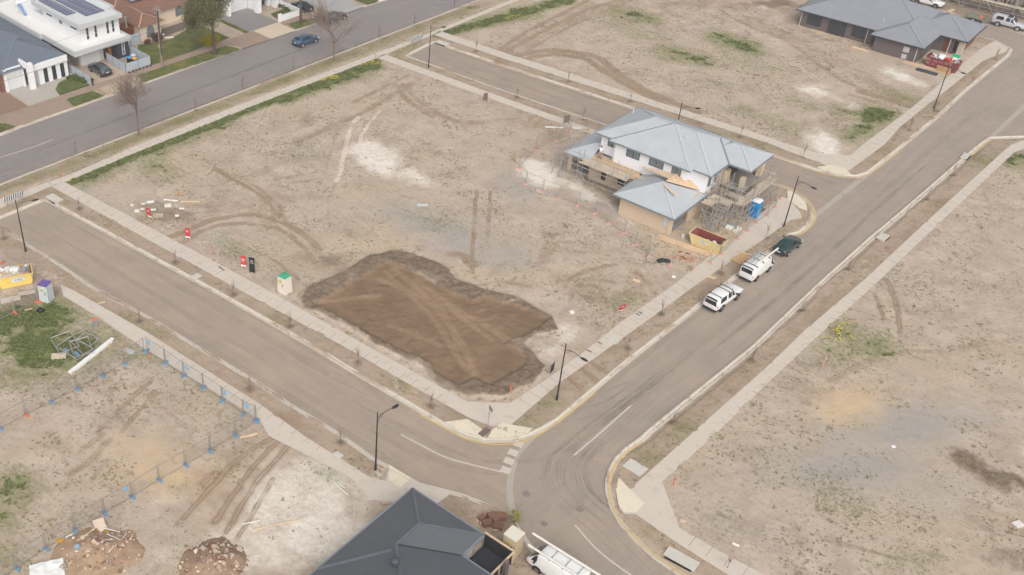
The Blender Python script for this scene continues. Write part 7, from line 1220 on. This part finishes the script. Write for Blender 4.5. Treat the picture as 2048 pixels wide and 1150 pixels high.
t = thing('steel_bundle', 'dark grey bundle of steel sections near the white spoil', 'steel bundle', (*G(1853, 146), .1), R_(-42)); [B().box(-1.5+random.uniform(-.2, .2), 1.5, -.4+i*.14, -.3+i*.14, 0, .16+.05*(i % 2)).obj('section', M('steel_blue', S(72, 80, 86), .5), t) for i in range(6)]
def sack(px, label, m, n=3, s=.3):
    P = G(*px); t = thing('rubbish_bag', label, 'bag', (*P, gz(*P)), 0)
    for i in range(n): b = B(); b.blob((i*s*1.1, (i % 2)*.12, s*.55), s, s*.8, s*.6, 9, .16, i+len(label)); b.obj('bag', m, t, smooth=True)
    b = B(); b.cyl((0, 0, s), (.02, 0, s*1.5), .05, 5, .08); b.obj('tied_neck', m, t)
BAGM = M('bag_black', S(42, 42, 46), .35, .1, 4); sack((82, 626), 'single black rubbish bag on the grass beside the purple roofed toilet', BAGM, 1, .42); sack((1319, 526), 'pair of black rubbish bags at the foot of the site fence', BAGM, 3, .36)
P = G(1458, 458); t = thing('paint_tins', 'cluster of white and grey buckets and sheets on the sand', 'buckets', (*P, .1), R_(-42))
for i, (x, y, w_, m) in enumerate(((0, 0, .8, WBD), (.9, -.2, .6, PLA), (.9, .6, .5, WBD), (-.1, .7, .7, M('tile_grey', S(150, 156, 166), .6)))): b = B(); b.obox((x, y, .12), w_, w_*.7, .24, i*.2); b.obj('stack', m, t)
t = thing('brick_stack', 'heap of dark red brown brick packs beside the charcoal roof', 'bricks', (*G(988, 1046), .1), R_(10)); t.scale = (.72, .72, .72); BRK = brickmat('brick_pack', S(142, 104, 88), S(122, 92, 80), S(112, 94, 84))
for i, (x, y, z_, sx, sy, sz, a) in enumerate(((-.9, -.2, 0, 1.1, .8, .55, .1), (.2, -.8, 0, 1.1, .9, .45, -.5), (.9, .4, 0, 1.2, .8, .7, -.3), (-.2, .5, 0, .9, .8, .8, .2), (-1.2, .8, 0, .9, .6, .3, .5), (.1, -.1, .5, .8, .6, .3, .3))): b = B(); b.obox((x, y, z_+sz/2), sx, sy, sz, a); b.obj('pack', BRK, t)
for i in range(5): b = B(); a = random.uniform(0, 6); b.obox((1.3*math.cos(a)*1.3, 1.2*math.sin(a), .08), .9, .12, .08, random.uniform(0, 3)); b.obj('offcut', TIM, t)
t = thing('brick_stack', 'small pink brick heap in the sandy corner of the site fence', 'bricks', (*G(1371, 517), .1), R_(-42)); BRP = brickmat('brick_pink', S(206, 150, 122), S(190, 134, 108), S(200, 170, 150))
for i in range(22): b = B(); b.obox((random.uniform(-1, 1), random.uniform(-.9, .9), .06), .3, .25, .12, random.uniform(0, 3)); b.obj('brick', BRP, t)
def rubble(px, rx, ry, hgt, label, seed, n, soil, chunks):
    P = G(*px); t = thing('rubble_heap', label, 'rubble', (*P, .05), R_(20)); rr = random.Random(seed); N = 34; rg = np.random.default_rng(seed); X, Y = np.meshgrid(np.linspace(-1, 1, N), np.linspace(-1, 1, N)); R0 = np.hypot(X, Y)+(fbm(X+seed, Y+seed, 2, 3, seed)-.5)*.5
    Z = hgt*np.clip(1-R0, 0, 1)**.8*(.7+.7*fbm(X+9, Y+9, 4, 3, seed+5))-.06; I = np.arange(N*N).reshape(N, N); F = np.stack([I[:-1, :-1], I[:-1, 1:], I[1:, 1:], I[1:, :-1]], -1).reshape(-1, 4); mesh_np('soil_mound', np.stack([X*rx, Y*ry, Z], -1).reshape(-1, 3), F, soil, t)
    hz = lambda x, y: float(Z[min(N-1, max(0, int((y/ry+1)/2*(N-1)))), min(N-1, max(0, int((x/rx+1)/2*(N-1))))])
    for k in range(n):
        a, q = rr.uniform(0, 6.28), rr.random()**.6*.95; x, y = rx*q*math.cos(a), ry*q*math.sin(a); s_ = rr.uniform(.09, .32)*(1 if rr.random() < .5 else .6); b = B(); b.obox((x, y, max(hz(x, y), 0)+s_*.15), s_*rr.uniform(.8, 1.6), s_, s_*rr.uniform(.25, .6), rr.uniform(0, 3), (rr.uniform(-.6, .6), rr.uniform(-.6, .6))); b.obj('chunk', chunks[k % len(chunks)], t)
    return t
RC = [M('chunk_pale', S(208, 190, 172), .9, .12, 3), M('chunk_pink', S(188, 162, 142), .9, .12, 3), M('chunk_grey', S(176, 160, 148), .9, .12, 3), M('chunk_brown', S(140, 104, 84), .9, .12, 3)]
rubble((425, 1132), 3.0, 2.6, .9, 'brown rubble heap with broken concrete left of the charcoal roof', 4, 200, M('soil_brown', S(152, 128, 106), .95, .2, 2), RC)
t = rubble((195, 1108), 3.9, 3.0, .8, 'reddish rubble heap with pipes and yellow tape near the yard fence', 9, 190, M('soil_red', S(168, 142, 116), .95, .2, 2, S(158, 130, 108)), RC)
def rods(px, px2, label, r=.04, m=None, z=(.35, .35)): a, c = G(*px), G(*px2); b = B(); b.cyl((*a, gz(*a)+z[0]), (*c, gz(*c)+z[1]), r, 6); tag(b.obj('pipe', m or WPIPE), label, 'pipe')
rods((133, 1101), (192, 1068), 'long pale rod across the left of the red rubble heap', .035, TIM, (.15, .6)); rods((209, 1069), (240, 1070), 'white conduit at the top of the red rubble heap', .035, None, (.7, .3)); rods((205, 1128), (230, 1103), 'white conduit standing at the right of the red rubble heap', .04, None, (.3, .6)); rods((210, 1091), (246, 1087), 'pale conduit crossing the right flank of the red rubble heap', .035, None, (.6, .3)); rods((216, 1080), (242, 1087), 'thin conduit joining the crossing one on the red rubble heap', .03, None, (.6, .35)); rods((243, 1087), (254, 1073), 'short conduit pointing up right on the red rubble heap', .035, None, (.3, .3))
rods((668, 968), (696, 993), 'white plastic pipe on the bare soil above the charcoal roof', .06, None, (.08, .08)); rods((678, 972), (690, 980), 'short white branch pipe beside the longer white pipe', .05, None, (.1, .1)); rods((505, 1062), (608, 1040), 'long thin pale timber on the white sand', .05, TIM, (.06, .06)); rods((706, 1065), (708, 1028), 'upright timber stake left of the charcoal roof', .03, TIM, (.0, 1.2)); rods((484, 1051), (520, 1043), 'bent pale pipe on the tyre tracks', .05, None, (.06, .06))
rods((1290, 532), (1300, 483), 'grey prop leaning by the garage wall', .03, STEELD, (.1, .6)); rods((1333, 451), (1366, 462), 'grey downpipe lying by the garage opening', .07, M('pipe_grey', S(146, 158, 166), .5), (.1, .1)); rods((1022, 313), (1052, 350), 'thin timber leaning on the pale spoil left of the site', .05, TIM, (.1, .4))
b = B(); pts = [(*G(x, y), gz(*G(x, y))+.12) for x, y in ((115, 1082), (128, 1087), (145, 1089), (160, 1083), (166, 1073), (176, 1066), (188, 1072), (204, 1058), (214, 1068))]; [b.bar(p, q, .38, .03) for p, q in zip(pts, pts[1:])]; tag(b.obj('caution_tape', M('tape_yellow', S(214, 160, 40), .6, .1, 3)), 'crumpled yellow plastic strip across the red rubble heap', 'plastic strip')
t = thing('plastic_sheet', 'white plastic sheet crumpled in the bottom left corner', 'sheet', (*G(95, 1146), .2), .3); X, Y = np.meshgrid(np.linspace(-1.3, 1.3, 22), np.linspace(-.9, .9, 18)); Z = .25*fbm(X+5, Y+5, 2.2, 3, 3); I = np.arange(X.size).reshape(X.shape); mesh_np('sheet', np.stack([X, Y, Z], -1).reshape(-1, 3), np.stack([I[:-1, :-1], I[:-1, 1:], I[1:, 1:], I[1:, :-1]], -1).reshape(-1, 4), WBD, t)
t = thing('cardboard_sheet', 'torn cream cardboard at the top of the red rubble heap', 'cardboard', (*G(200, 1056), .5), .3); b = B(); b.obox((0, 0, .1), .9, .7, .05, .2, (.35, .1)); b.obox((.2, -.5, .0), .7, .5, .05, .5, (.2, -.2)); b.obj('card', MATS['card_cream'], t)
for i, (p_, lb) in enumerate((((156, 1104), 'pale blue bucket upturned on the red rubble heap'), ((1365, 476), 'white bucket beside the skip and garage'))): P = G(*p_); t = thing('bucket', lb, 'bucket', (*P, gz(*P)+.25*(i == 0)), 0); b = B(); b.cyl((0, 0, 0), (0, 0, .35), .18, 10, .22); b.obj('pail', M('bucket_blue', S(150, 182, 204), .5) if i == 0 else WPIPE, t); b = B(); b.cyl((-.22, 0, .34), (.22, 0, .34), .012, 4); b.obj('handle', STEEL, t)
# ================================================================ thin air haze
_b = B(); _b.box(-260, 300, -30, 420, -1.1, CAMH+3); _hz = _b.obj('haze', (lambda t: (t.t.nodes.remove(t.b), t.l(t.n('ShaderNodeVolumePrincipled', Density=HAZE).outputs[0], t.t.nodes['Material Output'].inputs['Volume']), t.m)[2])(NT('haze_air'))); tag(_hz, kind='stuff')
_v = _hz.data.materials[0].node_tree.nodes['Principled Volume']; _v.inputs['Color'].default_value = (.92, .93, .95, 1); _v.inputs['Anisotropy'].default_value = .2
